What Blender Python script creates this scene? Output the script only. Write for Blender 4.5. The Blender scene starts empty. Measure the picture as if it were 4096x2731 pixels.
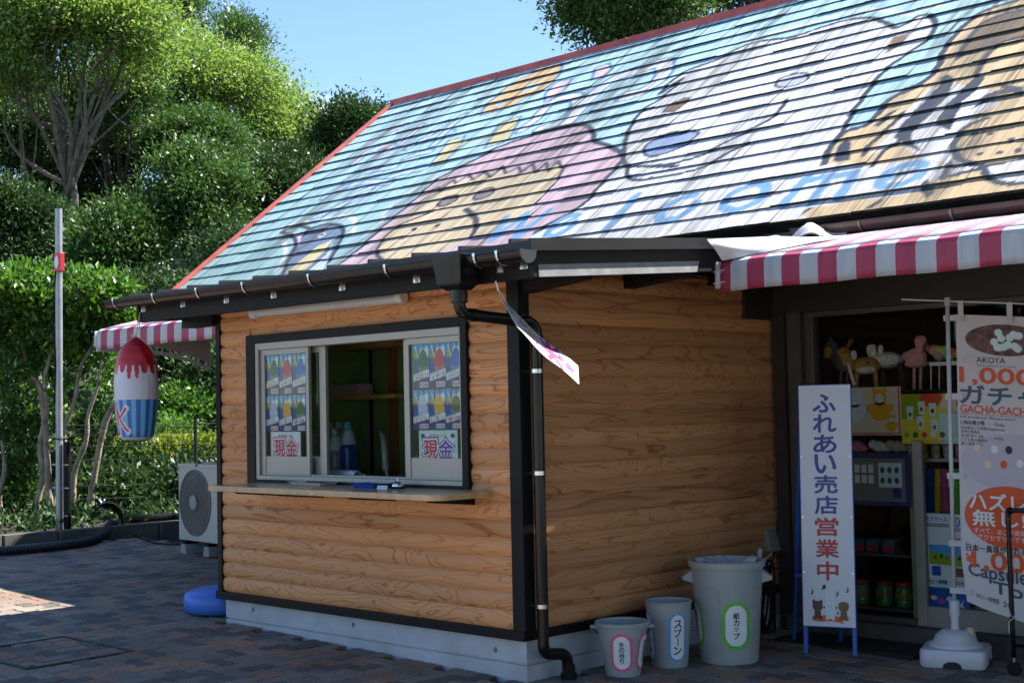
import bpy, bmesh, math, random
import numpy as np
from mathutils import Matrix, Vector
random.seed(7); RNG = np.random.default_rng(7)
scn = bpy.context.scene
COL = scn.collection
R = math.radians
# ---------------------------------------------------------------- camera (solved from the building's lines)
FPX = 5515.03; CX, CY = 2048.0, 1365.5
YAW, PITCH, ROLL = R(-44.5274), R(2.8525), R(-1.2391)
CAM = np.array([5.327, -5.470, 1.487])
fw = np.array([math.sin(YAW)*math.cos(PITCH), math.cos(YAW)*math.cos(PITCH), math.sin(PITCH)])
rt = np.array([math.cos(YAW), -math.sin(YAW), 0.0]); up = np.cross(rt, fw)
rt2 = math.cos(ROLL)*rt + math.sin(ROLL)*up; up2 = -math.sin(ROLL)*rt + math.cos(ROLL)*up
cd = bpy.data.cameras.new('camera'); cam = bpy.data.objects.new('camera', cd); COL.objects.link(cam)
cam.matrix_world = Matrix(((rt2[0], up2[0], -fw[0], CAM[0]), (rt2[1], up2[1], -fw[1], CAM[1]), (rt2[2], up2[2], -fw[2], CAM[2]), (0, 0, 0, 1)))
cd.sensor_width = 36; cd.lens = FPX/4096*36; cd.clip_end = 800; cd.clip_start = .05
scn.camera = cam
def ray(u, v): return rt2*(u-CX) - up2*(v-CY) + fw*FPX
def at(u, v, ax, val):
    r = ray(u, v); t = (val-CAM[ax])/r[ax]; return CAM + r*t
def atd(u, v, d): return CAM + ray(u, v)*(d/FPX)
GK = .0235
def gz(x): return -GK*x
def atg(u, v):
    r = ray(u, v); t = -(CAM[2]+GK*CAM[0])/(r[2]+GK*r[0]); return CAM + r*t
# ---------------------------------------------------------------- sky, sun, exposure
SUN = np.array([.34, .70, 1.0]); SUN /= np.linalg.norm(SUN)
w = bpy.data.worlds.new('World'); scn.world = w; w.use_nodes = True
nt = w.node_tree; nt.nodes.clear()
sky = nt.nodes.new('ShaderNodeTexSky'); sky.sky_type = 'NISHITA'; sky.sun_disc = False
sky.sun_elevation = math.asin(SUN[2]); sky.sun_rotation = math.atan2(SUN[0], SUN[1])
sky.air_density = 1.0; sky.dust_density = .1; sky.ozone_density = 5.0
bg = nt.nodes.new('ShaderNodeBackground'); bg.inputs[1].default_value = .088
wo = nt.nodes.new('ShaderNodeOutputWorld')
tc = nt.nodes.new('ShaderNodeTexCoord')
mp = nt.nodes.new('ShaderNodeMapping'); mp.inputs['Scale'].default_value = (1, 1, 2.6); mp.inputs['Location'].default_value = (-3.9767, 1.9819, 1.5204)
nz = nt.nodes.new('ShaderNodeTexNoise'); nz.inputs['Scale'].default_value = 3.2; nz.inputs['Detail'].default_value = 7; nz.inputs['Roughness'].default_value = .58
cr = nt.nodes.new('ShaderNodeValToRGB'); cr.color_ramp.elements[0].position = .60; cr.color_ramp.elements[1].position = .76
mx = nt.nodes.new('ShaderNodeMixRGB'); mx.inputs[2].default_value = (6.5, 6.8, 7.2, 1)
ml = nt.nodes.new('ShaderNodeMath'); ml.operation = 'MULTIPLY'; ml.inputs[1].default_value = .9
L = nt.links.new
L(tc.outputs['Generated'], mp.inputs[0]); L(mp.outputs[0], nz.inputs['Vector']); L(nz.outputs['Fac'], cr.inputs[0]); L(cr.outputs[0], ml.inputs[0])
L(ml.outputs[0], mx.inputs[0]); L(sky.outputs[0], mx.inputs[1]); L(mx.outputs[0], bg.inputs[0]); L(bg.outputs[0], wo.inputs[0])
sd = bpy.data.lights.new('sun', 'SUN'); sun = bpy.data.objects.new('sun', sd); COL.objects.link(sun)
sd.energy = 5.0; sd.angle = R(.5); sd.color = (1, .95, .87)
sun.rotation_euler = Vector(SUN).to_track_quat('Z', 'Y').to_euler(); sun.location = (0, 0, 30)
vs = scn.view_settings; vs.view_transform = 'Standard'; vs.look = 'None'; vs.exposure = 1.5; vs.gamma = 1; vs.use_curve_mapping = False
scn.cycles.max_bounces = 6; scn.cycles.transparent_max_bounces = 12; scn.cycles.caustics_reflective = False; scn.cycles.caustics_refractive = False
scn.cycles.use_denoising = True
# ---------------------------------------------------------------- text glyph meshes (built-in font)
_tx = {}
def _mktexts(items):
    obs = []
    for s, bold in items:
        c = bpy.data.curves.new('t', 'FONT'); c.body = s; c.size = 1; c.resolution_u = 4; c.offset = 0; c.fill_mode = 'FRONT' if False else 'BOTH'
        o = bpy.data.objects.new('t', c); COL.objects.link(o); obs.append((s, bold, o, c))
    dg = bpy.context.evaluated_depsgraph_get(); dg.update()
    for s, bold, o, c in obs:
        m = bpy.data.meshes.new_from_object(o.evaluated_get(dg))
        V = np.array([v.co[:2] for v in m.vertices]) if len(m.vertices) else np.zeros((0, 2))
        # only faces looking up
        F = [tuple(p.vertices) for p in m.polygons]
        _tx[(s, bold)] = (V, F)
        bpy.data.objects.remove(o); bpy.data.curves.remove(c); bpy.data.meshes.remove(m)
TEXTS = {}
for s in ['メロン', 'イチゴ', 'ハワイアンブルー', 'ミゾレ', 'レモン', '宇治', '¥200']: TEXTS[(s, .03)] = 1
for s in ['はちみつ入り', 'お支払いは', 'のみとなります']: TEXTS[(s, .015)] = 1
for s in ['現', '金']: TEXTS[(s, .03)] = 1; TEXTS[(s, .075)] = 1; TEXTS[(s, .11)] = 1
for s in 'ふれあい売店営業中': TEXTS[(s, .035)] = 1
for s in '氷の残りスプン紙カッ': TEXTS[(s, .03)] = 1
TEXTS[('氷', .07)] = 1; TEXTS[('氷', .1)] = 1; TEXTS[('き', .03)] = 1; TEXTS[('か', .03)] = 1
for s in ['AKOYA', 'FINE', 'QUALITY', 'PEARL', 'All products are made', 'Uwajima has the largest production of Akoya', 'All products Akoya pearl',
          'Only', 'Japanese', 'of the', '日本産あこや真珠は', '世界の真珠の', 'わずか1.2%', 'とても希少価値の', '高い真珠です。', 'すべて、あこや真珠', 'アクセサリーです', '県立とべ動物園']: TEXTS[(s, 0.0)] = 1
for s in ['1,000', 'ガチャ', 'GACHA-GACHA', '1.2%の希少性', 'ハズレ', '無し!', '日本一真珠が採れる', '¥', 'Capsule', 'Toy', 'マスクケース', 'ZOO', '¥500', '愛媛県立とべ動物園', '松山大学', 'ワメ',
          'ウォータータンブラー', 'ランチプレート', 'アニマルプリントコースター', '×', '♪', '♫']: TEXTS[(s, .03)] = 1
_mktexts(list(TEXTS))
# ---------------------------------------------------------------- mesh builder
class MB:
    def __init__(s): s.v = []; s.f = []
    def add(s, V, F):
        o = len(s.v); s.v.extend([tuple(map(float, p)) for p in V]); s.f.extend([tuple(i+o for i in f) for f in F]); return s
    def box(s, x0, x1, y0, y1, z0, z1):
        return s.add([(x0, y0, z0), (x1, y0, z0), (x1, y1, z0), (x0, y1, z0), (x0, y0, z1), (x1, y0, z1), (x1, y1, z1), (x0, y1, z1)],
                     [(0, 3, 2, 1), (4, 5, 6, 7), (0, 1, 5, 4), (1, 2, 6, 5), (2, 3, 7, 6), (3, 0, 4, 7)])
    def hexa(s, lo, hi):   # two quads, lower and upper, same winding
        return s.add(list(lo)+list(hi), [(0, 3, 2, 1), (4, 5, 6, 7), (0, 1, 5, 4), (1, 2, 6, 5), (2, 3, 7, 6), (3, 0, 4, 7)])
    def rbox(s, x0, x1, y0, y1, z0, z1, r=.02, n=3):     # box with rounded vertical edges and softened top
        P = []
        for cx, cy, a in ((x1-r, y1-r, 0), (x0+r, y1-r, 90), (x0+r, y0+r, 180), (x1-r, y0+r, 270)):
            for k in range(n+1):
                t = R(a+90*k/n); P.append((cx, cy, math.cos(t), math.sin(t)))
        N = len(P); rings = []
        for z, q in ((z0, r*.8), (z0+r*.3, r), (z1-r*.4, r), (z1-r*.1, r*.85), (z1, r*.4)):
            rings.append([(a+c*q, b+d*q, z) for a, b, c, d in P])
        V = [p for g in rings for p in g]; F = []
        for k in range(len(rings)-1):
            for i in range(N): j = (i+1) % N; F.append((k*N+i, k*N+j, (k+1)*N+j, (k+1)*N+i))
        F.append(tuple(range(N-1, -1, -1))); F.append(tuple((len(rings)-1)*N+i for i in range(N)))
        return s.add(V, F)
    def tube(s, pts, r, n=8, cap=True):
        pts = [np.array(p, float) for p in pts]; m = len(pts)
        rr = r if hasattr(r, '__len__') else [r]*m
        V = []; prev = None
        for i, p in enumerate(pts):
            d = pts[min(i+1, m-1)]-pts[max(i-1, 0)]; d = d/(np.linalg.norm(d)+1e-12)
            if prev is None:
                a = np.array([0, 0, 1.]) if abs(d[2]) < .9 else np.array([1., 0, 0])
                x = np.cross(a, d)
            else: x = prev - d*(prev@d)
            x /= np.linalg.norm(x)+1e-12; prev = x; y = np.cross(d, x)
            for k in range(n):
                t = 2*math.pi*k/n; V.append(p+(x*math.cos(t)+y*math.sin(t))*rr[i])
        F = []
        for i in range(m-1):
            for k in range(n):
                l = (k+1) % n; F.append((i*n+k, i*n+l, (i+1)*n+l, (i+1)*n+k))
        if cap: F.append(tuple(range(n-1, -1, -1))); F.append(tuple((m-1)*n+k for k in range(n)))
        return s.add(V, F)
    def lathe(s, prof, n=24, c=(0, 0, 0), sx=1, sy=1, rot=0):
        V = []; F = []; m = len(prof)
        for r, z in prof:
            for k in range(n):
                t = 2*math.pi*k/n+rot; V.append((c[0]+r*math.cos(t)*sx, c[1]+r*math.sin(t)*sy, c[2]+z))
        for i in range(m-1):
            for k in range(n):
                l = (k+1) % n; F.append((i*n+k, i*n+l, (i+1)*n+l, (i+1)*n+k))
        if prof[0][0] > 1e-6: F.append(tuple(range(n-1, -1, -1)))
        if prof[-1][0] > 1e-6: F.append(tuple((m-1)*n+k for k in range(n)))
        return s.add(V, F)
    def shell(s, prof, n=24, c=(0, 0, 0)):   # open lathe, no caps
        V = []; F = []; m = len(prof)
        for r, z in prof:
            for k in range(n):
                t = 2*math.pi*k/n; V.append((c[0]+r*math.cos(t), c[1]+r*math.sin(t), c[2]+z))
        for i in range(m-1):
            for k in range(n):
                l = (k+1) % n; F.append((i*n+k, i*n+l, (i+1)*n+l, (i+1)*n+k))
        return s.add(V, F)
    def ell(s, c, r, n=12, m=8, rot=None):
        V = []; F = []
        for i in range(m+1):
            a = math.pi*i/m
            for k in range(n):
                t = 2*math.pi*k/n
                p = np.array([r[0]*math.sin(a)*math.cos(t), r[1]*math.sin(a)*math.sin(t), r[2]*math.cos(a)])
                if rot is not None: p = np.array(rot @ Vector(p))
                V.append(p+np.array(c))
        for i in range(m):
            for k in range(n):
                l = (k+1) % n; F.append((i*n+k, (i+1)*n+k, (i+1)*n+l, i*n+l))
        return s.add(V, F)
    def grid(s, fn, nu, nv):
        V = [fn(i/nu, j/nv) for j in range(nv+1) for i in range(nu+1)]
        F = [(j*(nu+1)+i, j*(nu+1)+i+1, (j+1)*(nu+1)+i+1, (j+1)*(nu+1)+i) for j in range(nv) for i in range(nu)]
        return s.add(V, F)
    def prism(s, poly, fr, h0, h1):
        n = len(poly); V = [fr(a, b, h0) for a, b in poly]+[fr(a, b, h1) for a, b in poly]
        F = [tuple(range(n-1, -1, -1)), tuple(range(n, 2*n))]+[(i, (i+1) % n, n+(i+1) % n, n+i) for i in range(n)]
        return s.add(V, F)
    def flat(s, poly, fr, h=0): return s.add([fr(a, b, h) for a, b in poly], [tuple(range(len(poly)))])
    def text(s, key, fr, x0, y0, x1, y1, h=0, shear=0.0, keep=True):
        V, F = _tx[key]
        if len(V) == 0: return s
        lo = V.min(0); hi = V.max(0); d = np.maximum(hi-lo, 1e-6)
        sx, sy = (x1-x0)/d[0], (y1-y0)/d[1]
        if keep: k = min(sx, sy); sx2 = sy2 = k
        else: sx2, sy2 = sx, sy
        c = np.array([(x0+x1)/2, (y0+y1)/2]); m = (lo+hi)/2
        P = (V-m)*np.array([sx2, sy2])+c
        P[:, 1] += (P[:, 0]-c[0])*shear
        s.add([fr(a, b, h) for a, b in P], F); fat = key[1]; e = min(abs(sx2), abs(sy2))
        if fat > .001:
            for k in range(6 if fat < .05 else 12):
                t = 2*math.pi*k/(6 if fat < .05 else 12); s.add([fr(a+fat*.8*e*math.cos(t), b+fat*.8*e*math.sin(t), h-.00004*(k+1)) for a, b in P], F)
        return s
    def mesh(s, name, smooth=False):
        me = bpy.data.meshes.new(name); me.from_pydata(s.v, [], s.f)
        if smooth: me.polygons.foreach_set('use_smooth', [True]*len(me.polygons))
        me.update(); return me
def Frame(O, U, V):
    O = np.array(O, float); U = np.array(U, float); U /= np.linalg.norm(U); V = np.array(V, float); V -= U*(V@U); V /= np.linalg.norm(V); N = np.cross(U, V)
    return lambda a, b, h=0: O+U*a+V*b+N*h
_off = {}
def link(o, parent):
    COL.objects.link(o)
    if parent is not None: o.parent = parent; _off[o.name] = _off.get(parent.name, (0, 0, 0))
    return o
def ob(name, mb, mat, parent=None, smooth=False, local=False, bevel=0, auto=None):
    if isinstance(mb, MB):
        if parent is not None and not local:
            ox, oy, oz = _off.get(parent.name, (0, 0, 0)); mb.v = [(a-ox, b-oy, c-oz) for a, b, c in mb.v]
        me = mb.mesh(name, smooth)
    else: me = mb
    o = bpy.data.objects.new(name, me); link(o, parent)
    if mat is not None and not len(me.materials): me.materials.append(mat)
    if bevel:
        b = o.modifiers.new('bevel', 'BEVEL'); b.width = bevel; b.segments = 2; b.limit_method = 'ANGLE'
    if auto is not None:
        me.polygons.foreach_set('use_smooth', [True]*len(me.polygons)); me.set_sharp_from_angle(angle=R(auto))
    return o
def thing(name, label, cat, loc=(0, 0, 0), rz=0, group=None, world=True):
    o = bpy.data.objects.new(name, None); o.empty_display_size = .1; COL.objects.link(o); o.location = loc; o.rotation_euler = (0, 0, rz)
    o['label'] = label; o['category'] = cat
    if group: o['group'] = group
    _off[o.name] = tuple(loc) if world else (0, 0, 0)
    return o
def tag(o, label=None, cat=None, group=None, kind=None):
    if label: o['label'] = label
    if cat: o['category'] = cat
    if group: o['group'] = group
    if kind: o['kind'] = kind
    return o
def copy_tree(o, parent=None):
    c = o.copy(); COL.objects.link(c); c.parent = parent
    for ch in o.children: copy_tree(ch, c)
    return c
# ---------------------------------------------------------------- materials
def srgb(r, g, b):
    f = lambda c: (c/255/12.92 if c/255 <= .04045 else ((c/255+.055)/1.055)**2.4)
    return (f(r), f(g), f(b), 1)
def newmat(name):
    m = bpy.data.materials.new(name); m.use_nodes = True; n = m.node_tree.nodes; b = n['Principled BSDF']; return m, m.node_tree, b
def N(t, kind, **kw):
    n = t.nodes.new('ShaderNode'+kind)
    for k, v in kw.items():
        if k in n.inputs: n.inputs[k].default_value = v
        else: setattr(n, k, v)
    return n
_mats = {}
def mat(name, col, rough=.5, metal=0, var=.12, scale=9, bump=0, bscale=60, spec=.5, coat=0, trans=0):
    if name in _mats: return _mats[name]
    m, t, b = newmat(name); _mats[name] = m
    b.inputs['Roughness'].default_value = rough; b.inputs['Metallic'].default_value = metal; b.inputs['Specular IOR Level'].default_value = spec
    b.inputs['Coat Weight'].default_value = coat; b.inputs['Transmission Weight'].default_value = trans
    if len(col) == 3: col = (*col, 1)
    tcn = N(t, 'TexCoord'); nz = N(t, 'TexNoise', Scale=scale, Detail=5.0); t.links.new(tcn.outputs['Object'], nz.inputs['Vector'])
    mr = N(t, 'MapRange'); mr.inputs[3].default_value = 1-var; mr.inputs[4].default_value = 1+var; mr.inputs[1].default_value = .3; mr.inputs[2].default_value = .7
    t.links.new(nz.outputs['Fac'], mr.inputs[0])
    mu = N(t, 'VectorMath', operation='SCALE'); mu.inputs[0].default_value = col[:3]; t.links.new(mr.outputs[0], mu.inputs['Scale']); t.links.new(mu.outputs[0], b.inputs['Base Color'])
    rr = N(t, 'MapRange'); rr.inputs[3].default_value = max(.02, rough-.06); rr.inputs[4].default_value = min(1, rough+.08); t.links.new(nz.outputs['Fac'], rr.inputs[0]); t.links.new(rr.outputs[0], b.inputs['Roughness'])
    if bump:
        n2 = N(t, 'TexNoise', Scale=bscale, Detail=4.0); t.links.new(tcn.outputs['Object'], n2.inputs['Vector'])
        bp = N(t, 'Bump', Strength=bump, Distance=.01); t.links.new(n2.outputs['Fac'], bp.inputs['Height']); t.links.new(bp.outputs[0], b.inputs['Normal'])
    return m
def wood_siding(name, light, dark, amp=1.0):
    m, t, b = newmat(name); _mats[name] = m; lk = t.links.new
    tcn = N(t, 'TexCoord'); oi = N(t, 'ObjectInfo')
    sc = N(t, 'VectorMath', operation='MULTIPLY'); sc.inputs[1].default_value = (1.25, 1.25, 6.5)
    h1 = N(t, 'Math', operation='MULTIPLY'); h1.inputs[1].default_value = 13.7; lk(oi.outputs['Random'], h1.inputs[0]); h2 = N(t, 'Math', operation='FRACT'); lk(h1.outputs[0], h2.inputs[0])
    h3 = N(t, 'MapRange'); h3.inputs[3].default_value = .35; h3.inputs[4].default_value = 1.35; lk(h2.outputs[0], h3.inputs[0]); hc = N(t, 'CombineXYZ'); hc.inputs[2].default_value = 1.0; lk(h3.outputs[0], hc.inputs[0]); lk(h3.outputs[0], hc.inputs[1])
    hv_ = N(t, 'VectorMath', operation='MULTIPLY'); lk(tcn.outputs['Object'], hv_.inputs[0]); lk(hc.outputs[0], hv_.inputs[1])
    lk(hv_.outputs[0], sc.inputs[0])
    rn = N(t, 'Math', operation='MULTIPLY'); rn.inputs[1].default_value = 37.0; lk(oi.outputs['Random'], rn.inputs[0])
    cb = N(t, 'CombineXYZ'); lk(rn.outputs[0], cb.inputs[0]); lk(rn.outputs[0], cb.inputs[1])
    rn2 = N(t, 'Math', operation='MULTIPLY'); rn2.inputs[1].default_value = 113.0; lk(oi.outputs['Random'], rn2.inputs[0]); lk(rn2.outputs[0], cb.inputs[2])
    ad = N(t, 'VectorMath', operation='ADD'); lk(sc.outputs[0], ad.inputs[0]); lk(cb.outputs[0], ad.inputs[1])
    n1 = N(t, 'TexNoise', Scale=1.3, Detail=2.0, Roughness=.38, Distortion=.9); lk(ad.outputs[0], n1.inputs['Vector'])
    # ring count differs from board to board
    rc = N(t, 'MapRange'); rc.inputs[3].default_value = 5.5; rc.inputs[4].default_value = 12; lk(oi.outputs['Random'], rc.inputs[0])
    mm = N(t, 'Math', operation='MULTIPLY'); lk(n1.outputs['Fac'], mm.inputs[0]); lk(rc.outputs[0], mm.inputs[1])
    fr = N(t, 'Math', operation='FRACT'); lk(mm.outputs[0], fr.inputs[0])
    cr = N(t, 'ValToRGB'); e = cr.color_ramp.elements; e[0].position = 0; e[0].color = (0, 0, 0, 1); e[1].position = 1; e[1].color = (0, 0, 0, 1)
    for p, v in ((.48, .04), (.76, .22), (.885, 1), (.94, .6), (.97, .04)):
        q = e.new(p); q.color = (v, v, v, 1)
    lk(fr.outputs[0], cr.inputs[0])
    fi = N(t, 'TexNoise', Scale=1.0, Detail=3.0); fs = N(t, 'VectorMath', operation='MULTIPLY'); fs.inputs[1].default_value = (3, 3, 150); lk(tcn.outputs['Object'], fs.inputs[0]); lk(fs.outputs[0], fi.inputs['Vector'])
    c1 = N(t, 'MixRGB'); c1.inputs[1].default_value = (*light, 1); c1.inputs[2].default_value = (*dark, 1)
    fm = N(t, 'Math', operation='MULTIPLY'); k1 = N(t, 'Math', operation='MULTIPLY'); k1.inputs[1].default_value = 29.3; lk(oi.outputs['Random'], k1.inputs[0]); k2 = N(t, 'Math', operation='FRACT'); lk(k1.outputs[0], k2.inputs[0]); k3 = N(t, 'MapRange'); k3.inputs[3].default_value = .55; k3.inputs[4].default_value = 1.0; lk(k2.outputs[0], k3.inputs[0]); lk(cr.outputs[0], fm.inputs[0]); lk(k3.outputs[0], fm.inputs[1]); lk(fm.outputs[0], c1.inputs[0])
    # board to board tone and fine fibre
    tone = N(t, 'MapRange'); tone.inputs[3].default_value = .80; tone.inputs[4].default_value = 1.12; lk(oi.outputs['Random'], tone.inputs[0])
    f2 = N(t, 'MapRange'); f2.inputs[3].default_value = .88; f2.inputs[4].default_value = 1.12; lk(fi.outputs['Fac'], f2.inputs[0])
    tm = N(t, 'Math', operation='MULTIPLY'); lk(tone.outputs[0], tm.inputs[0]); lk(f2.outputs[0], tm.inputs[1])
    # faint weather stains
    st = N(t, 'TexNoise', Scale=2.3, Detail=5.0); lk(tcn.outputs['Object'], st.inputs['Vector']); s2 = N(t, 'MapRange'); s2.inputs[1].default_value = .55; s2.inputs[2].default_value = .8; s2.inputs[3].default_value = 1; s2.inputs[4].default_value = .86; lk(st.outputs['Fac'], s2.inputs[0])
    t3 = N(t, 'Math', operation='MULTIPLY'); lk(tm.outputs[0], t3.inputs[0]); lk(s2.outputs[0], t3.inputs[1])
    vm = N(t, 'VectorMath', operation='SCALE'); lk(c1.outputs[0], vm.inputs[0]); lk(t3.outputs[0], vm.inputs['Scale']); lk(vm.outputs[0], b.inputs['Base Color'])
    b.inputs['Roughness'].default_value = .55; b.inputs['Specular IOR Level'].default_value = .3
    bp = N(t, 'Bump', Strength=.12, Distance=.004); lk(cr.outputs[0], bp.inputs['Height']); lk(bp.outputs[0], b.inputs['Normal'])
    return m
M_SIDING = wood_siding('cedar_siding', (.63, .305, .135), (.35, .105, .030))
M_BLACK = mat('black_paint', (.009, .009, .0095), .5, var=.25, bump=.05, spec=.18)
M_BLKWOOD = mat('black_stained_wood', (.014, .013, .0125), .55, var=.35, scale=14, bump=.15, bscale=25, spec=.15)
M_BARGE = mat('dark_stained_board', (.022, .021, .022), .5, var=.3, scale=8, bump=.2, bscale=30, spec=.2)
M_STRIP = mat('sunlit_board', (.30, .31, .33), .6, var=.25, scale=7, bump=.2, bscale=30)  # sun on the lower barge board is put into this pale colour
M_PVC = mat('black_pvc', (.008, .0085, .009), .22, var=.1, spec=.35)
M_ROOFMETAL = mat('dark_roof_metal', (.020, .021, .024), .38, var=.1, spec=.3)
M_STEEL = mat('stainless', (.62, .62, .63), .22, metal=1, var=.08)
M_ALU = mat('champagne_aluminium', (.36, .34, .31), .42, metal=.35, var=.06)
M_CONC = mat('concrete', (.44, .46, .50), .85, var=.14, scale=5, bump=.25, bscale=120)
M_CONCD = mat('concrete_plug', (.16, .17, .19), .9)
M_WHITEP = mat('white_plastic', (.74, .74, .74), .4, var=.05)
M_COUNTER = mat('laminated_pine', (.48, .33, .18), .35, var=.22, scale=12, coat=.3)
M_BLUEP = mat('blue_plastic', (.02, .12, .62), .35, var=.06)
M_GREYP = mat('grey_plastic', (.33, .36, .37), .42, var=.06)
M_PAPER = mat('white_paper', (.72, .73, .76), .55, var=.03)
M_STRING = mat('white_string', (.6, .6, .6), .8)
M_DKGREEN = mat('green_wall_paint', (.22, .40, .15), .7)
M_SHELF = mat('shelf_wood', (.62, .36, .10), .5, var=.2)
M_DARKBROWN = mat('dark_brown_paint', (.030, .024, .021), .5, var=.15)
M_BROWNMET = mat('brown_gutter', (.075, .042, .036), .35, var=.25, scale=5)
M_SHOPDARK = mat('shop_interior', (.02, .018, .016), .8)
M_SHOPALU = mat('bronze_aluminium', (.10, .09, .08), .4, metal=.3)
M_SHOPPANEL = mat('shopfront_panel', (.26, .25, .22), .5)
def flatm(name, col, rough=.5): return mat(name, col, rough, var=.04)
def glass(name, tint=(1, 1, 1), refl=.06):
    m, t, b = newmat(name); t.nodes.remove(b); out = t.nodes['Material Output']
    tr = N(t, 'BsdfTransparent'); tr.inputs[0].default_value = (*tint, 1); gl = N(t, 'BsdfGlossy', Roughness=.02); gl.inputs[0].default_value = (1, 1, 1, 1)
    lw = N(t, 'LayerWeight'); pw = N(t, 'Math', operation='POWER'); pw.inputs[1].default_value = 4.5; t.links.new(lw.outputs['Facing'], pw.inputs[0])
    fr = N(t, 'Math', operation='MULTIPLY_ADD'); fr.inputs[1].default_value = .45; fr.inputs[2].default_value = .014; t.links.new(pw.outputs[0], fr.inputs[0]); mixn = N(t, 'MixShader'); t.links.new(fr.outputs[0], mixn.inputs[0]); t.links.new(tr.outputs[0], mixn.inputs[1]); t.links.new(gl.outputs[0], mixn.inputs[2]); t.links.new(mixn.outputs[0], out.inputs[0])
    return m
M_GLASS = glass('window_glass', (.90, .93, .92))
def attr_paint(name, rough=.6, streak=0.0, bump=0):
    """printed / painted colour from the mesh attribute 'paint'"""
    m, t, b = newmat(name); lk = t.links.new; a = N(t, 'Attribute'); a.attribute_name = 'paint'; b.inputs['Roughness'].default_value = rough
    if not streak: lk(a.outputs['Color'], b.inputs['Base Color']); return m
    tcn = N(t, 'TexCoord'); 
    def ns(sx, sy, det, lo, hi, vlo, vhi):
        s = N(t, 'VectorMath', operation='MULTIPLY'); s.inputs[1].default_value = (sx, sy, sy); lk(tcn.outputs['Object'], s.inputs[0])
        n = N(t, 'TexNoise', Scale=1.0, Detail=det, Roughness=.6); lk(s.outputs[0], n.inputs['Vector'])
        r = N(t, 'MapRange'); r.inputs[1].default_value = lo; r.inputs[2].default_value = hi; r.inputs[3].default_value = vlo; r.inputs[4].default_value = vhi; lk(n.outputs['Fac'], r.inputs[0]); return r
    big = ns(3.6, .30, 3.0, .43, .62, 0, 1); mid = ns(14, .35, 4.0, .43, .66, 0, .95); fine = ns(95, .9, 3.0, .48, .75, 0, .5)
    mxm = N(t, 'Math', operation='MAXIMUM'); lk(big.outputs[0], mxm.inputs[0]); lk(mid.outputs[0], mxm.inputs[1]); 
    mk = N(t, 'TexNoise', Scale=1.0, Detail=3.0); s = N(t, 'VectorMath', operation='MULTIPLY'); s.inputs[1].default_value = (45, 2.2, 2.2); lk(tcn.outputs['Object'], s.inputs[0]); lk(s.outputs[0], mk.inputs['Vector'])
    mr = N(t, 'MapRange'); mr.inputs[1].default_value = .28; mr.inputs[2].default_value = .60; lk(mk.outputs['Fac'], mr.inputs[0])
    p = N(t, 'Math', operation='MULTIPLY'); lk(mxm.outputs[0], p.inputs[0]); lk(mr.outputs[0], p.inputs[1])
    q = N(t, 'Math', operation='MAXIMUM'); lk(p.outputs[0], q.inputs[0]); lk(fine.outputs[0], q.inputs[1])
    q2 = N(t, 'Math', operation='MULTIPLY'); lk(q.outputs[0], q2.inputs[0]); q2.inputs[1].default_value = streak
    mixc = N(t, 'MixRGB'); lk(q2.outputs[0], mixc.inputs[0]); lk(a.outputs['Color'], mixc.inputs[1]); mixc.inputs[2].default_value = (.085, .085, .08, 1); lk(mixc.outputs[0], b.inputs['Base Color'])
    bp = N(t, 'Bump', Strength=.25, Distance=.006); lk(fine.outputs[0], bp.inputs['Height']); lk(bp.outputs[0], b.inputs['Normal'])
    b.inputs['Specular IOR Level'].default_value = .15
    return m
def set_paint(me, colors):
    a = me.attributes.new('paint', 'FLOAT_COLOR', 'POINT'); a.data.foreach_set('color', np.ascontiguousarray(colors, dtype=np.float32).ravel())
# ================================================================ GROUND
def ramp_random(name, cols, island, rough=.85):
    m, t, b = newmat(name); lk = t.links.new
    if island: src = N(t, 'NewGeometry').outputs['Random Per Island']
    else: src = N(t, 'ObjectInfo').outputs['Random']
    cr = N(t, 'ValToRGB'); cr.color_ramp.interpolation = 'CONSTANT'; e = cr.color_ramp.elements
    for i, c in enumerate(cols):
        q = e[i] if i < 2 else e.new(.5)
        q.position = i/len(cols); q.color = (*c, 1)
    lk(src, cr.inputs[0]); tcn = N(t, 'TexCoord')
    geo = N(t, 'NewGeometry')
    n1 = N(t, 'TexNoise', Scale=1.1, Detail=6.0, Roughness=.65); lk(geo.outputs['Position'], n1.inputs['Vector'])
    n2 = N(t, 'TexNoise', Scale=55.0, Detail=4.0, Roughness=.7); lk(geo.outputs['Position'], n2.inputs['Vector'])
    a = N(t, 'MapRange'); a.inputs[1].default_value = .35; a.inputs[2].default_value = .65; a.inputs[3].default_value = .62; a.inputs[4].default_value = 1.15; lk(n1.outputs['Fac'], a.inputs[0])
    c = N(t, 'MapRange'); c.inputs[1].default_value = .3; c.inputs[2].default_value = .7; c.inputs[3].default_value = .72; c.inputs[4].default_value = 1.22; lk(n2.outputs['Fac'], c.inputs[0])
    mu = N(t, 'Math', operation='MULTIPLY'); lk(a.outputs[0], mu.inputs[0]); lk(c.outputs[0], mu.inputs[1])
    v = N(t, 'VectorMath', operation='SCALE'); lk(cr.outputs[0], v.inputs[0]); lk(mu.outputs[0], v.inputs['Scale']); lk(v.outputs[0], b.inputs['Base Color'])
    bp = N(t, 'Bump', Strength=.5, Distance=.004); lk(n2.outputs['Fac'], bp.inputs['Height']); lk(bp.outputs[0], b.inputs['Normal']); b.inputs['Roughness'].default_value = rough
    return m
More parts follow.
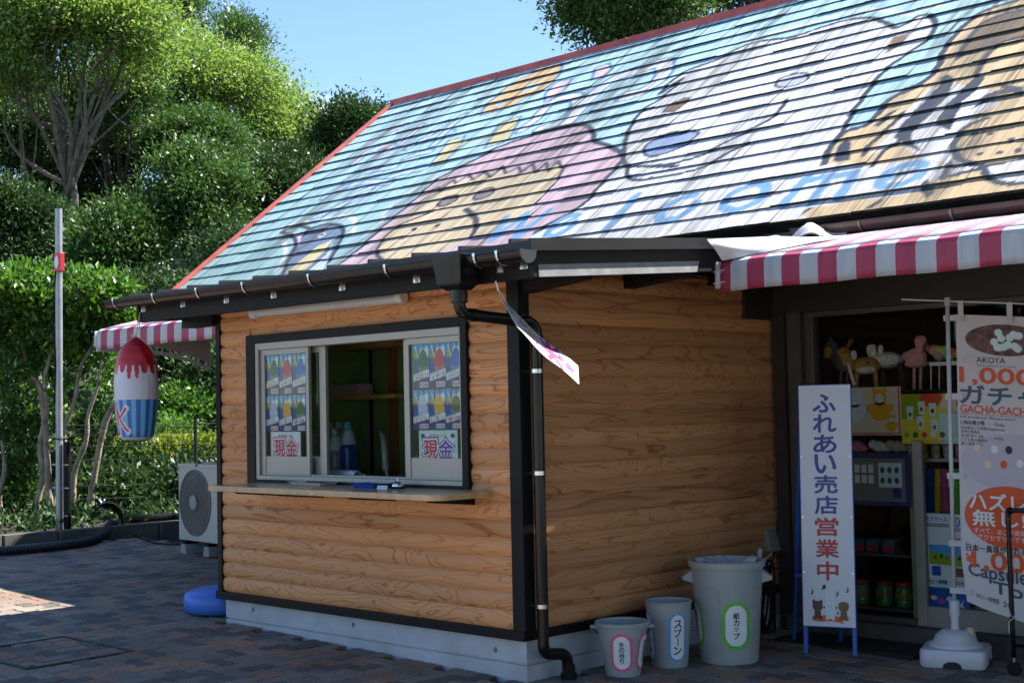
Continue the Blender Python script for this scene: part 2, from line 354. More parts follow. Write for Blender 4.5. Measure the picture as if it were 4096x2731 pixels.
PAV = [(0.300, 0.178, 0.122), (0.131, 0.119, 0.104), (0.194, 0.173, 0.149), (0.338, 0.189, 0.122), (0.112, 0.103, 0.086), (0.250, 0.200, 0.162), (0.163, 0.146, 0.126), (0.375, 0.227, 0.140), (0.138, 0.119, 0.108), (0.213, 0.173, 0.149)]
M_PAV = ramp_random('paver_concrete', PAV, False); M_PAVI = ramp_random('paver_concrete_field', PAV, True)
M_SOIL = mat('earth', (.035, .030, .022), .95, var=.4, scale=3, bump=.5, bscale=30)
M_SAND = mat('joint_sand', (.028, .027, .026), .95, var=.3, scale=20, bump=.3)
def plane_z(x0, x1, y0, y1, dz, n=1):
    return MB().grid(lambda a, b: (x0+(x1-x0)*a, y0+(y1-y0)*b, gz(x0+(x1-x0)*a)+dz), n, n)
tag(ob('ground', plane_z(-260, 90, -90, 260, -.09), M_SOIL), kind='structure')
PW = .1125
paving = tag(ob('paving', plane_z(-8.3, 5.2, -5, 2.46, -.03), M_SAND), kind='structure')
def paver_mesh(horizontal):
    # wavy interlocking outline, two cells long
    A = .010; cells = (2, 1) if horizontal else (1, 2); k = 3
    wave = lambda t: A*math.sin(2*math.pi*t)
    P = []
    nx, ny = cells
    for i in range(nx*k): P.append((i/k, wave(i/k)/PW))
    for i in range(ny*k): P.append((nx+wave(i/k)/PW, i/k))
    for i in range(nx*k): t = nx-i/k; P.append((t, ny+wave(t)/PW))
    for i in range(ny*k): t = ny-i/k; P.append((wave(t)/PW, t))
    P = np.array(P); c = np.array([nx/2, ny/2]); D = (c-P); 
    def inset(d):
        Q = P*PW; half = c*PW; s = (half-d)/half; return (Q-half)*s
    r0, r1, r2 = inset(.0025), inset(.0025), inset(.0065); n = len(P)
    V = [(a, b, -.03) for a, b in r0]+[(a, b, -.004) for a, b in r1]+[(a, b, 0) for a, b in r2]
    F = []
    for q in range(2):
        for i in range(n): j = (i+1) % n; F.append((q*n+i, q*n+j, (q+1)*n+j, (q+1)*n+i))
    F.append(tuple(2*n+i for i in range(n)))
    return V, F, c*PW
PM = {}
for hflag in (True, False):
    V, F, c = paver_mesh(hflag); me = MB().add(V, F).mesh('paver'); me.materials.append(M_PAV); PM[hflag] = (V, F, c, me)
cells = []
for i in range(int(-8.25/PW), int(5.0/PW)):
    for j in range(int(-4.9/PW), int(2.4/PW)):
        r_ = (i-j) % 4
        if r_ in (0, 3):
            c = PM[r_ == 0][2]; x, y = i*PW+c[0], j*PW+c[1]
            if -2.98 < x < .03 and y > -.02: continue
            d = np.array([x, y, gz(x)])-CAM; dp = d@fw; u = CX+FPX*(d@rt2)/dp; v = CY-FPX*(d@up2)/dp
            vis = dp > 1 and -150 < u < 4250 and v < 2850
            cells.append((0 if vis else 1, dp, x, y, r_ == 0))
cells.sort()
fld = MB(); prng = random.Random(3)
for k, (nv, dp, x, y, h) in enumerate(cells):
    z = gz(x)+prng.uniform(-.003, .003)
    V, F, c, me = PM[h]
    if k < 300:
        o = bpy.data.objects.new('paver', me); COL.objects.link(o); o.parent = paving; o.location = (x, y, z); o.rotation_euler = (prng.uniform(-.008, .008), GK+prng.uniform(-.008, .008), prng.uniform(-.01, .01))
    else: fld.add([(a+x, b+y, q+gz(x+a)+z-gz(x)) for a, b, q in V], F)
tag(ob('paver_field', fld, M_PAVI, paving), kind='stuff')
# inlaid drain cover frame
dc = thing('drain_cover', 'square dark metal drain frame set flush in the paving by the kiosk', 'drain cover', (-2.75, -1.4, gz(-2.75)))
M_IRON = mat('dark_iron', (.03, .03, .033), .55, metal=.4, var=.3)
fr_ = Frame((-2.75, -1.4, gz(-2.75)+.002), (1, .06, -GK), (-.06, 1, 0))
f1 = MB()
for a0, a1, b0, b1 in ((-.4, .4, -.36, -.335), (-.4, .4, .335, .36), (-.4, -.375, -.335, .335), (.375, .4, -.335, .335)):
    f1.prism([(a0, b0), (a1, b0), (a1, b1), (a0, b1)], fr_, -.03, .005)
ob('frame', f1, M_IRON, dc)
for a in (-.36, .36):
    ob('lifting_hole', MB().prism([(a+.03*math.cos(t*.5236), -.3+.02*math.sin(t*.5236)) for t in range(12)], fr_, -.003, .006), M_BLACK, dc)
# kerb and planting bed
M_KERB = mat('kerb_concrete', (.10, .098, .09), .9, var=.3, scale=6, bump=.4, bscale=70)
bed = MB().grid(lambda a, b: (-30+(-8.5+30)*a, -8+24*b, gz(-30+(21.5)*a)+.09+.05*math.sin(7*a+9*b)), 20, 20)
tag(ob('planting_bed', bed, M_SOIL), kind='structure')
kb = MB().rbox(-.3, .3, -.075, .075, -.1, .125, .015, 2).mesh('kerb_stone'); kb.materials.append(M_KERB)
for i in range(16):
    y = -4.2+i*.607
    o = bpy.data.objects.new('kerb_stone', kb); COL.objects.link(o); o.location = (-8.43+.012*math.sin(i*2.1), y, gz(-8.43)); o.rotation_euler = (0, 0, R(90)+.012*math.sin(i*3.7))
    tag(o, 'grey concrete kerb stone edging the planting bed left of the kiosk', 'kerb stone', 'kerb stones along the planting bed')
# ================================================================ KIOSK
KX0, KX1, KD = -2.95, 0.0, 2.5
kiosk = thing('kiosk', 'small log-sided snack kiosk with service window and black trim', 'kiosk', (-1.475, 1.25, 0))
fo = MB()
fo.box(KX0+.03, -.005, .012, KD, -.12, .083).box(KX0+.04, -.015, .022, KD-.01, .083, .092).box(KX0+.03, -.005, .012, KD, .092, .222)
fnd = ob('foundation', fo, M_CONC, kiosk, bevel=.003)
for u, v in ((1013, 2436), (1413, 2497), (1982, 2597)):
    p = at(u, v, 1, .012)
    ob('form_tie_plug', MB().prism([(.016*math.cos(k*.5236), .016*math.sin(k*.5236)) for k in range(12)], Frame((p[0], .0122, p[2]), (1, 0, 0), (0, 0, 1)), -.004, -.0004+.0016), M_CONCD, fnd)
bt = MB().box(KX0-.035, .018, -.028, .03, .222, .274).box(-.03, .018, .03, KD, .2221, .2741).box(KX0-.035, KX0+.03, .03, KD, .2221, .2741)
ob('base_trim', bt, M_BLACK, kiosk, bevel=.004)
BH = .1
WX0, WX1, WZ0, WZ1 = -2.575, -.39, 1.02, 2.033
fwall = ob('front_wall', MB().box(KX0+.03, WX0, .004, .08, .27, 2.325).box(WX1, -.03, .004, .08, .27, 2.325).box(WX0, WX1, .004, .08, .27, WZ0).box(WX0, WX1, .004, .08, WZ1, 2.42), M_SIDING, kiosk)
swall = ob('side_wall', MB().box(-.08, -.004, .08, KD, .27, 2.325), M_SIDING, kiosk)
ob('left_wall', MB().box(KX0, KX0+.07, .0, KD, .27, 2.325), M_BLKWOOD, kiosk)
def board(parent, a0, a1, z0, z1, side, zc=None):
    n = 8; prof = []
    h = z1-z0
    for k in range(n+1):
        t = -1+2*k/n; d = .003+.014*(max(0, 1-abs(t)**2.8)); prof.append((d, z0+.0008+(h-.0016)*(k/n)))
    prof = [(-.006, z0+.0008)]+prof+[(-.006, z1-.0008)]
    V = []
    for a in (a0, a1):
        for d, z in prof: V.append((a, -d+.004, z) if side == 'f' else (d-.004, a, z))
    m = len(prof); F = [(i, m+i, m+i+1, i+1) if side == 'f' else (i, m+i, m+i+1, i+1) for i in range(m-1)]
    F += [tuple(range(m)), tuple(range(2*m-1, m-1, -1))]
    if side != 'f': pass
    o = ob('board', MB().add(V, F), M_SIDING, parent)
    o.data.polygons.foreach_set('use_smooth', [True]*len(o.data.polygons)); o.data.set_sharp_from_angle(angle=R(40))
for k in range(21):
    z0 = .275+k*BH; z1 = z0+BH
    if z1 > 2.32: z1 = 2.315
    if z0 > 2.3: break
    if z1 <= WZ0+.03 or z0 >= WZ1-.02: board(fwall, KX0+.035, -.065, z0, z1, 'f')
    else: board(fwall, KX0+.035, WX0+.01, z0, z1, 'f'); board(fwall, WX1-.01, -.065, z0, z1, 'f')
for k in range(22):
    z0 = .275+k*BH
    board(swall, .062, KD, z0, min(z0+BH, 2.315), 's')
    if z0+BH >= 2.315: break
ob('corner_post', MB().box(-.068, .026, -.027, .062, .2745, 2.36), M_BLACK, kiosk, bevel=.004)
ob('corner_post', MB().box(KX0-.012, KX0+.04, -.024, .06, .2745, 2.36), M_BLACK, kiosk, bevel=.004)
# ---- window surround, aluminium frame and sashes
ws = MB().box(WX0, WX0+.1, -.036, .07, 1.03, WZ1).box(WX1-.052, WX1, -.036, .07, 1.03, WZ1).box(WX0+.1, WX1-.052, -.0362, .07, 1.976, WZ1).box(WX0+.1, WX1-.052, -.0362, .07, 1.03, 1.058)
ob('window_surround', ws, M_BLACK, kiosk, bevel=.003)
AX0, AX1, AZ0, AZ1 = -2.474, -.4425, 1.059, 1.975
wf = ob('window_frame', MB().box(AX0, AX0+.035, -.03, .09, AZ0, AZ1).box(AX1-.008, AX1, -.03, .09, AZ0, AZ1).box(AX0+.035, AX1-.008, -.0302, .09, AZ1-.045, AZ1).box(AX0+.035, AX1-.008, -.0302, .09, AZ0, AZ0+.028)
        .box(AX0+.035, AX1-.008, -.005, .0, AZ0+.028, AZ0+.04).box(AX0+.035, AX1-.008, .04, .045, AZ0+.028, AZ0+.04), M_ALU, kiosk, bevel=.002)
def sash(x0, x1, y, lw, rw, posterless=True):
    z0, z1 = AZ0+.03, AZ1-.046
    s = ob('window_sash', MB().box(x0, x0+lw, y-.012, y+.012, z0, z1).box(x1-rw, x1, y-.012, y+.012, z0, z1).box(x0+lw, x1-rw, y-.0118, y+.0118, z1-.038, z1).box(x0+lw, x1-rw, y-.0118, y+.0118, z0, z0+.012), M_ALU, kiosk, bevel=.0015)
    ob('kick_panel', MB().box(x0+lw, x1-rw, y-.006, y+.006, z0+.012, z0+.125), M_ALU, s)
    ob('pane', MB().box(x0+lw, x1-rw, y-.002, y+.002, z0+.125, z1-.038), M_GLASS, s)
    return s
YA, YB = .0, .05
sash(-2.437, -1.905, YA, .045, .03); sash(-.945, -.452, YA, .03, .022)
sash(-2.33, -1.79, YB, .03, .066); sash(-1.02, -.48, YB, .048, .03)
# ---- service counter
cp = [(-2.43, 0.0), (-2.43, -.44), (-.30, -.45)]+[(-.30+.09*math.sin(R(a)), -.36-.09*math.cos(R(a))) for a in range(15, 91, 15)]+[(-.21, 0.0)]
cnt = ob('counter', MB().prism(cp, Frame((0, 0, 0), (1, 0, 0), (0, 1, 0)), 1.004, 1.04), M_COUNTER, kiosk, bevel=.004)
for x in (-2.2, -1.75, -1.05, -.36):
    ob('bracket', MB().box(x-.02, x+.02, -.40, -.02, .998, 1.004).add([(x-.004, -.02, .998), (x+.004, -.02, .998), (x+.004, -.39, .998), (x-.004, -.39, .998), (x-.004, -.02, .955), (x+.004, -.02, .955), (x+.004, -.37, .988), (x-.004, -.37, .988)], [(0, 1, 2, 3), (7, 6, 5, 4), (0, 4, 5, 1), (1, 5, 6, 2), (2, 6, 7, 3), (3, 7, 4, 0)]), M_BLACK, cnt)
# ---- lean-to roof
RX0, RX1, RY0, RY1 = -3.47, .516, -.45, 2.12
SL = .075
def rz(y): return 2.338+SL*(y-RY0)
def slab(mb, x0, x1, y0, y1, d0, d1):
    return mb.hexa([(x0, y0, rz(y0)+d0), (x1, y0, rz(y0)+d0), (x1, y1, rz(y1)+d0), (x0, y1, rz(y1)+d0)], [(x0, y0, rz(y0)+d1), (x1, y0, rz(y0)+d1), (x1, y1, rz(y1)+d1), (x0, y1, rz(y1)+d1)])
roof = ob('roof', slab(MB(), RX0, RX1+.012, RY0, RY1, -.012, .0), M_ROOFMETAL, kiosk)
ob('soffit', slab(MB(), RX0+.04, RX1-.03, RY0+.06, RY1, -.05, -.0125), M_BLKWOOD, roof)
for k in range(11):
    x = -3.367+.3767*k
    sm = MB(); y0, y1 = RY0-.012, RY1
    sm.hexa([(x-.012, y0, rz(y0)-.002), (x+.012, y0, rz(y0)-.002), (x+.012, y1, rz(y1)-.002), (x-.012, y1, rz(y1)-.002)], [(x-.009, y0, rz(y0)+.026), (x+.009, y0, rz(y0)+.026), (x+.009, y1, rz(y1)+.026), (x-.009, y1, rz(y1)+.026)])
    ob('seam', sm, M_ROOFMETAL, roof)
# eave and verge flashings
ob('eave_flashing', MB().box(RX0-.01, RX1+.013, RY0-.013, RY0, rz(RY0)-.048, rz(RY0)+.002), M_ROOFMETAL, roof)
vf = MB(); 
vf.hexa([(RX1+.0125, RY0-.013, rz(RY0)-.050), (RX1+.036, RY0-.013, rz(RY0)-.050), (RX1+.036, RY1, rz(RY1)-.050), (RX1+.0125, RY1, rz(RY1)-.050)], [(RX1+.0125, RY0-.013, rz(RY0)+.014), (RX1+.036, RY0-.013, rz(RY0)+.014), (RX1+.036, RY1, rz(RY1)+.014), (RX1+.0125, RY1, rz(RY1)+.014)])
ob('verge_flashing', vf, M_ROOFMETAL, roof)
vf = MB(); vf.hexa([(RX0-.03, RY0-.013, rz(RY0)-.050), (RX0-.0005, RY0-.013, rz(RY0)-.050), (RX0-.0005, RY1, rz(RY1)-.050), (RX0-.03, RY1, rz(RY1)-.050)], [(RX0-.03, RY0-.013, rz(RY0)+.014), (RX0-.0005, RY0-.013, rz(RY0)+.014), (RX0-.0005, RY1, rz(RY1)+.014), (RX0-.03, RY1, rz(RY1)+.014)])
ob('verge_flashing', vf, M_ROOFMETAL, roof)
ob('fascia_beam', MB().box(-3.32, .488, -.40, -.36, 2.158, 2.288), M_BLKWOOD, kiosk, bevel=.003)
bb = MB(); bb.hexa([(.488, -.405, 2.160), (.512, -.405, 2.160), (.512, RY1, 2.160+SL*2.525), (.488, RY1, 2.160+SL*2.525)], [(.488, -.405, 2.300), (.512, -.405, 2.300), (.512, RY1, 2.300+SL*2.525), (.488, RY1, 2.300+SL*2.525)])
ob('barge_board', bb, M_BARGE, kiosk, bevel=.003)
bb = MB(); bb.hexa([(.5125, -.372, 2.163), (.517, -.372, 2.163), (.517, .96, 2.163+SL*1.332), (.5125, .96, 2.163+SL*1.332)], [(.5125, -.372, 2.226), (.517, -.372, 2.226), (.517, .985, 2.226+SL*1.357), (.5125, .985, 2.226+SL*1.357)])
ob('barge_sunlit_band', bb, M_STRIP, kiosk)  # thin plate over the board with the sunlit band painted in
bb = MB(); bb.hexa([(-3.36, -.405, 2.160), (-3.336, -.405, 2.160), (-3.336, RY1, 2.160+SL*2.525), (-3.36, RY1, 2.160+SL*2.525)], [(-3.36, -.405, 2.300), (-3.336, -.405, 2.300), (-3.336, RY1, 2.300+SL*2.525), (-3.36, RY1, 2.300+SL*2.525)])
ob('barge_board', bb, M_BLKWOOD, kiosk, bevel=.003)
for y in (.05, .95, 1.8):       # purlin ends that carry the verge
    zz = 2.2+SL*(y+.4)
    ob('purlin_end', MB().hexa([(.0, y-.05, zz-.10), (.46, y-.05, zz-.055), (.46, y+.05, zz-.055), (.0, y+.05, zz-.10)], [(.0, y-.05, zz+.03), (.487, y-.05, zz+.03), (.487, y+.05, zz+.03), (.0, y+.05, zz+.03)]), M_BLKWOOD, kiosk)
ob('purlin_end', MB().box(-3.335, KX0, -.06, .05, 2.13, 2.23), M_BLKWOOD, kiosk)
ob('ceiling', MB().box(KX0+.07, -.08, .08, KD-.02, 2.30, 2.34), M_BLKWOOD, kiosk)
# metal joist plates on the fascia
for u, v in [(575, 1235), (733, 1216), (907, 1199), (1096, 1179), (1370, 1148), (1668, 1116), (2000, 1077), (2097, 1060)]:
    p = at(u, v, 1, -.40)
    ob('joist_plate', MB().box(p[0]-.028, p[0]+.028, -.4035, -.3995, p[2]-.02, p[2]+.02).box(p[0]-.004, p[0]+.004, -.418, -.4035, p[2]-.018, p[2]+.018), M_STEEL, kiosk)
# ---- gutter, hopper, downpipe
GR = .052; GY = -.505
def gutz(x): return 2.318-.009*(x+3.55)
def gutter_mesh(x0, x1, zf, y, r, n=12, th=.004):
    m = MB(); V = []; F = []
    for x in (x0, x1):
        for rr in (r, r-th):
            for k in range(n+1):
                a = math.pi+math.pi*k/n; V.append((x, y+rr*math.cos(a), zf(x)+rr*math.sin(a)*1.05))
    s = n+1
    for k in range(n):
        F.append((k, k+1, 2*s+k+1, 2*s+k)); F.append((s+k+1, s+k, 3*s+k, 3*s+k+1))
    F.append((0, 2*s, 3*s, s)); F.append((n, s+n, 3*s+n, 2*s+n))
    F.append(tuple(range(n+1))); F.append(tuple(range(2*s+n, 2*s-1, -1)))
    m.add(V, F)
    for x in (x0, x1):
        m.tube([(x-.006, y-r, zf(x)+.003), (x+.006, y-r, zf(x)+.003)], .006, 6)
    m.tube([(x0, y-r, zf(x0)+.002), (x1, y-r, zf(x1)+.002)], .0055, 6)
    m.tube([(x0, y+r, zf(x0)+.002), (x1, y+r, zf(x1)+.002)], .004, 6)
    return m
gut = ob('gutter', gutter_mesh(-3.56, .565, gutz, GY, GR), M_PVC, kiosk, auto=35)
ob('end_cap', MB().prism([(GR*1.12*math.cos(math.pi+math.pi*k/12), GR*1.16*math.sin(math.pi+math.pi*k/12)) for k in range(13)]+[(GR*1.25, .008), (-GR*1.25, .008)], Frame((.565, GY, gutz(.565)), (0, 1, 0), (0, 0, 1)), 0, .008), mat('grey_pvc', (.05, .052, .056), .3), gut)
ob('end_cap', MB().prism([(GR*1.08*math.cos(math.pi+math.pi*k/12), GR*1.12*math.sin(math.pi+math.pi*k/12)) for k in range(13)]+[(GR*1.15, .008), (-GR*1.15, .008)], Frame((-3.566, GY, gutz(-3.56)), (0, 1, 0), (0, 0, 1)), 0, .008), M_PVC, gut)
for x in (-3.416, -2.895, -2.362, -1.842, -1.168, -.474, .235, .40):
    h = MB(); pts = [(x, GY+(GR+.004)*math.cos(a), gutz(x)+(GR+.004)*1.05*math.sin(a)) for a in [math.pi*(1+k/10) for k in range(11)]]
    for k in range(10):
        a, b = pts[k], pts[k+1]; h.hexa([(x-.007, a[1], a[2]), (x+.007, a[1], a[2]), (x+.007, b[1], b[2]), (x-.007, b[1], b[2])], [(x-.007, GY+(a[1]-GY)*1.05, gutz(x)+(a[2]-gutz(x))*1.05), (x+.007, GY+(a[1]-GY)*1.05, gutz(x)+(a[2]-gutz(x))*1.05), (x+.007, GY+(b[1]-GY)*1.05, gutz(x)+(b[2]-gutz(x))*1.05), (x-.007, GY+(b[1]-GY)*1.05, gutz(x)+(b[2]-gutz(x))*1.05)])
    h.box(x-.009, x+.009, GY-GR-.008, GY-GR+.012, gutz(x)-.002, gutz(x)+.014).box(x-.004, x+.004, GY+GR, -.40, gutz(x)-.03, gutz(x)-.02)
    ob('hanger', h, M_STEEL, gut)
hx = .06; hz = gutz(hx)
hp = MB(); top = [(hx-.125, GY-.085), (hx+.10, GY-.085), (hx+.10, GY+.07), (hx-.125, GY+.07)]; b1 = [(hx-.095, GY-.07), (hx+.085, GY-.07), (hx+.085, GY+.06), (hx-.095, GY+.06)]; b2 = [(hx-.05, GY-.045), (hx+.05, GY-.045), (hx+.05, GY+.045), (hx-.05, GY+.045)]
for (q0, z0), (q1, z1) in (((b1, hz-.135), (top, hz+.022)), ((b2, hz-.165), (b1, hz-.135))): hp.hexa([(a, b, z0) for a, b in q0], [(a, b, z1) for a, b in q1])
hp.tube([(hx, GY, hz-.23), (hx, GY, hz-.155)], .046, 16)
ob('hopper', hp, M_PVC, kiosk, bevel=.005)
def bend(a, b, c, n=6, r=.06):
    a, b, c = map(np.array, (a, b, c)); d1 = (a-b)/np.linalg.norm(a-b); d2 = (c-b)/np.linalg.norm(c-b); p, q = b+d1*r, b+d2*r
    return [tuple((1-t)**2*p+2*t*(1-t)*b+t*t*q) for t in [k/n for k in range(n+1)]]
DX, DY = .092, .045
pA = (hx, GY, hz-.20); pB = (hx, GY, hz-.285); pC = (DX, DY, 1.965); pD = (DX, DY, .155); pE = (DX+.012, DY+.175, .135); pF = (DX+.014, DY+.185, -.02)
path = [pA]+bend(pA, pB, pC)+bend(pB, pC, pD, r=.07)+[(DX, DY, 1.0)]+bend(pC, pD, pE, r=.055)+bend(pD, pE, pF, r=.05)+[pF]
dpp = ob('downpipe', MB().tube(path, .0325, 18), M_PVC, kiosk, auto=50)
ob('pipe_socket', MB().tube([pF, (pF[0], pF[1], .03)], .046, 16).tube([(pF[0], pF[1], .03), (pF[0], pF[1], .075)], .0375, 16), M_PVC, dpp)
for q in ([np.array(pB)+(np.array(pC)-np.array(pB))*t for t in (.12, .2)], [np.array(pC)+(np.array(pB)-np.array(pC))*t for t in (.1, .18)], [(DX, DY, 1.86), (DX, DY, 1.90)]):
    ob('pipe_socket', MB().tube(q, .0362, 16), M_PVC, dpp)
for z in (1.70, 1.14, .415):
    ob('clamp', MB().tube([(DX, DY, z-.011), (DX, DY, z+.011)], .036, 18).box(.018, .07, DY-.012, DY-.006, z-.006, z+.006).box(.014, .022, DY-.03, DY+.0, z-.005, z+.055), M_STEEL, dpp)
# ---- kiosk interior
inn = MB().box(-2.88, -.09, 1.20, 1.23, .3, 2.3)
ob('back_partition', inn, M_DKGREEN, kiosk)
ob('inner_side_wall', MB().box(-.092, -.081, .085, 1.2, .3, 2.3), mat('inner_dark_wall', (.12, .10, .09), .7), kiosk)
ob('inner_left_wall', MB().box(KX0+.071, KX0+.078, .085, 1.2, .3, 2.3), M_DKGREEN, kiosk)
ob('inner_floor', MB().box(-2.88, -.092, .085, 2.4, .24, .27), M_SHOPDARK, kiosk)
ob('inner_worktop', MB().box(-2.6, -.12, .10, .75, .98, 1.062), mat('worktop', (.16, .14, .11), .4), kiosk)
ob('cupboard', MB().box(-2.6, -.12, .16, .72, .27, .98), M_SHOPDARK, kiosk)
for z in (at(1430, 1377, 1, .9)[2], at(1430, 1580, 1, .9)[2]):
    ob('shelf', MB().box(-2.85, at(1580, 1590, 1, .9)[0], .90, 1.20, z-.03, z), M_SHELF, kiosk)
ob('door_jamb', MB().box(at(1555, 1700, 1, 1.15)[0], at(1575, 1700, 1, 1.15)[0], 1.15, 1.2, .3, 2.2), mat('door_jamb', (.35, .14, .06), .5), kiosk)
ob('shelf_upright', MB().box(at(1480, 1600, 1, 1.18)[0]-.008, at(1480, 1600, 1, 1.18)[0]+.008, 1.18, 1.2, 1.0, 2.2), M_BLACK, kiosk)
# ================================================================ MAIN SHOP BUILDING
TH = R(38.35); EY, EZ = 2.0, 2.645; CT, ST = math.cos(TH), math.sin(TH)
SLEN = 4.09; VX = -7.0; XR = 4.6
shop = thing('shop_building', 'gift shop with large painted shingle roof and dark glazed front', 'building', (-1.2, 5.2, 0))
def rp(x, s, h=0): return (x, EY+s*CT-h*ST, EZ+s*ST+h*CT)
def roof_uv(u, v):     # photo point -> (x along the eave, s up the slope)
    r = ray(u, v); n = np.array([0, -ST, CT]); t = ((np.array([0, EY, EZ])-CAM)@n)/(r@n); p = CAM+r*t
    return np.array([p[0], (p[1]-EY)*CT+(p[2]-EZ)*ST])
mroof = ob('roof', MB().hexa([rp(VX+.02, -.0, -.08), rp(XR, -.0, -.08), rp(XR, SLEN, -.08), rp(VX+.02, SLEN, -.08)], [rp(VX+.02, .0, -.012), rp(XR, .0, -.012), rp(XR, SLEN, -.012), rp(VX+.02, SLEN, -.012)]), M_BLKWOOD, shop)
RYD, RZD = EY+SLEN*CT, EZ+SLEN*ST
ob('rear_roof', MB().hexa([(VX, RYD+.02, RZD-.1), (XR, RYD+.02, RZD-.1), (XR, RYD+3.3, RZD-2.72), (VX, RYD+3.3, RZD-2.72)], [(VX, RYD+.02, RZD), (XR, RYD+.02, RZD), (XR, RYD+3.3, RZD-2.62), (VX, RYD+3.3, RZD-2.62)]), M_BROWNMET, shop)
M_REDMET = mat('red_painted_metal', (.50, .10, .075), .45, var=.25, scale=6, bump=.05)
# ridge capping in lengths, verge trim
xs = [VX-.05+1.83*k for k in range(7)]
for a, b in zip(xs[:-1], xs[1:]):
    z = RZD
    m = MB().hexa([(a+.004, RYD-.10, z-.075), (b-.002, RYD-.10, z-.075), (b-.002, RYD+.12, z-.08), (a+.004, RYD+.12, z-.08)], [(a+.004, RYD-.08, z+.012+.002*(int(a*7) % 2)), (b-.002, RYD-.08, z+.012), (b-.002, RYD+.09, z+.022), (a+.004, RYD+.09, z+.022)])
    ob('ridge_cap', m, M_REDMET, mroof, bevel=.006)
ob('verge_trim', MB().hexa([rp(VX-.05, -.03, -.10), rp(VX+.025, -.03, -.10), rp(VX+.025, SLEN, -.10), rp(VX-.05, SLEN, -.10)], [rp(VX-.05, -.03, .035), rp(VX+.025, -.03, .035), rp(VX+.025, SLEN, .035), rp(VX-.05, SLEN, .035)]), M_REDMET, mroof, bevel=.004)
# ---------------- mural painted on the shingles: shapes traced as the roof carries them, (x, s) metres
cA = lambda *p: [roof_uv(1400+x/1.68, 200+y/1.68) for x, y in p]
cB = lambda *p: [roof_uv(2600+x/1.568, y/1.568) for x, y in p]
cC = lambda *p: [roof_uv(700+x/1.3835, 300+y/1.3835) for x, y in p]
TEAL = (.13, .33, .33); SKYB = (.36, .66, .74); WHT = (.66, .66, .68); PINK = (.58, .38, .46); BEIGE = (.62, .47, .26); NAVY = (.035, .05, .085); GREYB = (.16, .22, .34); LBLUE = (.22, .42, .68); ORNG = (.66, .40, .13); TIG = (.62, .42, .18); YEL = (.60, .50, .20); PALE = (.52, .62, .74); BRN = (.20, .14, .09); OUTB = (.17, .32, .48); LPINK = (.66, .50, .56)
def _fade(c, k=.22, w=.62): return tuple(v*(1-k)+w*k for v in c)
TEAL, SKYB, PINK, BEIGE, ORNG, TIG, YEL, LPINK = [_fade(c) for c in (TEAL, SKYB, PINK, BEIGE, ORNG, TIG, YEL, LPINK)]
LBLUE = (.17, .36, .62); OUTB = (.12, .27, .45)
SH = []
def poly(c, pts): SH.append(('p', c, np.array(pts)))
def line(c, w_, pts): SH.append(('l', c, np.array(pts), w_))
def smooth(pts, n=4):
    P = [np.array(p, float) for p in pts]; out = []
    for i in range(len(P)-1):
        p0, p1, p2, p3 = P[max(i-1, 0)], P[i], P[i+1], P[min(i+2, len(P)-1)]
        for k in range(n):
            t = k/n; out.append(.5*((2*p1)+(-p0+p2)*t+(2*p0-5*p1+4*p2-p3)*t*t+(-p0+3*p1-3*p2+p3)*t**3))
    out.append(P[-1]); return out
def spoly(c, pts): poly(c, smooth(list(pts)+[pts[0]]))
def sline(c, w_, pts): line(c, w_, smooth(pts))
# white ice ground in the lower middle
poly(WHT, cA((1840, 700), (1880, 600), (2352, 500))+cB((1500, 430), (1300, 680), (1190, 870), (1100, 1040), (1900, 1000), (1900, 1260), (950, 1420), (-300, 1560), (-900, 1660))+cA((560, 1420), (1250, 1250), (1560, 1050)))
# rows of lettering
def outlined(c, w_, pts, oc=OUTB, ow=.075): sline(oc, w_*1.25+ow, pts); SH.append(('d', c, np.array(smooth(pts)), w_*1.25))
late = []
for c, w_, pts in [(LPINK, .07, cA((30, 770), (110, 700), (210, 660), (280, 650), (230, 700), (150, 740))), (LPINK, .06, cA((130, 640), (230, 570), (370, 515))), (LPINK, .06, cA((350, 640), (420, 570), (480, 520))),
                   (PALE, .07, cA((400, 660), (520, 590), (640, 500))), (PALE, .06, cA((480, 620), (560, 590), (680, 560))), (PALE, .07, cA((570, 640), (680, 520), (760, 450))),
                   (PALE, .07, cA((-20, 890), (120, 820), (300, 790))), (PALE, .07, cA((0, 1000), (140, 930), (300, 850), (520, 790))), (PALE, .06, cC((830, 680), (900, 640), (1040, 600), (1190, 600))), (PALE, .06, cC((780, 790), (900, 740), (1080, 650))),
                   (PALE, .06, cA((380, 730), (470, 700), (540, 690))),
                   (WHT, .09, cA((1160, 540), (1250, 470), (1330, 380), (1430, 330), (1530, 330), (1510, 420), (1420, 490), (1280, 540))), (WHT, .12, cA((1430, 540), (1530, 420), (1660, 290), (1780, 200), (1960, 140), (2110, 100), (2090, 200), (1960, 290), (1850, 320))),
                   (WHT, .05, cA((1230, 640), (1330, 600), (1400, 560)))]:
    outlined(c, w_, pts)
for c, pts in [(ORNG, cA((890, 440), (930, 370), (1010, 310), (1070, 250), (1180, 190), (1260, 140), (1410, 100), (1420, 130), (1390, 190), (1330, 255), (1270, 290), (1180, 320), (1120, 370), (1030, 400))), (LPINK, cA((1320, 350), (1330, 290), (1390, 225), (1480, 205), (1430, 290))), (LPINK, cA((1640, 200), (1660, 130), (1735, 100), (1750, 140), (1700, 190))),
               (YEL, cA((555, 775), (670, 620), (765, 590), (735, 650), (630, 765))), (YEL, cA((920, 660), (1010, 505), (1140, 460), (1060, 610)))]:
    line(OUTB, .08, list(pts)+[pts[0]]); poly(c, pts)
line(YEL, .035, cA((720, 650), (950, 590)))
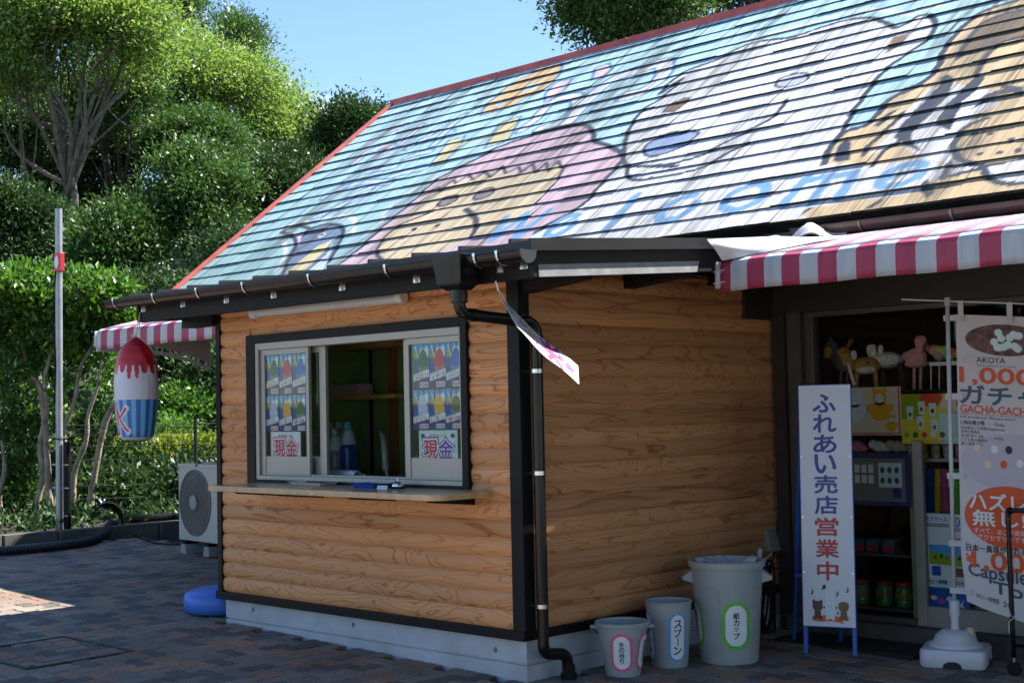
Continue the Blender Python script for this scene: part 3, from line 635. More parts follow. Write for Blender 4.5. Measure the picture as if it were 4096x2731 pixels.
poly(SKYB, cA((980, 385), (1010, 350), (1045, 345), (1020, 390))); poly(SKYB, cA((1160, 295), (1190, 245), (1280, 228), (1250, 262)))
# pink animal with a beige face
pk = cA((-60, 1440), (100, 1310), (230, 1190), (430, 1020), (600, 870), (850, 740), (1050, 640), (1300, 560), (1480, 515), (1590, 515), (1640, 570), (1650, 620), (1760, 660), (1840, 720), (1800, 790), (1700, 900), (1560, 1050), (1250, 1230), (1000, 1420), (500, 1560), (-100, 1620))
sline(WHT, .05, cC((540, 905), (600, 862), (700, 815), (760, 828), (830, 798), (960, 785), (1000, 825), (990, 882), (1060, 880), (1150, 830), (1160, 770), (1250, 690), (1400, 600), (1600, 510)))
sline(WHT, .05, cC((600, 920), (615, 990), (560, 1090)))
poly(PINK, pk); sline(NAVY, .055, pk[:18])
fc = cA((190, 1400), (195, 1290), (280, 1200), (410, 1090), (530, 970), (700, 905), (830, 865), (1000, 820), (1150, 840), (1300, 800), (1440, 785), (1400, 880), (1260, 1030), (1100, 1180), (850, 1260), (560, 1370), (250, 1450))
spoly(BEIGE, fc)
line(NAVY, .035, cA((480, 990), (600, 930), (610, 960), (700, 880), (720, 905), (800, 845), (835, 885), (905, 820), (950, 865), (1030, 788), (1050, 840), (1135, 790), (1155, 832), (1230, 768), (1250, 830), (1322, 758), (1335, 822), (1400, 750), (1425, 800), (1445, 788), (1400, 880), (1250, 1040)))
sline(NAVY, .045, cA((560, 1090), (400, 1160), (300, 1210), (220, 1290), (185, 1380), (250, 1440)))
def ellp(cx, cy, rx, ry, rot=0, n=18): return [(cx+rx*math.cos(t)*math.cos(rot)-ry*math.sin(t)*math.sin(rot), cy+rx*math.cos(t)*math.sin(rot)+ry*math.sin(t)*math.cos(rot)) for t in [2*math.pi*k/n for k in range(n)]]
for cx, cy, rx, ry in ((660, 1020, 72, 26), (900, 975, 76, 28)):
    e = cA(*ellp(cx, cy, rx, ry, -.42)); poly((.24, .2, .19), e); line(NAVY, .03, e+[e[0]])
for cx, cy in ((435, 1210), (590, 1185)): poly(NAVY, cA(*ellp(cx, cy, 22, 10, -.4)))
sline(NAVY, .06, cA((780, 1075), (840, 1130), (852, 1190), (820, 1260)))
# penguin
spoly(GREYB, cC((590, 1110), (640, 1000), (700, 905), (760, 855), (850, 832), (920, 842), (935, 885), (900, 960), (850, 1045), (800, 1120)))
poly(PALE, cC((820, 1100), (860, 1000), (880, 930), (840, 1000), (740, 1090))); poly(YEL, cC((610, 1100), (720, 1010), (800, 950), (870, 915), (862, 940), (800, 1010), (700, 1100)))
sline(NAVY, .05, cC((600, 1110), (640, 1000), (700, 905), (760, 855), (850, 832), (920, 842), (935, 885), (900, 960), (850, 1045)))
poly(LPINK, cC((640, 890), (710, 880), (690, 940), (660, 960))); sline(NAVY, .05, cC((590, 875), (660, 905), (668, 960), (640, 1020))); sline(NAVY, .05, cC((595, 870), (690, 842), (765, 862)))
poly(WHT, cC(*ellp(812, 888, 26, 13, -.4))); poly(NAVY, cC(*ellp(815, 888, 12, 7, -.4)))
# white bear
br = cA((1880, 800), (1840, 750), (1850, 640), (1880, 545), (1960, 425), (2100, 330), (2240, 200))+cB((60, 600), (200, 470), (400, 390), (500, 345), (620, 285), (780, 255), (900, 240), (1080, 180), (1250, 132), (1400, 125), (1500, 160), (1545, 182), (1620, 150), (1700, 105), (1765, 112), (1792, 155), (1780, 210), (1740, 260), (1640, 330), (1500, 430), (1400, 540), (1300, 680), (1200, 850), (1100, 1035))
poly(WHT, list(br)+cB((900, 1150), (300, 1250))+cA((2000, 900)))
sline(NAVY, .05, br); sline((.72, .75, .78), .05, cB((430, 355), (600, 252), (850, 200), (1080, 132), (1330, 72), (1500, 76), (1640, 102), (1710, 62), (1830, 45)))
poly(BRN, cB((1475, 345), (1530, 240), (1640, 210), (1590, 280)))
e = cB(*ellp(893, 513, 108, 38, -.28)); poly((.5, .53, .6), e); line(NAVY, .028, e+[e[0]])
sline(NAVY, .045, cB((855, 640), (800, 720), (700, 790), (520, 880), (350, 970), (150, 1030), (0, 1050))+cA((2200, 792), (2080, 785), (1880, 790)))
sline(NAVY, .045, cA((1870, 800), (1868, 850), (1920, 880), (2050, 872))+cB((0, 1125), (150, 1105), (350, 1050), (500, 960), (620, 905)))
e = cA((1975, 690), (2000, 640), (2090, 590), (2230, 560), (2345, 558), (2300, 620), (2200, 670), (2110, 705), (2010, 722)); spoly((.24, .32, .5), e); sline(NAVY, .03, list(e)+[e[0]])
e = cA((2105, 432), (2130, 390), (2240, 335), (2295, 328), (2250, 370), (2190, 425)); poly(BRN, e); line(NAVY, .02, list(e)+[e[0]])
# welcome lettering
def word(w_, pts): line(LBLUE, w_, pts)
word(.08, cA((1060, 1135), (950, 1290), (1195, 1105), (1100, 1290), (1340, 1085)))
def ring(cf, cx, cy, rx, ry, rot, a0, a1, w_=.085):
    n = 16; line(LBLUE, w_, cf(*[(cx+rx*math.cos(t)*math.cos(rot)-ry*math.sin(t)*math.sin(rot), cy+rx*math.cos(t)*math.sin(rot)+ry*math.sin(t)*math.cos(rot)) for t in [a0+(a1-a0)*k/n for k in range(n+1)]]))
ring(cA, 1430, 1190, 120, 38, -.60, -5.4, 0); word(.05, cA((1365, 1215), (1515, 1140)))
word(.085, cA((1930, 985), (1720, 1215))); ring(cA, 2210, 1070, 150, 52, -.52, -5.7, -.5)
ring(cB, 600, 1245, 150, 58, -.45, 0, 6.3); word(.085, cB((845, 1290), (985, 1120))); word(.085, cB((960, 1150), (1130, 1105), (1020, 1280))); word(.085, cB((1110, 1120), (1290, 1090), (1190, 1250)))
ring(cB, 1585, 1108, 150, 55, -.4, -5.5, -.05); word(.05, cB((1490, 1130), (1700, 1060)))
# tiger
tg = cB((1095, 1040), (1130, 940), (1230, 835), (1370, 785), (1490, 655), (1600, 580), (1720, 520), (1810, 430), (1845, 330), (1955, 185), (2100, 80), (2346, 0), (2900, -150), (3300, 900), (2900, 1120), (2346, 1290), (1950, 1300), (1000, 1400), (960, 1345), (1010, 1312), (1300, 1255), (1560, 1235), (1680, 1200), (1840, 1130), (1880, 1060), (1700, 1000), (1400, 1040))
poly(TIG, tg)
poly(WHT, cB((1370, 985), (1500, 860), (1600, 720), (1750, 565), (1900, 530), (2100, 565), (2180, 620), (2190, 660), (2000, 770), (1930, 870), (1905, 930), (1940, 1010), (2080, 1060), (1880, 1110), (1840, 1140), (1900, 1040), (1700, 1000), (1560, 900)))
sline(NAVY, .06, tg[:13])
for c, p in [(NAVY, cB((1820, 500), (1870, 475), (1910, 500), (1880, 600), (1760, 730), (1650, 840), (1640, 880), (1710, 960), (1600, 920), (1530, 870), (1600, 770), (1750, 620), (1820, 540))), (NAVY, cB((2050, 480), (2110, 480), (2060, 560), (1960, 660), (1910, 760), (1890, 830), (1790, 790), (1850, 680), (1960, 570))),
             (NAVY, cB((1150, 1025), (1180, 930), (1230, 880), (1265, 900), (1255, 1020))), (BRN, cB((1940, 370), (1980, 290), (2080, 160), (2250, 90), (2346, 75), (2600, 60), (2600, 220), (2346, 265), (2200, 285), (2000, 350))), (NAVY, cB((1690, 1200), (1745, 1130), (1790, 1210), (1740, 1250))),
             (NAVY, cB((2010, 700), (2120, 600), (2220, 570), (2180, 530), (2346, 560), (2346, 600), (2200, 610))), (NAVY, cB((1480, 640), (1600, 560), (1720, 540), (1600, 600))), (NAVY, cB((1440, 800), (1580, 680), (1500, 720), (1400, 800)))]: poly(c, p)
sline(NAVY, .045, cB((1340, 985), (1370, 930), (1480, 830), (1560, 750), (1590, 720))); sline(NAVY, .04, cB((1400, 1045), (1470, 950), (1560, 905)))
sline(NAVY, .05, cB((2346, 240), (2190, 292), (2100, 380), (2050, 480))); sline(NAVY, .05, cB((1935, 375), (1980, 290), (2080, 160), (2250, 85), (2346, 70)))
sline(NAVY, .05, cB((2110, 752), (2000, 800), (1935, 870), (1905, 930), (1940, 1000), (2020, 1038), (2130, 1045), (2250, 1030), (2346, 1000), (2500, 960)))
for cx, cy in ((2070, 975), (2195, 968), (2315, 955), (2040, 850), (2135, 845), (2265, 885)): poly(NAVY, cB(*ellp(cx, cy, 26, 14, -.2)))
e = cB((2100, 1055), (2115, 1110), (2200, 1155), (2346, 1160), (2500, 1100), (2500, 1000), (2346, 1015)); poly(WHT, e); sline(NAVY, .05, e[:5])
line(NAVY, .05, cB((1880, 1035), (1840, 1130), (2080, 1065))); line(NAVY, .03, cB((1010, 1310), (965, 1345))); line(NAVY, .04, cB((1440, 1270), (1380, 1310)))
def paint_at(P):
    """P: (n,2) roof coordinates -> linear colours"""
    n = len(P); t = np.clip((P[:, 1]-.2)/3.2, 0, 1)[:, None]; l = np.clip((P[:, 0]+7)/4.5, 0, 1)[:, None]
    C = np.array(TEAL)*(1-np.clip(t*.9+l*.5, 0, 1))+np.array(SKYB)*np.clip(t*.9+l*.5, 0, 1)
    for s in SH:
        Q = s[2]; w_ = s[3] if len(s) > 3 else 0
        lo = Q.min(0)-w_; hi = Q.max(0)+w_; idx = np.nonzero((P[:, 0] > lo[0]) & (P[:, 0] < hi[0]) & (P[:, 1] > lo[1]) & (P[:, 1] < hi[1]))[0]
        if not len(idx): continue
        X, Y = P[idx, 0], P[idx, 1]
        if s[0] == 'p':
            ins = np.zeros(len(idx), bool); j = len(Q)-1
            for i in range(len(Q)):
                xi, yi = Q[i]; xj, yj = Q[j]
                with np.errstate(divide='ignore', invalid='ignore'): ins ^= ((yi > Y) != (yj > Y)) & (X < (xj-xi)*(Y-yi)/(yj-yi+1e-12)+xi)
                j = i
            C[idx[ins]] = s[1]
        else:
            d = np.full(len(idx), 9.)
            for a, b in zip(Q[:-1], Q[1:]):
                e = b-a; q = np.clip(((X-a[0])*e[0]+(Y-a[1])*e[1])/(e@e+1e-9), 0, 1); d = np.minimum(d, np.hypot(X-a[0]-q*e[0], Y-a[1]-q*e[1]))
            C[idx[d < w_*.5]] = s[1]
    return C
M_MURAL = attr_paint('painted_shingle', .75, streak=.86)
EXP = .2045; NC = 20; TB = .0155
prng = random.Random(11); shl = []
for c in range(NC):
    x = VX+.03-(prng.random()*.3)
    while x < XR:
        wd = prng.uniform(.40, .60); a, b = max(x, VX+.028), min(x+wd, XR)
        if b-a > .08: shl.append((c, a, b))
        x += wd
def shingle(c, a, b):
    s0 = c*EXP+prng.uniform(-.006, .006); s1 = min(s0+EXP+.03, SLEN); nx = max(3, int((b-a)/.0125)); ns = 11
    th = TB*prng.uniform(.65, 1.3); xs_ = np.linspace(a+.001, b-.001, nx+1); ss = np.linspace(s0, s1, ns+1)
    gx, gs = np.meshgrid(xs_, ss); gh = th*(1-(gs-s0)/(s1-s0))+.0015
    rag = np.interp(xs_, np.linspace(a, b, 9), [prng.uniform(-.003, .003) for _ in range(9)])
    gs[0] += rag
    top = np.stack([gx.ravel(), EY+gs.ravel()*CT-gh.ravel()*ST, EZ+gs.ravel()*ST+gh.ravel()*CT], 1)
    bx = gx[0]; bs = gs[0]+.001; bh = np.full(nx+1, -.006)
    bot = np.stack([bx, EY+bs*CT-bh*ST, EZ+bs*ST+bh*CT], 1)
    col = np.ones((len(top)+2*(nx+1), 4)); col[:len(top), :3] = paint_at(np.stack([gx.ravel(), gs.ravel()], 1)); col[len(top):, :3] = (.018, .02, .018)
    V = np.concatenate([top, top[:nx+1], bot]); o = len(top)
    F = [(j*(nx+1)+i, j*(nx+1)+i+1, (j+1)*(nx+1)+i+1, (j+1)*(nx+1)+i) for j in range(ns) for i in range(nx)]
    F += [(o+nx+1+i, o+nx+2+i, o+i+1, o+i) for i in range(nx)]
    return V, F, col
def seen(c, a, b):
    p = np.array(rp((a+b)/2, (c+.5)*EXP))-CAM; dp = p@fw; u = CX+FPX*(p@rt2)/dp; v = CY-FPX*(p@up2)/dp
    return -60 < u < 4200 and v > -60 and v < (1180-.128*(u-500) if u < 2900 else 960), dp
order = sorted(range(len(shl)), key=lambda i: (not seen(*shl[i])[0], seen(*shl[i])[1]))
fV, fF, fC, nf = [], [], [], 0
for k, i in enumerate(order):
    V, F, col = shingle(*shl[i])
    if k < 300:
        off = np.array(_off[mroof.name]); me = bpy.data.meshes.new('shingle'); me.from_pydata((V-off).tolist(), [], F); me.materials.append(M_MURAL); set_paint(me, col)
        o = bpy.data.objects.new('shingle', me); link(o, mroof)
    else: fV.append(V); fF += [tuple(q+nf for q in f) for f in F]; fC.append(col); nf += len(V)
if fV:
    me = bpy.data.meshes.new('shingle_field'); me.from_pydata((np.concatenate(fV)-np.array(_off[mroof.name])).tolist(), [], fF); me.materials.append(M_MURAL); set_paint(me, np.concatenate(fC))
    o = bpy.data.objects.new('shingle_field', me); link(o, mroof); tag(o, kind='stuff')
# eave: dark rafters' fascia and brown gutter over the shop front
ob('eave_board', MB().box(VX+.05, XR, EY+.03, EY+.06, EZ-.19, EZ-.06), M_DARKBROWN, shop)
ob('eave_soffit', MB().box(VX+.05, XR, EY+.06, 2.5, EZ-.19, EZ-.17), M_DARKBROWN, shop)
g2z = lambda x: EZ-.065
g2 = ob('gutter', gutter_mesh(.56, XR, g2z, EY-.045, .052), M_BROWNMET, shop, auto=35)
ob('gutter_sleeve', MB().add(gutter_mesh(.545, .80, g2z, EY-.045, .0555).v, gutter_mesh(.545, .80, g2z, EY-.045, .0555).f), mat('newer_brown_gutter', (.04, .022, .025), .28), g2, auto=35)
for x in (.615, 1.03, 1.62, 2.2, 2.8):
    h = MB()
    for k in range(10):
        a0, a1 = math.pi*(1+k/10), math.pi*(1+(k+1)/10); q = lambda r, a: (EY-.045+r*math.cos(a), g2z(0)+1.05*r*math.sin(a))
        (ya, za), (yb, zb), (yc, zc), (yd, zd) = q(.0565, a0), q(.0565, a1), q(.061, a0), q(.061, a1)
        h.hexa([(x-.008, ya, za), (x+.008, ya, za), (x+.008, yb, zb), (x-.008, yb, zb)], [(x-.008, yc, zc), (x+.008, yc, zc), (x+.008, yd, zd), (x-.008, yd, zd)])
    ob('hanger', h, mat('dull_hanger', (.22, .17, .16), .5, metal=.5), g2)
# ---------------- walls and shop front
WALLY = 2.5
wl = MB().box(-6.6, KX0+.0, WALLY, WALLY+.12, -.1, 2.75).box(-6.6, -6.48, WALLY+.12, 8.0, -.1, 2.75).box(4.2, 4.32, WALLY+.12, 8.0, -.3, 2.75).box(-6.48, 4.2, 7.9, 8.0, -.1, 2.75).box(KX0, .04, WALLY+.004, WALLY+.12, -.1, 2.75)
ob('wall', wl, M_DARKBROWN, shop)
for x0, x1 in ((-6.6, -6.48), (4.2, 4.32)):
    ob('gable_wall', MB().add([(x, y, z) for x in (x0, x1) for y, z in ((2.5, 2.751), (8.0, 2.751), (RYD, RZD-.16))], [(0, 1, 2), (5, 4, 3), (0, 3, 4, 1), (1, 4, 5, 2), (2, 5, 3, 0)]), M_DARKBROWN, shop)
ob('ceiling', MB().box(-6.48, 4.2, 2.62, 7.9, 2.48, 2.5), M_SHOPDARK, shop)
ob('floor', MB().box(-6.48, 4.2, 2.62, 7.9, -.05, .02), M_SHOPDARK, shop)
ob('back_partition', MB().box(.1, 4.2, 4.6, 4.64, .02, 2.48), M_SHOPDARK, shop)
ob('header_beam', MB().box(.04, 4.2, 2.44, 2.62, 2.10, 2.60), M_DARKBROWN, shop)
ob('bracket_block', MB().prism([(0, 0), (.30, 0), (.30, .42), (-.02, .42)], Frame((.035, 2.42, 2.06), (0, -1, 0), (0, 0, 1)), -.0, .06), M_DARKBROWN, shop)
ob('door_post', MB().box(.04, .13, 2.42, 2.6, -.08, 2.10), M_DARKBROWN, shop)
ob('door_post', MB().box(.135, .24, 2.45, 2.6, -.08, 2.10), M_SHOPALU, shop)
sf = ob('shopfront_frame', MB().box(.26, .315, 2.485, 2.56, .09, 2.099).box(.315, 4.2, 2.487, 2.56, 2.065, 2.099).box(2.1, 2.16, 2.484, 2.56, .09, 2.065).box(.315, 1.01, 2.487, 2.56, .09, .125).box(.24, .26, 2.5, 2.56, .0, 2.099), M_SHOPALU, shop, bevel=.003)
ob('low_mullion', MB().box(1.01, 1.075, 2.483, 2.519, .09, 1.235), M_SHOPPANEL, sf, bevel=.003)
ob('threshold', MB().box(.1, 4.2, 2.40, 2.62, -.1, .088), mat('threshold_concrete', (.07, .068, .066), .85, var=.3), shop)
ob('kick_panel', MB().box(1.075, 4.2, 2.49, 2.519, .09, .215), M_SHOPPANEL, sf)
for a, b, z in ((.315, 2.1, .125), (2.16, 4.2, .215)): ob('pane', MB().box(a, b, 2.52, 2.525, z, 2.065), M_GLASS, sf)
ob('floor_mat', MB().box(.25, 1.25, 1.98, 2.38, -.03, gz(.75)+.016), mat('mat_rubber', (.012, .011, .011), .9), shop)
# ================================================================ AWNINGS
def stripes(name, x0, period, red=(.50, .055, .12), wht=(.62, .66, .68)):
    m, t, b = newmat(name); lk = t.links.new; tcn = N(t, 'TexCoord'); sp = N(t, 'SeparateXYZ'); lk(tcn.outputs['Object'], sp.inputs[0])
    a = N(t, 'Math', operation='SUBTRACT'); a.inputs[1].default_value = x0; lk(sp.outputs[0], a.inputs[0]); d = N(t, 'Math', operation='DIVIDE'); d.inputs[1].default_value = period; lk(a.outputs[0], d.inputs[0])
    f = N(t, 'Math', operation='FRACT'); lk(d.outputs[0], f.inputs[0]); g = N(t, 'Math', operation='GREATER_THAN'); g.inputs[1].default_value = .5; lk(f.outputs[0], g.inputs[0])
    mixc = N(t, 'MixRGB'); mixc.inputs[1].default_value = (*red, 1); mixc.inputs[2].default_value = (*wht, 1); lk(g.outputs[0], mixc.inputs[0])
    nz = N(t, 'TexNoise', Scale=5.0, Detail=6.0); sc = N(t, 'VectorMath', operation='MULTIPLY'); sc.inputs[1].default_value = (4, 4, .7); lk(tcn.outputs['Object'], sc.inputs[0]); lk(sc.outputs[0], nz.inputs['Vector'])
    r = N(t, 'MapRange'); r.inputs[1].default_value = .3; r.inputs[2].default_value = .75; r.inputs[3].default_value = 1.05; r.inputs[4].default_value = .78; lk(nz.outputs['Fac'], r.inputs[0])
    v = N(t, 'VectorMath', operation='SCALE'); lk(mixc.outputs[0], v.inputs[0]); lk(r.outputs[0], v.inputs['Scale']); lk(v.outputs[0], b.inputs['Base Color']); b.inputs['Roughness'].default_value = .5
    tl = N(t, 'BsdfTranslucent'); lk(v.outputs[0], tl.inputs[0]); ms = N(t, 'MixShader'); ms.inputs[0].default_value = .22; out = t.nodes['Material Output']; lk(b.outputs[0], ms.inputs[1]); lk(tl.outputs[0], ms.inputs[2]); lk(ms.outputs[0], out.inputs[0])
    return m
AWY, AWZ, AVZ = 1.15, 2.325, 2.155
M_PIPE = mat('white_pipe', (.55, .55, .57), .4, var=.1)
def awning(label, x0, x1, phase, period, arms=True):
    loc = ((x0+x1)/2, 2.44, 2.2)
    t = thing('awning', label, 'awning', loc, group='striped awnings on the shop front')
    m = stripes('awning_stripes', phase-loc[0], period); mt_ = stripes('awning_sunlit_top', phase-loc[0], period, (.72, .36, .46), (.78, .78, .79))  # top stripes are paler: strong sunlight is put into their colour
    n = int((x1-x0)/.03)
    prof = [(2.44, 2.575), (2.15, 2.545), (1.9, 2.510), (1.65, 2.460), (1.4, 2.402), (1.2, 2.346), (1.165, 2.328), (1.15, 2.305), (1.149, 2.25), (1.148, 2.20), (1.150, AVZ)]
    def fn(a, b):
        k = b*(len(prof)-1); i = min(int(k), len(prof)-2); q = k-i; y = prof[i][0]*(1-q)+prof[i+1][0]*q; z = prof[i][1]*(1-q)+prof[i+1][1]*q
        x = x0+(x1-x0)*a; sag = -.003*math.sin(math.pi*min(1, max(0, (2.44-y)/1.25)))*(1+.4*math.sin(x*3.1)); z += sag if y > 1.2 else .003*math.sin(x*9)
        return (x, y+(0 if y > 1.2 else .004*math.sin(x*5)), z)
    L_ = len(prof)-1
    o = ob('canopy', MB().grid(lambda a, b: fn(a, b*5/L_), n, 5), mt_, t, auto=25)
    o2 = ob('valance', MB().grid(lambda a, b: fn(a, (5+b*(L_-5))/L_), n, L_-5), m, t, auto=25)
    for q_ in (o, o2): s = q_.modifiers.new('solid', 'SOLIDIFY'); s.thickness = .002
    for xe in (x0-.022, x1+.022):
        arm = [(xe, 1.16, AVZ+.175), (xe, 1.155, AVZ+.02)]
        ob('end_post', MB().tube(arm, .019, 10), M_PIPE, t, smooth=True)
        if not arms and xe < loc[0]:
            for zz in (AVZ+.05, AVZ+.12): ob('lacing', MB().tube([(xe+.055, 1.145, zz+.006), (xe-.02, 1.138, zz), (xe-.022, 1.165, zz-.012), (xe+.03, 1.146, zz-.006)], .0035, 5), M_STRING, o)
            continue
        q = [(xe, 1.16, AVZ-.005), (xe, 1.5, AVZ-.005), (xe, 1.8, AVZ-.02), (xe, 2.05, AVZ-.06), (xe, 2.25, AVZ-.115), (xe, 2.43, AVZ-.19)]
        q = smooth(q); ob('arm', MB().tube(q, .017, 10), M_PIPE, t, smooth=True)
        # laced end panel of the canopy
        side = xe+(.024 if xe < loc[0] else -.024)
        def pan(a, b, side=side):
            y = 1.16+1.26*a; zt = np.interp(y, [p[0] for p in prof[:7]][::-1], [p[1] for p in prof[:7]][::-1])-.004; zb = np.interp(y, [1.16, 1.5, 1.8, 2.05, 2.25, 2.43], [AVZ+.05, AVZ+.045, AVZ+.03, AVZ-.01, AVZ-.065, AVZ-.14])
            return (side, y, zt*(1-b)+zb*b)
        pm = ob('end_panel', MB().grid(pan, 14, 3), mat('awning_white', (.55, .50, .47), .6), t)
        for k in range(9):
            y = 1.25+k*.14; zb = np.interp(y, [1.16, 1.5, 1.8, 2.05, 2.25, 2.43], [AVZ+.05, AVZ+.045, AVZ+.03, AVZ-.01, AVZ-.065, AVZ-.14])
            ob('lacing', MB().tube([(side, y, zb+.012), (xe-.019, y+.02, zb-.045), (xe, y+.03, zb-.075), (xe+.019, y+.045, zb-.05), (side, y+.06, zb+.01)], .0035, 5), M_STRING, pm)
        for zz in (AVZ+.05, AVZ+.12):
            ob('lacing', MB().tube([(side+(.03 if xe < loc[0] else -.03), 1.146, zz+.006), (xe-.02, 1.138, zz), (xe-.022, 1.165, zz-.012), (side, 1.146, zz-.006)], .0035, 5), M_STRING, pm)
    return t
PR = .2355
awR = awning('red and white striped awning over the shop window beside the A-frame sign', .545, 3.4, .5, PR, arms=False)
awL = awning('red and white striped awning projecting beyond the kiosk wall above the air conditioner', -6.77, -2.99, -6.68, PR)
# loose bunched cloth where the right awning meets the kiosk roof
def crumple(a, b):
    x = .50+.42*a; y = 1.62+.40*b; z = 2.465+.075*(b)+.05*math.sin(math.pi*a)*math.sin(math.pi*b)+.028*math.sin(9*a+5*b)+.018*math.sin(17*b-6*a)
    return (x, y+.03*math.sin(8*a), z)
fA, fB, fC, fE = np.array((.578, 1.125, 2.333)), at(2828, 957, 0, .585), at(3100, 946, 0, .585), np.array((1.15, 1.55, 2.452))
def flap(a, b):
    p = (fA*(1-b)+fB*b)*(1-a)+(fE*(1-b)+fC*b)*a; p[2] += .012*math.sin(3.1*a)*math.sin(3.1*b)+.006*math.sin(9*a+4*b)*math.sin(3.1*b); return p
ob('loose_flap', MB().grid(flap, 12, 12), mat('awning_clean_white', (.74, .73, .74), .6), awR, smooth=True)
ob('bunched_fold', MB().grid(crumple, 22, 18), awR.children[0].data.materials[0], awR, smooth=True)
# ================================================================ WINDOW POSTERS
C_ = lambda n, *c: flatm('ink_'+n, srgb(*c)[:3], .35)
INK = dict(sky=C_('sky', 70, 160, 225), sea=C_('sea', 8, 85, 165), hill=C_('hill', 140, 170, 10), sandb=C_('sandb', 165, 110, 50), white=C_('white', 225, 228, 235), navy=C_('navy', 10, 45, 110), red=C_('red', 175, 15, 45), gold=C_('gold', 120, 105, 20), black=C_('black', 20, 20, 22), trunk=C_('trunk', 110, 75, 45), leafg=C_('leafg', 40, 110, 40),
           melon=C_('melon', 5, 100, 50), ichigo=C_('ichigo', 205, 10, 45), blueh=C_('blueh', 10, 100, 195), mizore=C_('mizore', 200, 200, 225), lemon=C_('lemon', 235, 175, 15), uji=C_('uji', 85, 105, 30), pink=C_('pink', 225, 60, 120), purple=C_('purple', 110, 50, 160), orange=C_('orange', 215, 75, 20), slate=C_('slate', 50, 75, 95), grey=C_('grey', 110, 112, 118), brown=C_('brown', 60, 25, 20), lilac=C_('lilac', 190, 180, 195), signblue=C_('signblue', 15, 40, 140), signred=C_('signred', 170, 15, 35), yellow=C_('yellow', 225, 205, 60), mint=C_('mint', 190, 220, 215), cup=C_('cup', 205, 225, 230), cream=C_('cream', 225, 205, 180))
FLV = [('メロン', 'melon', 'green melon'), ('イチゴ', 'ichigo', 'red strawberry'), ('ハワイアンブルー', 'blueh', 'blue'), ('ミゾレ', 'mizore', 'white'), ('レモン', 'lemon', 'yellow lemon'), ('宇治', 'uji', 'dark green tea')]
def rect(a, b, c, d): return [(a, b), (c, b), (c, d), (a, d)]
def flavour_poster(x0, x1, z0, z1, fl, where):
    w, h = x1-x0, z1-z0; txt, ink, nm = fl
    t = thing('price_poster', f'{nm} shaved ice price poster on the {where}', 'poster', ((x0+x1)/2, .004, z0), group='shaved ice posters in the kiosk window')
    f = Frame((x0, .0045, z0), (1, 0, 0), (0, 0, 1))
    def P(a, b): return (a*w, b*h)
    ob('sheet', MB().prism(rect(0, 0, w, h), f, -.0012, 0), INK['white'], t)
    ob('sky_print', MB().flat([P(*q) for q in rect(0, .55, 1, 1)], f, .0003), INK['sky'], t)
    ob('cloud_print', MB().flat([P(*q) for q in ((.35, .72), (.95, .7), (.97, .86), (.85, .93), (.75, .86), (.62, .9), (.45, .85))], f, .0006), INK['white'], t)
    ob('palm_print', MB().flat([P(*q) for q in ((.27, .72), (.36, .72), (.34, .86), (.40, 1), (.30, 1), (.26, .86))], f, .0008), INK['trunk'], t)
    ob('palm_leaf_print', MB().flat([P(*q) for q in ((.60, .82), (.66, .82), (.68, .93), (.74, 1), (.55, 1), (.62, .93))], f, .0008), INK['leafg'], t)
    ob('sea_print', MB().flat([P(*q) for q in rect(0, .28, 1, .66)], f, .0007), INK['sea'], t)
    ob('beach_print', MB().flat([P(*q) for q in ((0, .63), (.4, .63), (.32, .67), (0, .68))], f, .0010), INK['sandb'], t)
    ob('island_print', MB().flat([P(*q) for q in ((0, .675), (.34, .67), (.30, .74), (.18, .79), (0, .78))], f, .0010), INK['hill'], t)
    ob('straw_print', MB().flat([P(*q) for q in ((.10, .92), (.15, .93), (.34, .68), (.30, .66))], f, .0011), INK['white'], t)
    ob('ice_print', MB().flat([P(.62+.36*math.sin(a)*(.75 if math.cos(a) > 0 else .95), .60+.25*math.cos(a)*(1 if math.cos(a) > 0 else .7)) for a in [2*math.pi*k/20 for k in range(20)]], f, .0013), INK[ink], t)
    ob('cup_print', MB().flat([P(*q) for q in ((.30, .50), (.62, .455), (.95, .52), (.88, .30), (.36, .30))], f, .0015), mat('ink_'+ink+'_cup', tuple(.7*INKC[ink][i]+.14 for i in range(3)), .35, var=.15, scale=40), t)
    ob('name_band', MB().flat([P(*q) for q in ((0, .17), (1, .27), (1, .43), (0, .33))], f, .0018), INK['white'], t)
    ob('footer_print', MB().flat([P(*q) for q in ((0, 0), (1, 0), (1, .265), (0, .165))], f, .0016), INK['navy'], t)
    ob('price_tag', MB().flat([P(*q) for q in rect(.40, .04, .95, .155)], f, .0020), INK['white'], t)
    ob('price_lettering', MB().text(('¥200', .03), f, .43*w, .055*h, .92*w, .14*h, .0024, keep=False), INK['red'], t)
    ob('name_lettering', MB().text((txt, .03), f, .10*w, .225*h, .93*w, .325*h, .0024, shear=.10*h/w, keep=False), INK['red'], t)
    ob('small_lettering', MB().text(('はちみつ入り', .015), f, .06*w, .315*h, .62*w, .375*h, .0024, shear=.10*h/w, keep=False), INK['gold'], t)
INKC = {k: srgb(*c)[:3] for k, c in dict(melon=(20, 115, 65), ichigo=(200, 25, 60), blueh=(30, 115, 195), mizore=(200, 200, 225), lemon=(235, 175, 15), uji=(85, 105, 30)).items()}
def px(org, sc, x, y): return at(org[0]+x/sc, org[1]+y/sc, 1, .004)
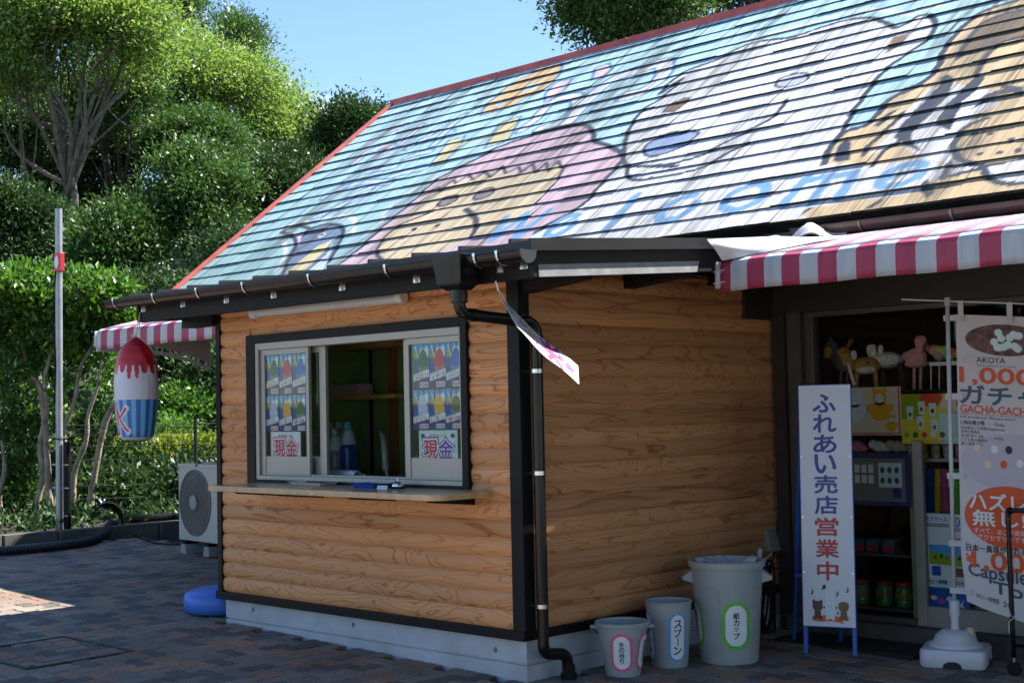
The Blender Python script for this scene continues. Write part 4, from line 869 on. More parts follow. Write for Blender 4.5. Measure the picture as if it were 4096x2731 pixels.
for org, sc, cols, rows, nt_, where in (((1000, 1330), 2.6115, ((172, 298), (308, 438), (446, 580)), ((208, 650), (655, 1035)), (217, 530, 1025, 1395), 'left window sash'), ((1600, 1330), 2.6133, ((141, 304), (311, 477), (483, 650)), ((92, 586), (592, 1015)), (200, 603, 1018, 1432), 'right window sash')):
    um = (cols[1][0]+cols[1][1])/2
    for r_ in (0, 1):
        zt = px(org, sc, um, rows[r_][0])[2]; zb = px(org, sc, um, rows[r_][1])[2]
        for c in range(3):
            vm = (rows[r_][0]+rows[r_][1])/2
            flavour_poster(px(org, sc, cols[c][0], vm)[0], px(org, sc, cols[c][1], vm)[0], zb, zt, FLV[r_*3+c], where)
    a0, a1, b0, b1 = nt_; um = (a0+a1)/2; vm = (b0+b1)/2
    x0, x1, z1, z0 = px(org, sc, a0, vm)[0], px(org, sc, a1, vm)[0], px(org, sc, um, b0)[2], px(org, sc, um, b1)[2]
    w, h = x1-x0, z1-z0; f = Frame((x0, .0045, z0), (1, 0, 0), (0, 0, 1)); left = 'left' in where
    t = thing('payment_notice', 'cash only notice with '+('dotted black border and red' if left else 'mint border, corner pictures and purple')+' characters', 'notice', ((x0+x1)/2, .004, z0))
    ob('sheet', MB().prism(rect(0, 0, w, h), f, -.0012, .0), INK['white'] if left else INK['mint'], t)
    if left:
        bd = MB()
        for k in range(26):
            for b in (.018, .982): bd.flat(rect(w*(k+.2)/26, h*b-.0025, w*(k+.75)/26, h*b+.0025), f, .0005)
        for k in range(30):
            for a in (.022, .978): bd.flat(rect(w*a-.0025, h*(k+.2)/30, w*a+.0025, h*(k+.75)/30), f, .0005)
        tag(ob('border_dots', bd, INK['black'], t), kind='stuff')
    else:
        ob('inner_sheet_print', MB().flat(rect(.08*w, .07*h, .92*w, .93*h), f, .0004), INK['white'], t)
        for a, b in ((.11, .86), (.88, .86), (.12, .13), (.90, .13)): ob('corner_picture', MB().flat(rect((a-.05)*w, (b-.05)*h, (a+.05)*w, (b+.05)*h), f, .0008), INK['slate'], t)
    ob('top_lettering', MB().text(('お支払いは', .015), f, .27*w, .82*h, .73*w, .91*h, .001, keep=False), INK['black'], t)
    ob('bottom_lettering', MB().text(('のみとなります', .015), f, .29*w, .09*h, .76*w, .17*h, .001, keep=False), INK['black'], t)
    for k, s in enumerate('現金'):
        a = .12+.39*k
        ob('outline_print', MB().text((s, .11), f, (a-.02)*w, .25*h, (a+.40)*w, .78*h, .0008, keep=False), INK['pink' if left else 'purple'], t)
        ob('halo_print', MB().text((s, .075), f, (a-.005)*w, .265*h, (a+.385)*w, .765*h, .0012, keep=False), INK['white'], t)
        ob('big_lettering', MB().text((s, .03), f, (a+.015)*w, .29*h, (a+.365)*w, .74*h, .0016, keep=False), INK['ichigo' if left or k == 0 else 'purple'], t)
# ================================================================ ON THE COUNTER AND INSIDE
def on(u, v, z=1.04): return at(u, v, 2, z)
# white tray
p = on(1270, 1935); t = thing('white_tray', 'shallow white plastic tray lying on the kiosk counter', 'tray', (p[0], p[1], 1.04))
def tray(cx, cy, w, d, h, flare, z0=1.0402):
    m = MB(); q = lambda s, z, r=.02: [(cx+sx*(w/2+s), cy+sy*(d/2+s), z) for sx, sy in ((-1, -1), (1, -1), (1, 1), (-1, 1))]
    lv = [q(-.004, z0), q(flare, z0+h), q(flare+.008, z0+h), q(flare-.003, z0+h-.003), q(-.007, z0+.003)]
    V = [x for l in lv for x in l]; F = [(3, 2, 1, 0)]
    for k in range(4):
        for i in range(4): j = (i+1) % 4; F.append((k*4+i, k*4+j, k*4+4+j, k*4+4+i))
    F.append((16, 17, 18, 19)); return m.add(V, F)
wt = on(1275, 1938)
ob('tray_body', tray(wt[0], wt[1], .30, .20, .022, .02), M_WHITEP, t, bevel=.004)
ob('print', MB().box(wt[0]-.05, wt[0]+.06, wt[1]-.06, wt[1]-.01, 1.0435, 1.0442), INK['grey'], t)
p = on(1500, 1950); t = thing('coin_tray', 'blue plastic coin tray beside the call bell on the counter', 'tray', (-.95, -.24, 1.04))
wt = on(1492, 1948)
ob('tray_body', tray(wt[0], wt[1], .19, .14, .026, .022), M_BLUEP, t, bevel=.003)
bx, by = on(1592, 1953)[:2]
t = thing('call_bell', 'chrome dome call bell on a black base', 'bell', (bx, by, 1.04))
ob('base', MB().lathe([(.046, 0), (.046, .008), (.040, .012), (.0, .012)], 24, (bx, by, 1.0402)), M_BLACK, t, smooth=False)
ob('dome', MB().lathe([(.037, .012)]+[(.037*math.cos(R(a)), .014+.030*math.sin(R(a))) for a in range(0, 90, 10)]+[(0, .044)], 24, (bx, by, 1.0402)), mat('chrome', (.75, .75, .76), .08, metal=1, var=.02), t, smooth=True)
ob('plunger', MB().lathe([(.004, .04), (.004, .054), (.007, .056), (.006, .061), (0, .062)], 10, (bx, by, 1.0402)), M_STEEL, t)
t = thing('bell_card', 'tiny white printed card in front of the call bell', 'card', (bx-.03, by-.085, 1.04))
f = Frame((bx-.075, by-.10, 1.0405), (1, .12, 0), (0, .4, 1)); ob('card', MB().prism(rect(0, 0, .08, .022), f, -.001, .0), INK['white'], t); ob('print_line', MB().flat(rect(.006, .009, .074, .012), f, .0006), INK['grey'], t)
# rolled towel
t = thing('rolled_towel', 'rolled white towel lying inside the service window', 'towel', (-1.42, .22, 1.062))
M_TOWEL = mat('towel', (.62, .64, .72), .9, var=.06, bump=.5, bscale=180)
TWX = at(1292, 1865, 1, .2)[0]
def tw(a, b):
    th = 2*math.pi*b; x = TWX+.36*a; r = .030*(1+.10*math.sin(5*a*6.28+2*th)+.06*math.sin(3*th))*(1 if .03 < a < .97 else .8)
    return (x, .22+.02*math.sin(a*5)+r*1.25*math.cos(th), 1.0625+.029+r*.95*math.sin(th))
ob('towel_roll', MB().grid(tw, 26, 18), M_TOWEL, t, smooth=True)
ob('loose_corner', MB().grid(lambda a, b: (TWX+.35+.07*a, .19+.07*b, 1.064+.03*(1-a)*b+.006*math.sin(9*b)), 6, 6), M_TOWEL, t, smooth=True)
# syrup bottles, translucent with coloured syrup
def bottle(x, y, s, capcol, syr, lab, lvl):
    z0 = 1.062; t = thing('syrup_bottle', lab, 'bottle', (x, y, z0), group='syrup bottles inside the kiosk')
    def body(lo, hi, k):
        pts = [(.052, 0), (.056, .01), (.056, .17), (.050, .21), (.038, .255), (.024, .28)]
        q = [(r*k, z) for r, z in pts]; zs = np.linspace(lo, hi, 8); rr = np.interp(zs, [z for _, z in q], [r for r, _ in q]); return [(r*s, z*s) for r, z in zip(rr, zs)]
    ob('syrup', MB().lathe(body(0, lvl, 1), 18, (x, y, z0), sx=.8), flatm('syrup_'+lab[:5], syr, .3), t, smooth=True)
    ob('shoulder', MB().lathe(body(lvl, .28, 1), 18, (x, y, z0), sx=.8), mat('frosted_plastic', (.45, .52, .55), .4), t, smooth=True)
    ob('cap', MB().tube([(x, y, z0+.28*s), (x-.012*s, y-.004, z0+.325*s)], [.026*s, .021*s], 14), flatm('cap_'+lab[:6], capcol, .4), t)
BX_ = lambda u, y: at(u, 1750, 1, y)[0]
bottle(BX_(1304, .52), .52, 1.0, (.5, .5, .5), (.22, .25, .30), 'bottle of clear syrup with a white cap behind the towel', .19)
bottle(BX_(1342, .46), .46, 1.0, (.10, .55, .12), (.05, .16, .26), 'bottle of dark teal syrup with a bright green cap', .165)
bottle(BX_(1394, .52), .52, 1.12, (.10, .40, .55), (.01, .06, .30), 'large bottle of deep blue syrup with a pale blue cap', .19)
bottle(BX_(1325, .68), .68, 1.12, (.65, .50, .04), (.40, .28, .05), 'bottle with a yellow cap standing behind the green-capped one', .17)
bottle(BX_(1360, .70), .70, 1.12, (.45, .10, .18), (.30, .05, .08), 'bottle with a pink cap standing behind the blue syrup bottle', .17)
# dotted box on the shelf, hand whisk
zs_ = at(1430, 1580, 1, .9)[2]; xb0, xb1 = at(1345, 1560, 1, .93)[0]-.2, at(1428, 1560, 1, .93)[0]
t = thing('tissue_box', 'pink box with black dots on the upper kiosk shelf', 'box', (xb0+.2, 1.0, zs_))
ob('carton', MB().box(xb0, xb1, .93, 1.08, zs_, zs_+.085), flatm('pale_pink_card', (.55, .45, .47)), t, bevel=.004)
dt = MB(); f = Frame((xb0, .929, zs_), (1, 0, 0), (0, 0, 1))
for i in range(int((xb1-xb0)/.03)):
    for j in range(3): 
        if (i+j) % 2 == 0: dt.flat([(.015+.03*i+.005*math.cos(k), .014+.024*j+.005*math.sin(k)) for k in range(0, 6)], f, .0006)
tag(ob('dots', dt, INK['black'], t), kind='stuff')
t = thing('hand_blender', 'white stick shaped hand tool standing at the kiosk back wall', 'utensil', (-.92, .9, 1.062))
w0, w1, w2 = at(1522, 1718, 1, .75), at(1535, 1760, 1, .7), at(1542, 1825, 1, .6); w2[2] = 1.10; w3 = at(1546, 1850, 1, .6); w3[2] = 1.06
ob('handle', MB().tube([w0, w1, w2], [.016, .020, .022], 12), mat('dim_white', (.42, .40, .38), .5), t, smooth=True)
ob('shaft', MB().tube([w2, w3], .014, 10), M_STEEL, t)
# fluorescent fitting above the window
t = thing('wall_light', 'white tubular light fitting fixed above the service window', 'light', (-1.67, -.03, 2.2))
tz = 2.180
ob('diffuser', MB().tube([(-2.40, -.055, tz), (-.955, -.055, tz-.008)], .033, 18), mat('opal_plastic', (.60, .62, .64), .3, var=.03), t, auto=40)
for a, b in ((-2.46, -2.40), (-.955, -.895)): ob('end_cap', MB().tube([(a, -.055, tz-.004), (b, -.055, tz-.004)], .0365, 18), M_WHITEP, t, auto=40, bevel=.006)
ob('back_plate', MB().box(-2.40, -.955, -.03, -.012, tz-.025, tz+.025), M_WHITEP, t)
# ================================================================ HANGING ICE BAG
bxp = at(553, 1347, 1, -.43); BXX, BYY = -3.335, -.43
bag = thing('ice_inflatable', 'hanging inflatable shaved ice cup, red top over blue stripes', 'inflatable', (BXX, BYY, 1.335))
BZ = 1.335; BHT = .725
prof = [(0, .0), (.05, .0), (.095, .006), (.118, .03), (.125, .06), (.138, .16), (.147, .28), (.150, .40), (.146, .48), (.136, .545), (.117, .61), (.088, .66), (.058, .69), (.03, .71), (.014, .722), (.0, .725)]
ZS = np.array([q[1] for q in prof]); RS = np.array([q[0] for q in prof])
NA, NZ = 168, 190; facing = math.atan2(CAM[1]-BYY, CAM[0]-BXX)
zz = np.concatenate([[0, .0001], np.linspace(.004, .72, NZ-3), [.7249]]); bi = {}
ang = np.linspace(0, 2*math.pi, NA+1)[:-1]
Zg, Ag = np.meshgrid(zz, ang, indexing='ij'); Rg = np.interp(Zg, ZS, RS)
wr = np.clip((Zg-.33)/.35, 0, 1)*np.clip((.72-Zg)/.1, 0, 1)
Rg = Rg*(1+.020*np.sin(2*Ag+.6)+.055*wr*np.sin(9*Ag+26*Zg)*np.exp(-((np.mod(Ag-facing-1.2+math.pi, 2*math.pi)-math.pi)/.9)**2)+.02*wr*np.sin(5*Ag-31*Zg)+.012*np.sin(13*Ag)*(Zg < .03))
seam = np.exp(-((np.mod(Ag-facing-.52+math.pi, 2*math.pi)-math.pi)/.05)**2); Rg = Rg*(1+.018*seam)
V = np.stack([BXX+Rg*np.cos(Ag), BYY+Rg*np.sin(Ag), BZ+Zg+.006*np.sin(3*Ag)*wr], -1).reshape(-1, 3)
F = [(i*NA+k, i*NA+(k+1) % NA, (i+1)*NA+(k+1) % NA, (i+1)*NA+k) for i in range(NZ-1) for k in range(NA)]
col = np.ones((NZ, NA, 4)); red = np.array([.42, .012, .02]); wht = np.array([.55, .56, .66]); b1 = np.array([.015, .10, .46]); b2 = np.array([.10, .42, .62])
rel = np.mod(Ag-facing+math.pi, 2*math.pi)-math.pi     # 0 towards the street
drip = np.full(rel.shape, .520); prd = random.Random(5); aa_ = -math.pi
while aa_ < math.pi-.1:
    wd_ = prd.uniform(.10, .24); dd_ = prd.uniform(.05, .10); x_ = (rel-(aa_+wd_))/wd_; drip = np.where(np.abs(x_) < 1, np.minimum(drip, .520-dd_*(1-np.abs(x_)**3.2)), drip); aa_ += 2*wd_+prd.uniform(.05, .12)
st = (np.floor((rel+math.pi)/(2*math.pi)*28) % 2 == 0)
col[..., :3] = np.where((Zg > drip)[..., None], red, np.where((Zg > .285)[..., None], wht, np.where((Zg < .022)[..., None], wht*.95, np.where(st[..., None], b1, b2))))
# the kanji on both sides of the bag
def stamp(center, w, h, z0):
    V2, F2 = _tx[('氷', .03)]; lo, hi = V2.min(0), V2.max(0); Q = (V2-lo)/(hi-lo)
    V3, F3 = _tx[('氷', .1)]; lo3, hi3 = V3.min(0), V3.max(0); Q3 = (V3-lo3)/(hi3-lo3)
    a = (rel-center+math.pi) % (2*math.pi)-math.pi; X = a/w+.5; Y = (Zg-z0)/h
    for Qq, Ff, c, g in ((Q3, F3, wht*1.05, .04), (Q, F2, red, 0)):
        hit = np.zeros(X.shape, bool); Xs, Ys = (X-.5)/(1+2*g)+.5, (Y-.5)/(1+2*g)+.5
        for f_, (ox_, oy_) in [(f_, o_) for f_ in Ff for o_ in ([(0, 0)] if g == 0 else [(.045*math.cos(q_), .045*math.sin(q_)) for q_ in np.arange(0, 6.28, .785)])]:
            T = Qq[list(f_)]+np.array([ox_, oy_])
            for k in range(1, len(T)-1):
                a0, b0, c0 = T[0], T[k], T[k+1]; d1 = (Xs-b0[0])*(a0[1]-b0[1])-(a0[0]-b0[0])*(Ys-b0[1]); d2 = (Xs-c0[0])*(b0[1]-c0[1])-(b0[0]-c0[0])*(Ys-c0[1]); d3 = (Xs-a0[0])*(c0[1]-a0[1])-(c0[0]-a0[0])*(Ys-a0[1])
                hit |= ~(((d1 < 0) | (d2 < 0) | (d3 < 0)) & ((d1 > 0) | (d2 > 0) | (d3 > 0)))
        col[hit & (Zg > .02) & (Zg < .285), :3] = c
stamp(-1.15, 1.5, .235, .035); stamp(1.98, 1.5, .235, .035)
me = bpy.data.meshes.new('body'); me.from_pydata((V-np.array(bag.location)).tolist(), [], F); me.polygons.foreach_set('use_smooth', [True]*len(F)); m = attr_paint('printed_vinyl', .32); me.materials.append(m); set_paint(me, col)
link(bpy.data.objects.new('body', me), bag)
ob('string', MB().tube([(BXX-.01, BYY, BZ+.715), (BXX-.004, BYY+.005, BZ+.76), (BXX+.012, -.41, 2.12), (BXX+.014, -.403, 2.23)], .003, 5).tube([(BXX+.005, BYY, BZ+.715), (BXX+.012, BYY, BZ+.765), (BXX+.018, -.405, 2.23)], .003, 5), M_STRING, bag)
ob('knot', MB().tube([(BXX-.03, BYY-.02, BZ+.735), (BXX, BYY-.01, BZ+.72), (BXX+.02, BYY, BZ+.74), (BXX-.01, BYY-.015, BZ+.75), (BXX+.01, BYY-.02, BZ+.70)], .004, 5), M_STRING, bag)
# ================================================================ WIND-BLOWN ICE BANNER AT THE EAVE CORNER
qa = [atd(2004, 1196, 7.22), atd(2068, 1312, 7.02), atd(2316, 1534, 7.20), atd(2312, 1464, 7.42)]
fl = thing('ice_banner', 'thin white shaved ice banner blown sideways from the eave string', 'banner', tuple(qa[0]))
def sheet(a, b):
    p = (1-a)*(1-b)*qa[0]+(1-a)*b*qa[1]+a*b*qa[2]+a*(1-b)*qa[3]; p = p+np.array([0, 0, -.014*math.sin(math.pi*a)+.006*math.sin(3*math.pi*a+b)]); return p
NU, NV = 120, 60; m_ = MB().grid(sheet, NU, NV)
cb = np.ones((NV+1, NU+1, 4)); Bq, Aq = np.meshgrid(np.linspace(0, 1, NV+1), np.linspace(0, 1, NU+1), indexing='ij'); cb[..., :3] = (.70, .71, .74)
for cx, cy, r, c in ((.08, .3, .05, (.08, .4, .6)), (.12, .6, .05, (.08, .4, .6)), (.10, .85, .06, (.08, .4, .6)), (.2, .9, .06, (.08, .4, .6)), (.92, .2, .05, (.1, .5, .65)), (.95, .5, .05, (.1, .5, .65)), (.88, .1, .04, (.1, .5, .65))):
    cb[np.hypot((Aq-cx), (Bq-cy)*.5) < r*.6, :3] = c
def stampB(ch, a0, a1, b0, b1, c, bold=.03):
    V2, F2 = _tx[(ch, bold)]; lo, hi = V2.min(0), V2.max(0); Q = (V2-lo)/(hi-lo); X = (Bq-b0)/(b1-b0); Y = 1-(Aq-a0)/(a1-a0); hit = np.zeros(X.shape, bool)
    for f_, (ox_, oy_) in [(f_, o_) for f_ in F2 for o_ in ([(.02, 0), (-.02, 0), (0, .02), (0, -.02)] if bold < .05 else [(.06*math.cos(q_), .06*math.sin(q_)) for q_ in np.arange(0, 6.28, .785)])]:
        T = Q[list(f_)]+np.array([ox_, oy_])
        for k in range(1, len(T)-1):
            p0, p1, p2 = T[0], T[k], T[k+1]; d1 = (X-p1[0])*(p0[1]-p1[1])-(p0[0]-p1[0])*(Y-p1[1]); d2 = (X-p2[0])*(p1[1]-p2[1])-(p1[0]-p2[0])*(Y-p2[1]); d3 = (X-p0[0])*(p2[1]-p0[1])-(p2[0]-p0[0])*(Y-p0[1])
            hit |= ~(((d1 < 0) | (d2 < 0) | (d3 < 0)) & ((d1 > 0) | (d2 > 0) | (d3 > 0)))
    cb[hit, :3] = c
stampB('か', .16, .30, .2, .8, (.45, .02, .03)); stampB('き', .30, .43, .2, .8, (.45, .02, .03)); stampB('氷', .46, .76, .02, .98, (.16, .05, .45), .1); stampB('氷', .49, .73, .1, .9, (.62, .02, .03))
cb[(Aq > .80) & (Aq < .93) & (np.abs(Bq-.55) < .22-.9*(Aq-.80)), :3] = (.2, .08, .5)
o = ob('sheet', m_, attr_paint('printed_sheet', .5), fl, smooth=True); set_paint(o.data, cb); s = o.modifiers.new('solid', 'SOLIDIFY'); s.thickness = .0015
tp = np.array([at(1983, 1135, 1, -.47)])[0]
ob('string', MB().tube([at(1978, 1075, 1, -.40), tp], .003, 5), M_BLACK, fl)
ob('string', MB().tube([tp, qa[0]+(qa[3]-qa[0])*.01], .002, 5), M_STRING, fl); ob('string', MB().tube([tp, sheet(.09, .04)], .002, 5), M_STRING, fl)
ob('clip', MB().tube([tp+np.array([0, 0, .012]), tp+np.array([.012, 0, -.01]), tp+np.array([.006, .01, -.035])], .005, 6), M_WHITEP, fl)
# ================================================================ AIR CONDITIONER, STANDS, POLE, HOSE
ap = atg(735, 2205); AW, AD, AH = .84, .33, .745; AZB = .13
ac = thing('air_conditioner', 'cream outdoor air conditioner unit with round fan grille on concrete feet', 'air conditioner', (-6.72, 2.0, gz(-6.4)), rz=R(-5.5), world=False)
M_AC = mat('cream_enamel', (.46, .45, .40), .4, var=.06)
ob('casing', MB().box(0, AW, 0, AD, AZB, AZB+AH), M_AC, ac, local=True, bevel=.008)
ob('top_lid', MB().box(-.006, AW+.006, -.006, AD+.006, AZB+AH-.03, AZB+AH+.006), M_AC, ac, local=True, bevel=.004)
FX, FZ, FR = .36, AZB+.375, .315
gm = MB().lathe([(FR+.008, -.002), (FR+.008, .012), (FR-.004, .016), (FR-.012, .004)], 48, (0, 0, 0))
rotv = lambda m: [(x+FX, -z, y+FZ) for x, y, z in m.v]
gm.v = rotv(gm); M_GRILLE = mat('grille_grey', (.19, .18, .165), .6, spec=.2)
ob('fan_shroud', MB().prism([(FX+FR*math.cos(k*math.pi/20), FZ+FR*math.sin(k*math.pi/20)) for k in range(40)], Frame((0, 0, 0), (1, 0, 0), (0, 0, 1)), .001, .0025), mat('fan_dark', (.006, .006, .006), .8, spec=.05), ac, local=True)
gr = ob('fan_grille', gm, M_GRILLE, ac, local=True)
rg = MB()
for k in range(1, 9):
    r = .07+k*(FR-.07)/9; rg.tube([(FX+r*math.cos(t), -.014-.012*(1-(r/FR)**2), FZ+r*math.sin(t)) for t in [2*math.pi*q/40 for q in range(41)]], .0034, 5, cap=False)
tag(ob('grille_rings', rg, M_GRILLE, gr, local=True), kind='stuff')
sp = MB()
for k in range(30):
    t0 = 2*math.pi*k/30; sp.tube([(FX+r*math.cos(t0+.35*(r-.07)), -.018-.012*(1-(r/FR)**2), FZ+r*math.sin(t0+.35*(r-.07))) for r in np.linspace(.06, FR, 6)], .0024, 4, cap=False)
tag(ob('grille_spokes', sp, M_GRILLE, gr, local=True), kind='stuff')
hb = MB().lathe([(.075, 0), (.075, .006), (.06, .012), (0, .014)], 24); hb.v = [(x+FX, -.022-z, y+FZ) for x, y, z in hb.v]; ob('fan_hub', hb, mat('hub_grey', (.30, .30, .285), .5), gr, local=True)
for a in (.08, .56):
    ob('foot', MB().add([(a, -.03, 0), (a+.13, -.03, 0), (a+.13, AD+.03, 0), (a, AD+.03, 0), (a+.02, -.03, .095), (a+.11, -.03, .095), (a+.11, AD+.03, .095), (a+.02, AD+.03, .095)], [(0, 3, 2, 1), (4, 5, 6, 7), (0, 1, 5, 4), (1, 2, 6, 5), (2, 3, 7, 6), (3, 0, 4, 7)]), mat('pale_concrete', (.27, .285, .29), .85), ac, local=True, bevel=.004)
    ob('mounting_rail', MB().box(a+.03, a+.10, -.02, AD+.02, .095, AZB), M_BLACK, ac, local=True)
ob('lid_clip', MB().box(.38, .42, -.012, .04, AZB+AH-.02, AZB+AH+.02), M_GRILLE, ac, local=True)
# blue water-filled banner stand
bp_ = atg(882, 2448); sx, sy = bp_[0], bp_[1]
t = thing('blue_banner_stand', 'blue water-filled plastic banner stand beside the kiosk corner', 'banner stand', (sx, sy, gz(sx)))
M_BLUE2 = mat('sky_blue_plastic', (.055, .17, .62), .4, var=.08)
ob('tank', MB().lathe([(.21, .0), (.25, .012), (.268, .05), (.270, .100), (.255, .142), (.19, .165), (.10, .182), (.05, .19), (0, .191)], 40, (sx, sy, gz(sx)+.006), sx=1.0, sy=.95), M_BLUE2, t, smooth=True)
ob('stem', MB().lathe([(.03, .19), (.024, .22), (.017, .31), (.017, .32)], 16, (sx+.02, sy, gz(sx))), M_BLUE2, t, smooth=True)
ob('collar', MB().lathe([(.019, .315), (.022, .318), (.021, .385), (.019, .388)], 16, (sx+.02, sy, gz(sx))), M_BLUE2, t)
# steel pole with floodlight
pp = atg(238, 2152); PX, PY = pp[0], pp[1]; PZ = gz(PX)
t = thing('light_pole', 'grey steel pole with a red framed floodlight strapped to it', 'pole', (PX, PY, PZ))
M_GALV = mat('galvanised', (.36, .38, .40), .45, metal=.5, var=.15)
ob('pole', MB().tube([(PX, PY, PZ-.05), (PX+.02, PY, 3.80)], .038, 14), M_GALV, t, auto=40)
lz = 3.20
lamp = ob('floodlight', MB().box(PX+.05, PX+.185, PY-.075, PY-.02, lz-.10, lz+.10), mat('red_plastic', (.55, .03, .05), .4), t, bevel=.006)
ob('lens', MB().prism([(.045*math.cos(k*.449), .07*math.sin(k*.449)) for k in range(14)], Frame((PX+.118, PY-.0765, lz), (1, 0, 0), (0, 0, 1)), -.003, .004), mat('lens_glass', (.55, .56, .60), .08, var=.02, spec=.9), lamp)
ob('lamp_bracket', MB().box(PX-.05, PX+.07, PY-.05, PY+.05, lz-.06, lz-.035), M_BLACK, t); ob('lamp_bracket', MB().box(PX-.05, PX+.07, PY-.05, PY+.05, lz+.03, lz+.055), M_BLACK, t)
ob('cable', MB().tube(smooth([(PX+.03, PY-.045, lz-.06), (PX-.03, PY-.045, 2.7), (PX+.012, PY-.045, 2.1), (PX-.02, PY-.045, 1.5), (PX+.05, PY-.05, 1.28), (PX+.2, PY+.2, 1.33)]), .008, 6), M_BLACK, t)
for z in (.45, .75, 1.0, 1.3): ob('cable_tie', MB().tube([(PX-.12, PY-.02, z), (PX+.16, PY+.02, z)], .006, 5), M_GALV, t)
ob('pole_sleeve', MB().tube([(PX+.085, PY+.05, PZ), (PX+.085, PY+.05, 1.25)], .04, 12), M_BLACK, t)
# corrugated hose
hp_ = [atg(-500, 2240), atg(0, 2223), atg(318, 2190), atg(400, 2165), atg(461, 2138), atg(560, 2126), atg(720, 2118)]
t = thing('corrugated_hose', 'black corrugated drain hose lying across the paving edge', 'hose', tuple(hp_[1]))
pts = smooth([(p[0], p[1], gz(p[0])+.05+(.10 if k >= 4 else 0)) for k, p in enumerate(hp_)], 60); rr = [.05 if k % 2 else .042 for k in range(len(pts))]
ob('hose', MB().tube(pts, rr, 10), mat('black_rubber', (.010, .011, .013), .4), t)
# thin cable from hose to the air conditioner
t = thing('ground_cable', 'thin black cable trailing over the ground to the air conditioner', 'cable', tuple(atg(600, 2150)))
ob('cable', MB().tube(smooth([tuple(atg(u, v)+np.array([0, 0, .012])) for u, v in ((480, 2095), (520, 2130), (580, 2162), (650, 2178), (735, 2182))]), .009, 6), M_BLACK, t)
# ================================================================ BINS BY THE SIDE WALL
def sticker(parent, rb, rt_, H, c, a0, half, z0, z1, ink, chars, charinks, lipH=.02):
    rad = lambda z: rb+(rt_-rb)*(z-.012)/(H-lipH-.012)
    def pill(w, za, zb, n=8):
        r = w; P = []
        for k in range(n+1): t = math.pi*k/n; P.append((r*math.cos(t), zb-r+r*math.sin(t)))
        for k in range(n+1): t = math.pi+math.pi*k/n; P.append((r*math.cos(t), za+r+r*math.sin(t)))
        return P
    def fr(a, b, h=0):
        rr_ = rad(b)+h; t = a0+a/rad(b); return np.array([c[0]+rr_*math.cos(t), c[1]+rr_*math.sin(t), c[2]+b])
    def strip(w, za, zb, h):      # curved pill as vertical bands
        m = MB(); n = 14; P = pill(w, za, zb, 10); zs_ = sorted(set([round(p[1], 5) for p in P])); V = []; F = []
        for i, z in enumerate(zs_):
            d = 0 if za+w <= z <= zb-w else (z-(zb-w) if z > zb-w else za+w-z); ww = math.sqrt(max(0, w*w-d*d))
            for k in range(n+1): V.append(fr(-ww+2*ww*k/n, z, h))
        for i in range(len(zs_)-1):
            for k in range(n): F.append((i*(n+1)+k, i*(n+1)+k+1, (i+1)*(n+1)+k+1, (i+1)*(n+1)+k))
        return m.add(V, F)
    s = ob('sticker', strip(half, z0, z1, .0010), gingham(ink), parent, smooth=True)
    ob('sticker_face', strip(half*.74, z0+half*.28, z1-half*.28, .0016), INK['white'], s, smooth=True)
    tm = MB(); n = len(chars); top, bot = z1-half*.75, z0+half*.75; ch = (top-bot)/n
    for k, s_ in enumerate(chars):
        zc = top-(k+.5)*ch; q = min(ch*.46, half*.56)
        if s_ == 'ー': tm.flat([(-q*.12, zc-q), (q*.12, zc-q), (q*.12, zc+q), (-q*.12, zc+q)], fr, .0026)
        elif s_ == 'ッ': tm.text(('ッ', .03), fr, -q*.7, zc-q*.7, q*.7, zc+q*.7, .0026)
        else: tm.text((s_, .03), fr, -q, zc-q, q, zc+q, .0026)
    ob('lettering', tm, INK['black'], s)
_g = {}
def gingham(ink):
    if ink in _g: return _g[ink]
    m, t, b = newmat('gingham_'+ink); lk = t.links.new; tcn = N(t, 'TexCoord'); ck = N(t, 'TexChecker', Scale=110.0); c = dict(pink=(.62, .10, .22), blue=(.08, .28, .62), green=(.10, .38, .03))[ink]
    ck.inputs[1].default_value = (*c, 1); ck.inputs[2].default_value = (*[min(1, v*1.25+.06) for v in c], 1); lk(tcn.outputs['Object'], ck.inputs[0]); lk(ck.outputs[0], b.inputs['Base Color']); b.inputs['Roughness'].default_value = .4; _g[ink] = m; return m
def pail(name, label, c, rb, rt_, H, rim=.012, lip=.02):
    t = thing(name, label, 'bin' if 'can' in name else 'bucket', c)
    ob('body', MB().shell([(0, .006), (rb-.012, .006), (rb-.004, 0), (rb, .012), (rt_, H-lip), (rt_-.004, H-lip), (rb-.006, .02), (0, .018)], 48, c), M_GREYP, t, auto=40)
    ob('rim', MB().shell([(rt_-.004, H-lip-.002), (rt_+rim, H-lip), (rt_+rim+.002, H-.004), (rt_+rim-.003, H), (rt_-.002, H), (rt_-.006, H-.006), (rt_-.004, H-lip-.002)], 48, c), M_GREYP, t, auto=50)
    return t
def look(c): return math.atan2(CAM[1]-c[1], CAM[0]-c[0])
G0 = lambda x, y: (x, y, gz(x)-.001)
c1 = G0(.255, .52); t = pail('bucket', 'small grey bucket with wire handle and pink 氷の残り sticker', c1, .098, .142, .30)
a = look(c1); sticker(t, .098, .142, .30, c1, a-.05, .063, .03, .25, 'pink', '氷の残り', None); sticker(t, .098, .142, .30, c1, a+1.25, .063, .03, .25, 'pink', '氷の残り', None)
for sg in (-1, 1):
    aa = a+sg*1.5; e = np.array([c1[0]+.168*math.cos(aa), c1[1]+.168*math.sin(aa), c1[2]+.27]); ob('handle_lug', MB().tube([e-np.array([math.cos(aa)*.03, math.sin(aa)*.03, 0]), e+np.array([math.cos(aa)*.012, math.sin(aa)*.012, 0])], .011, 10), M_GREYP, t)
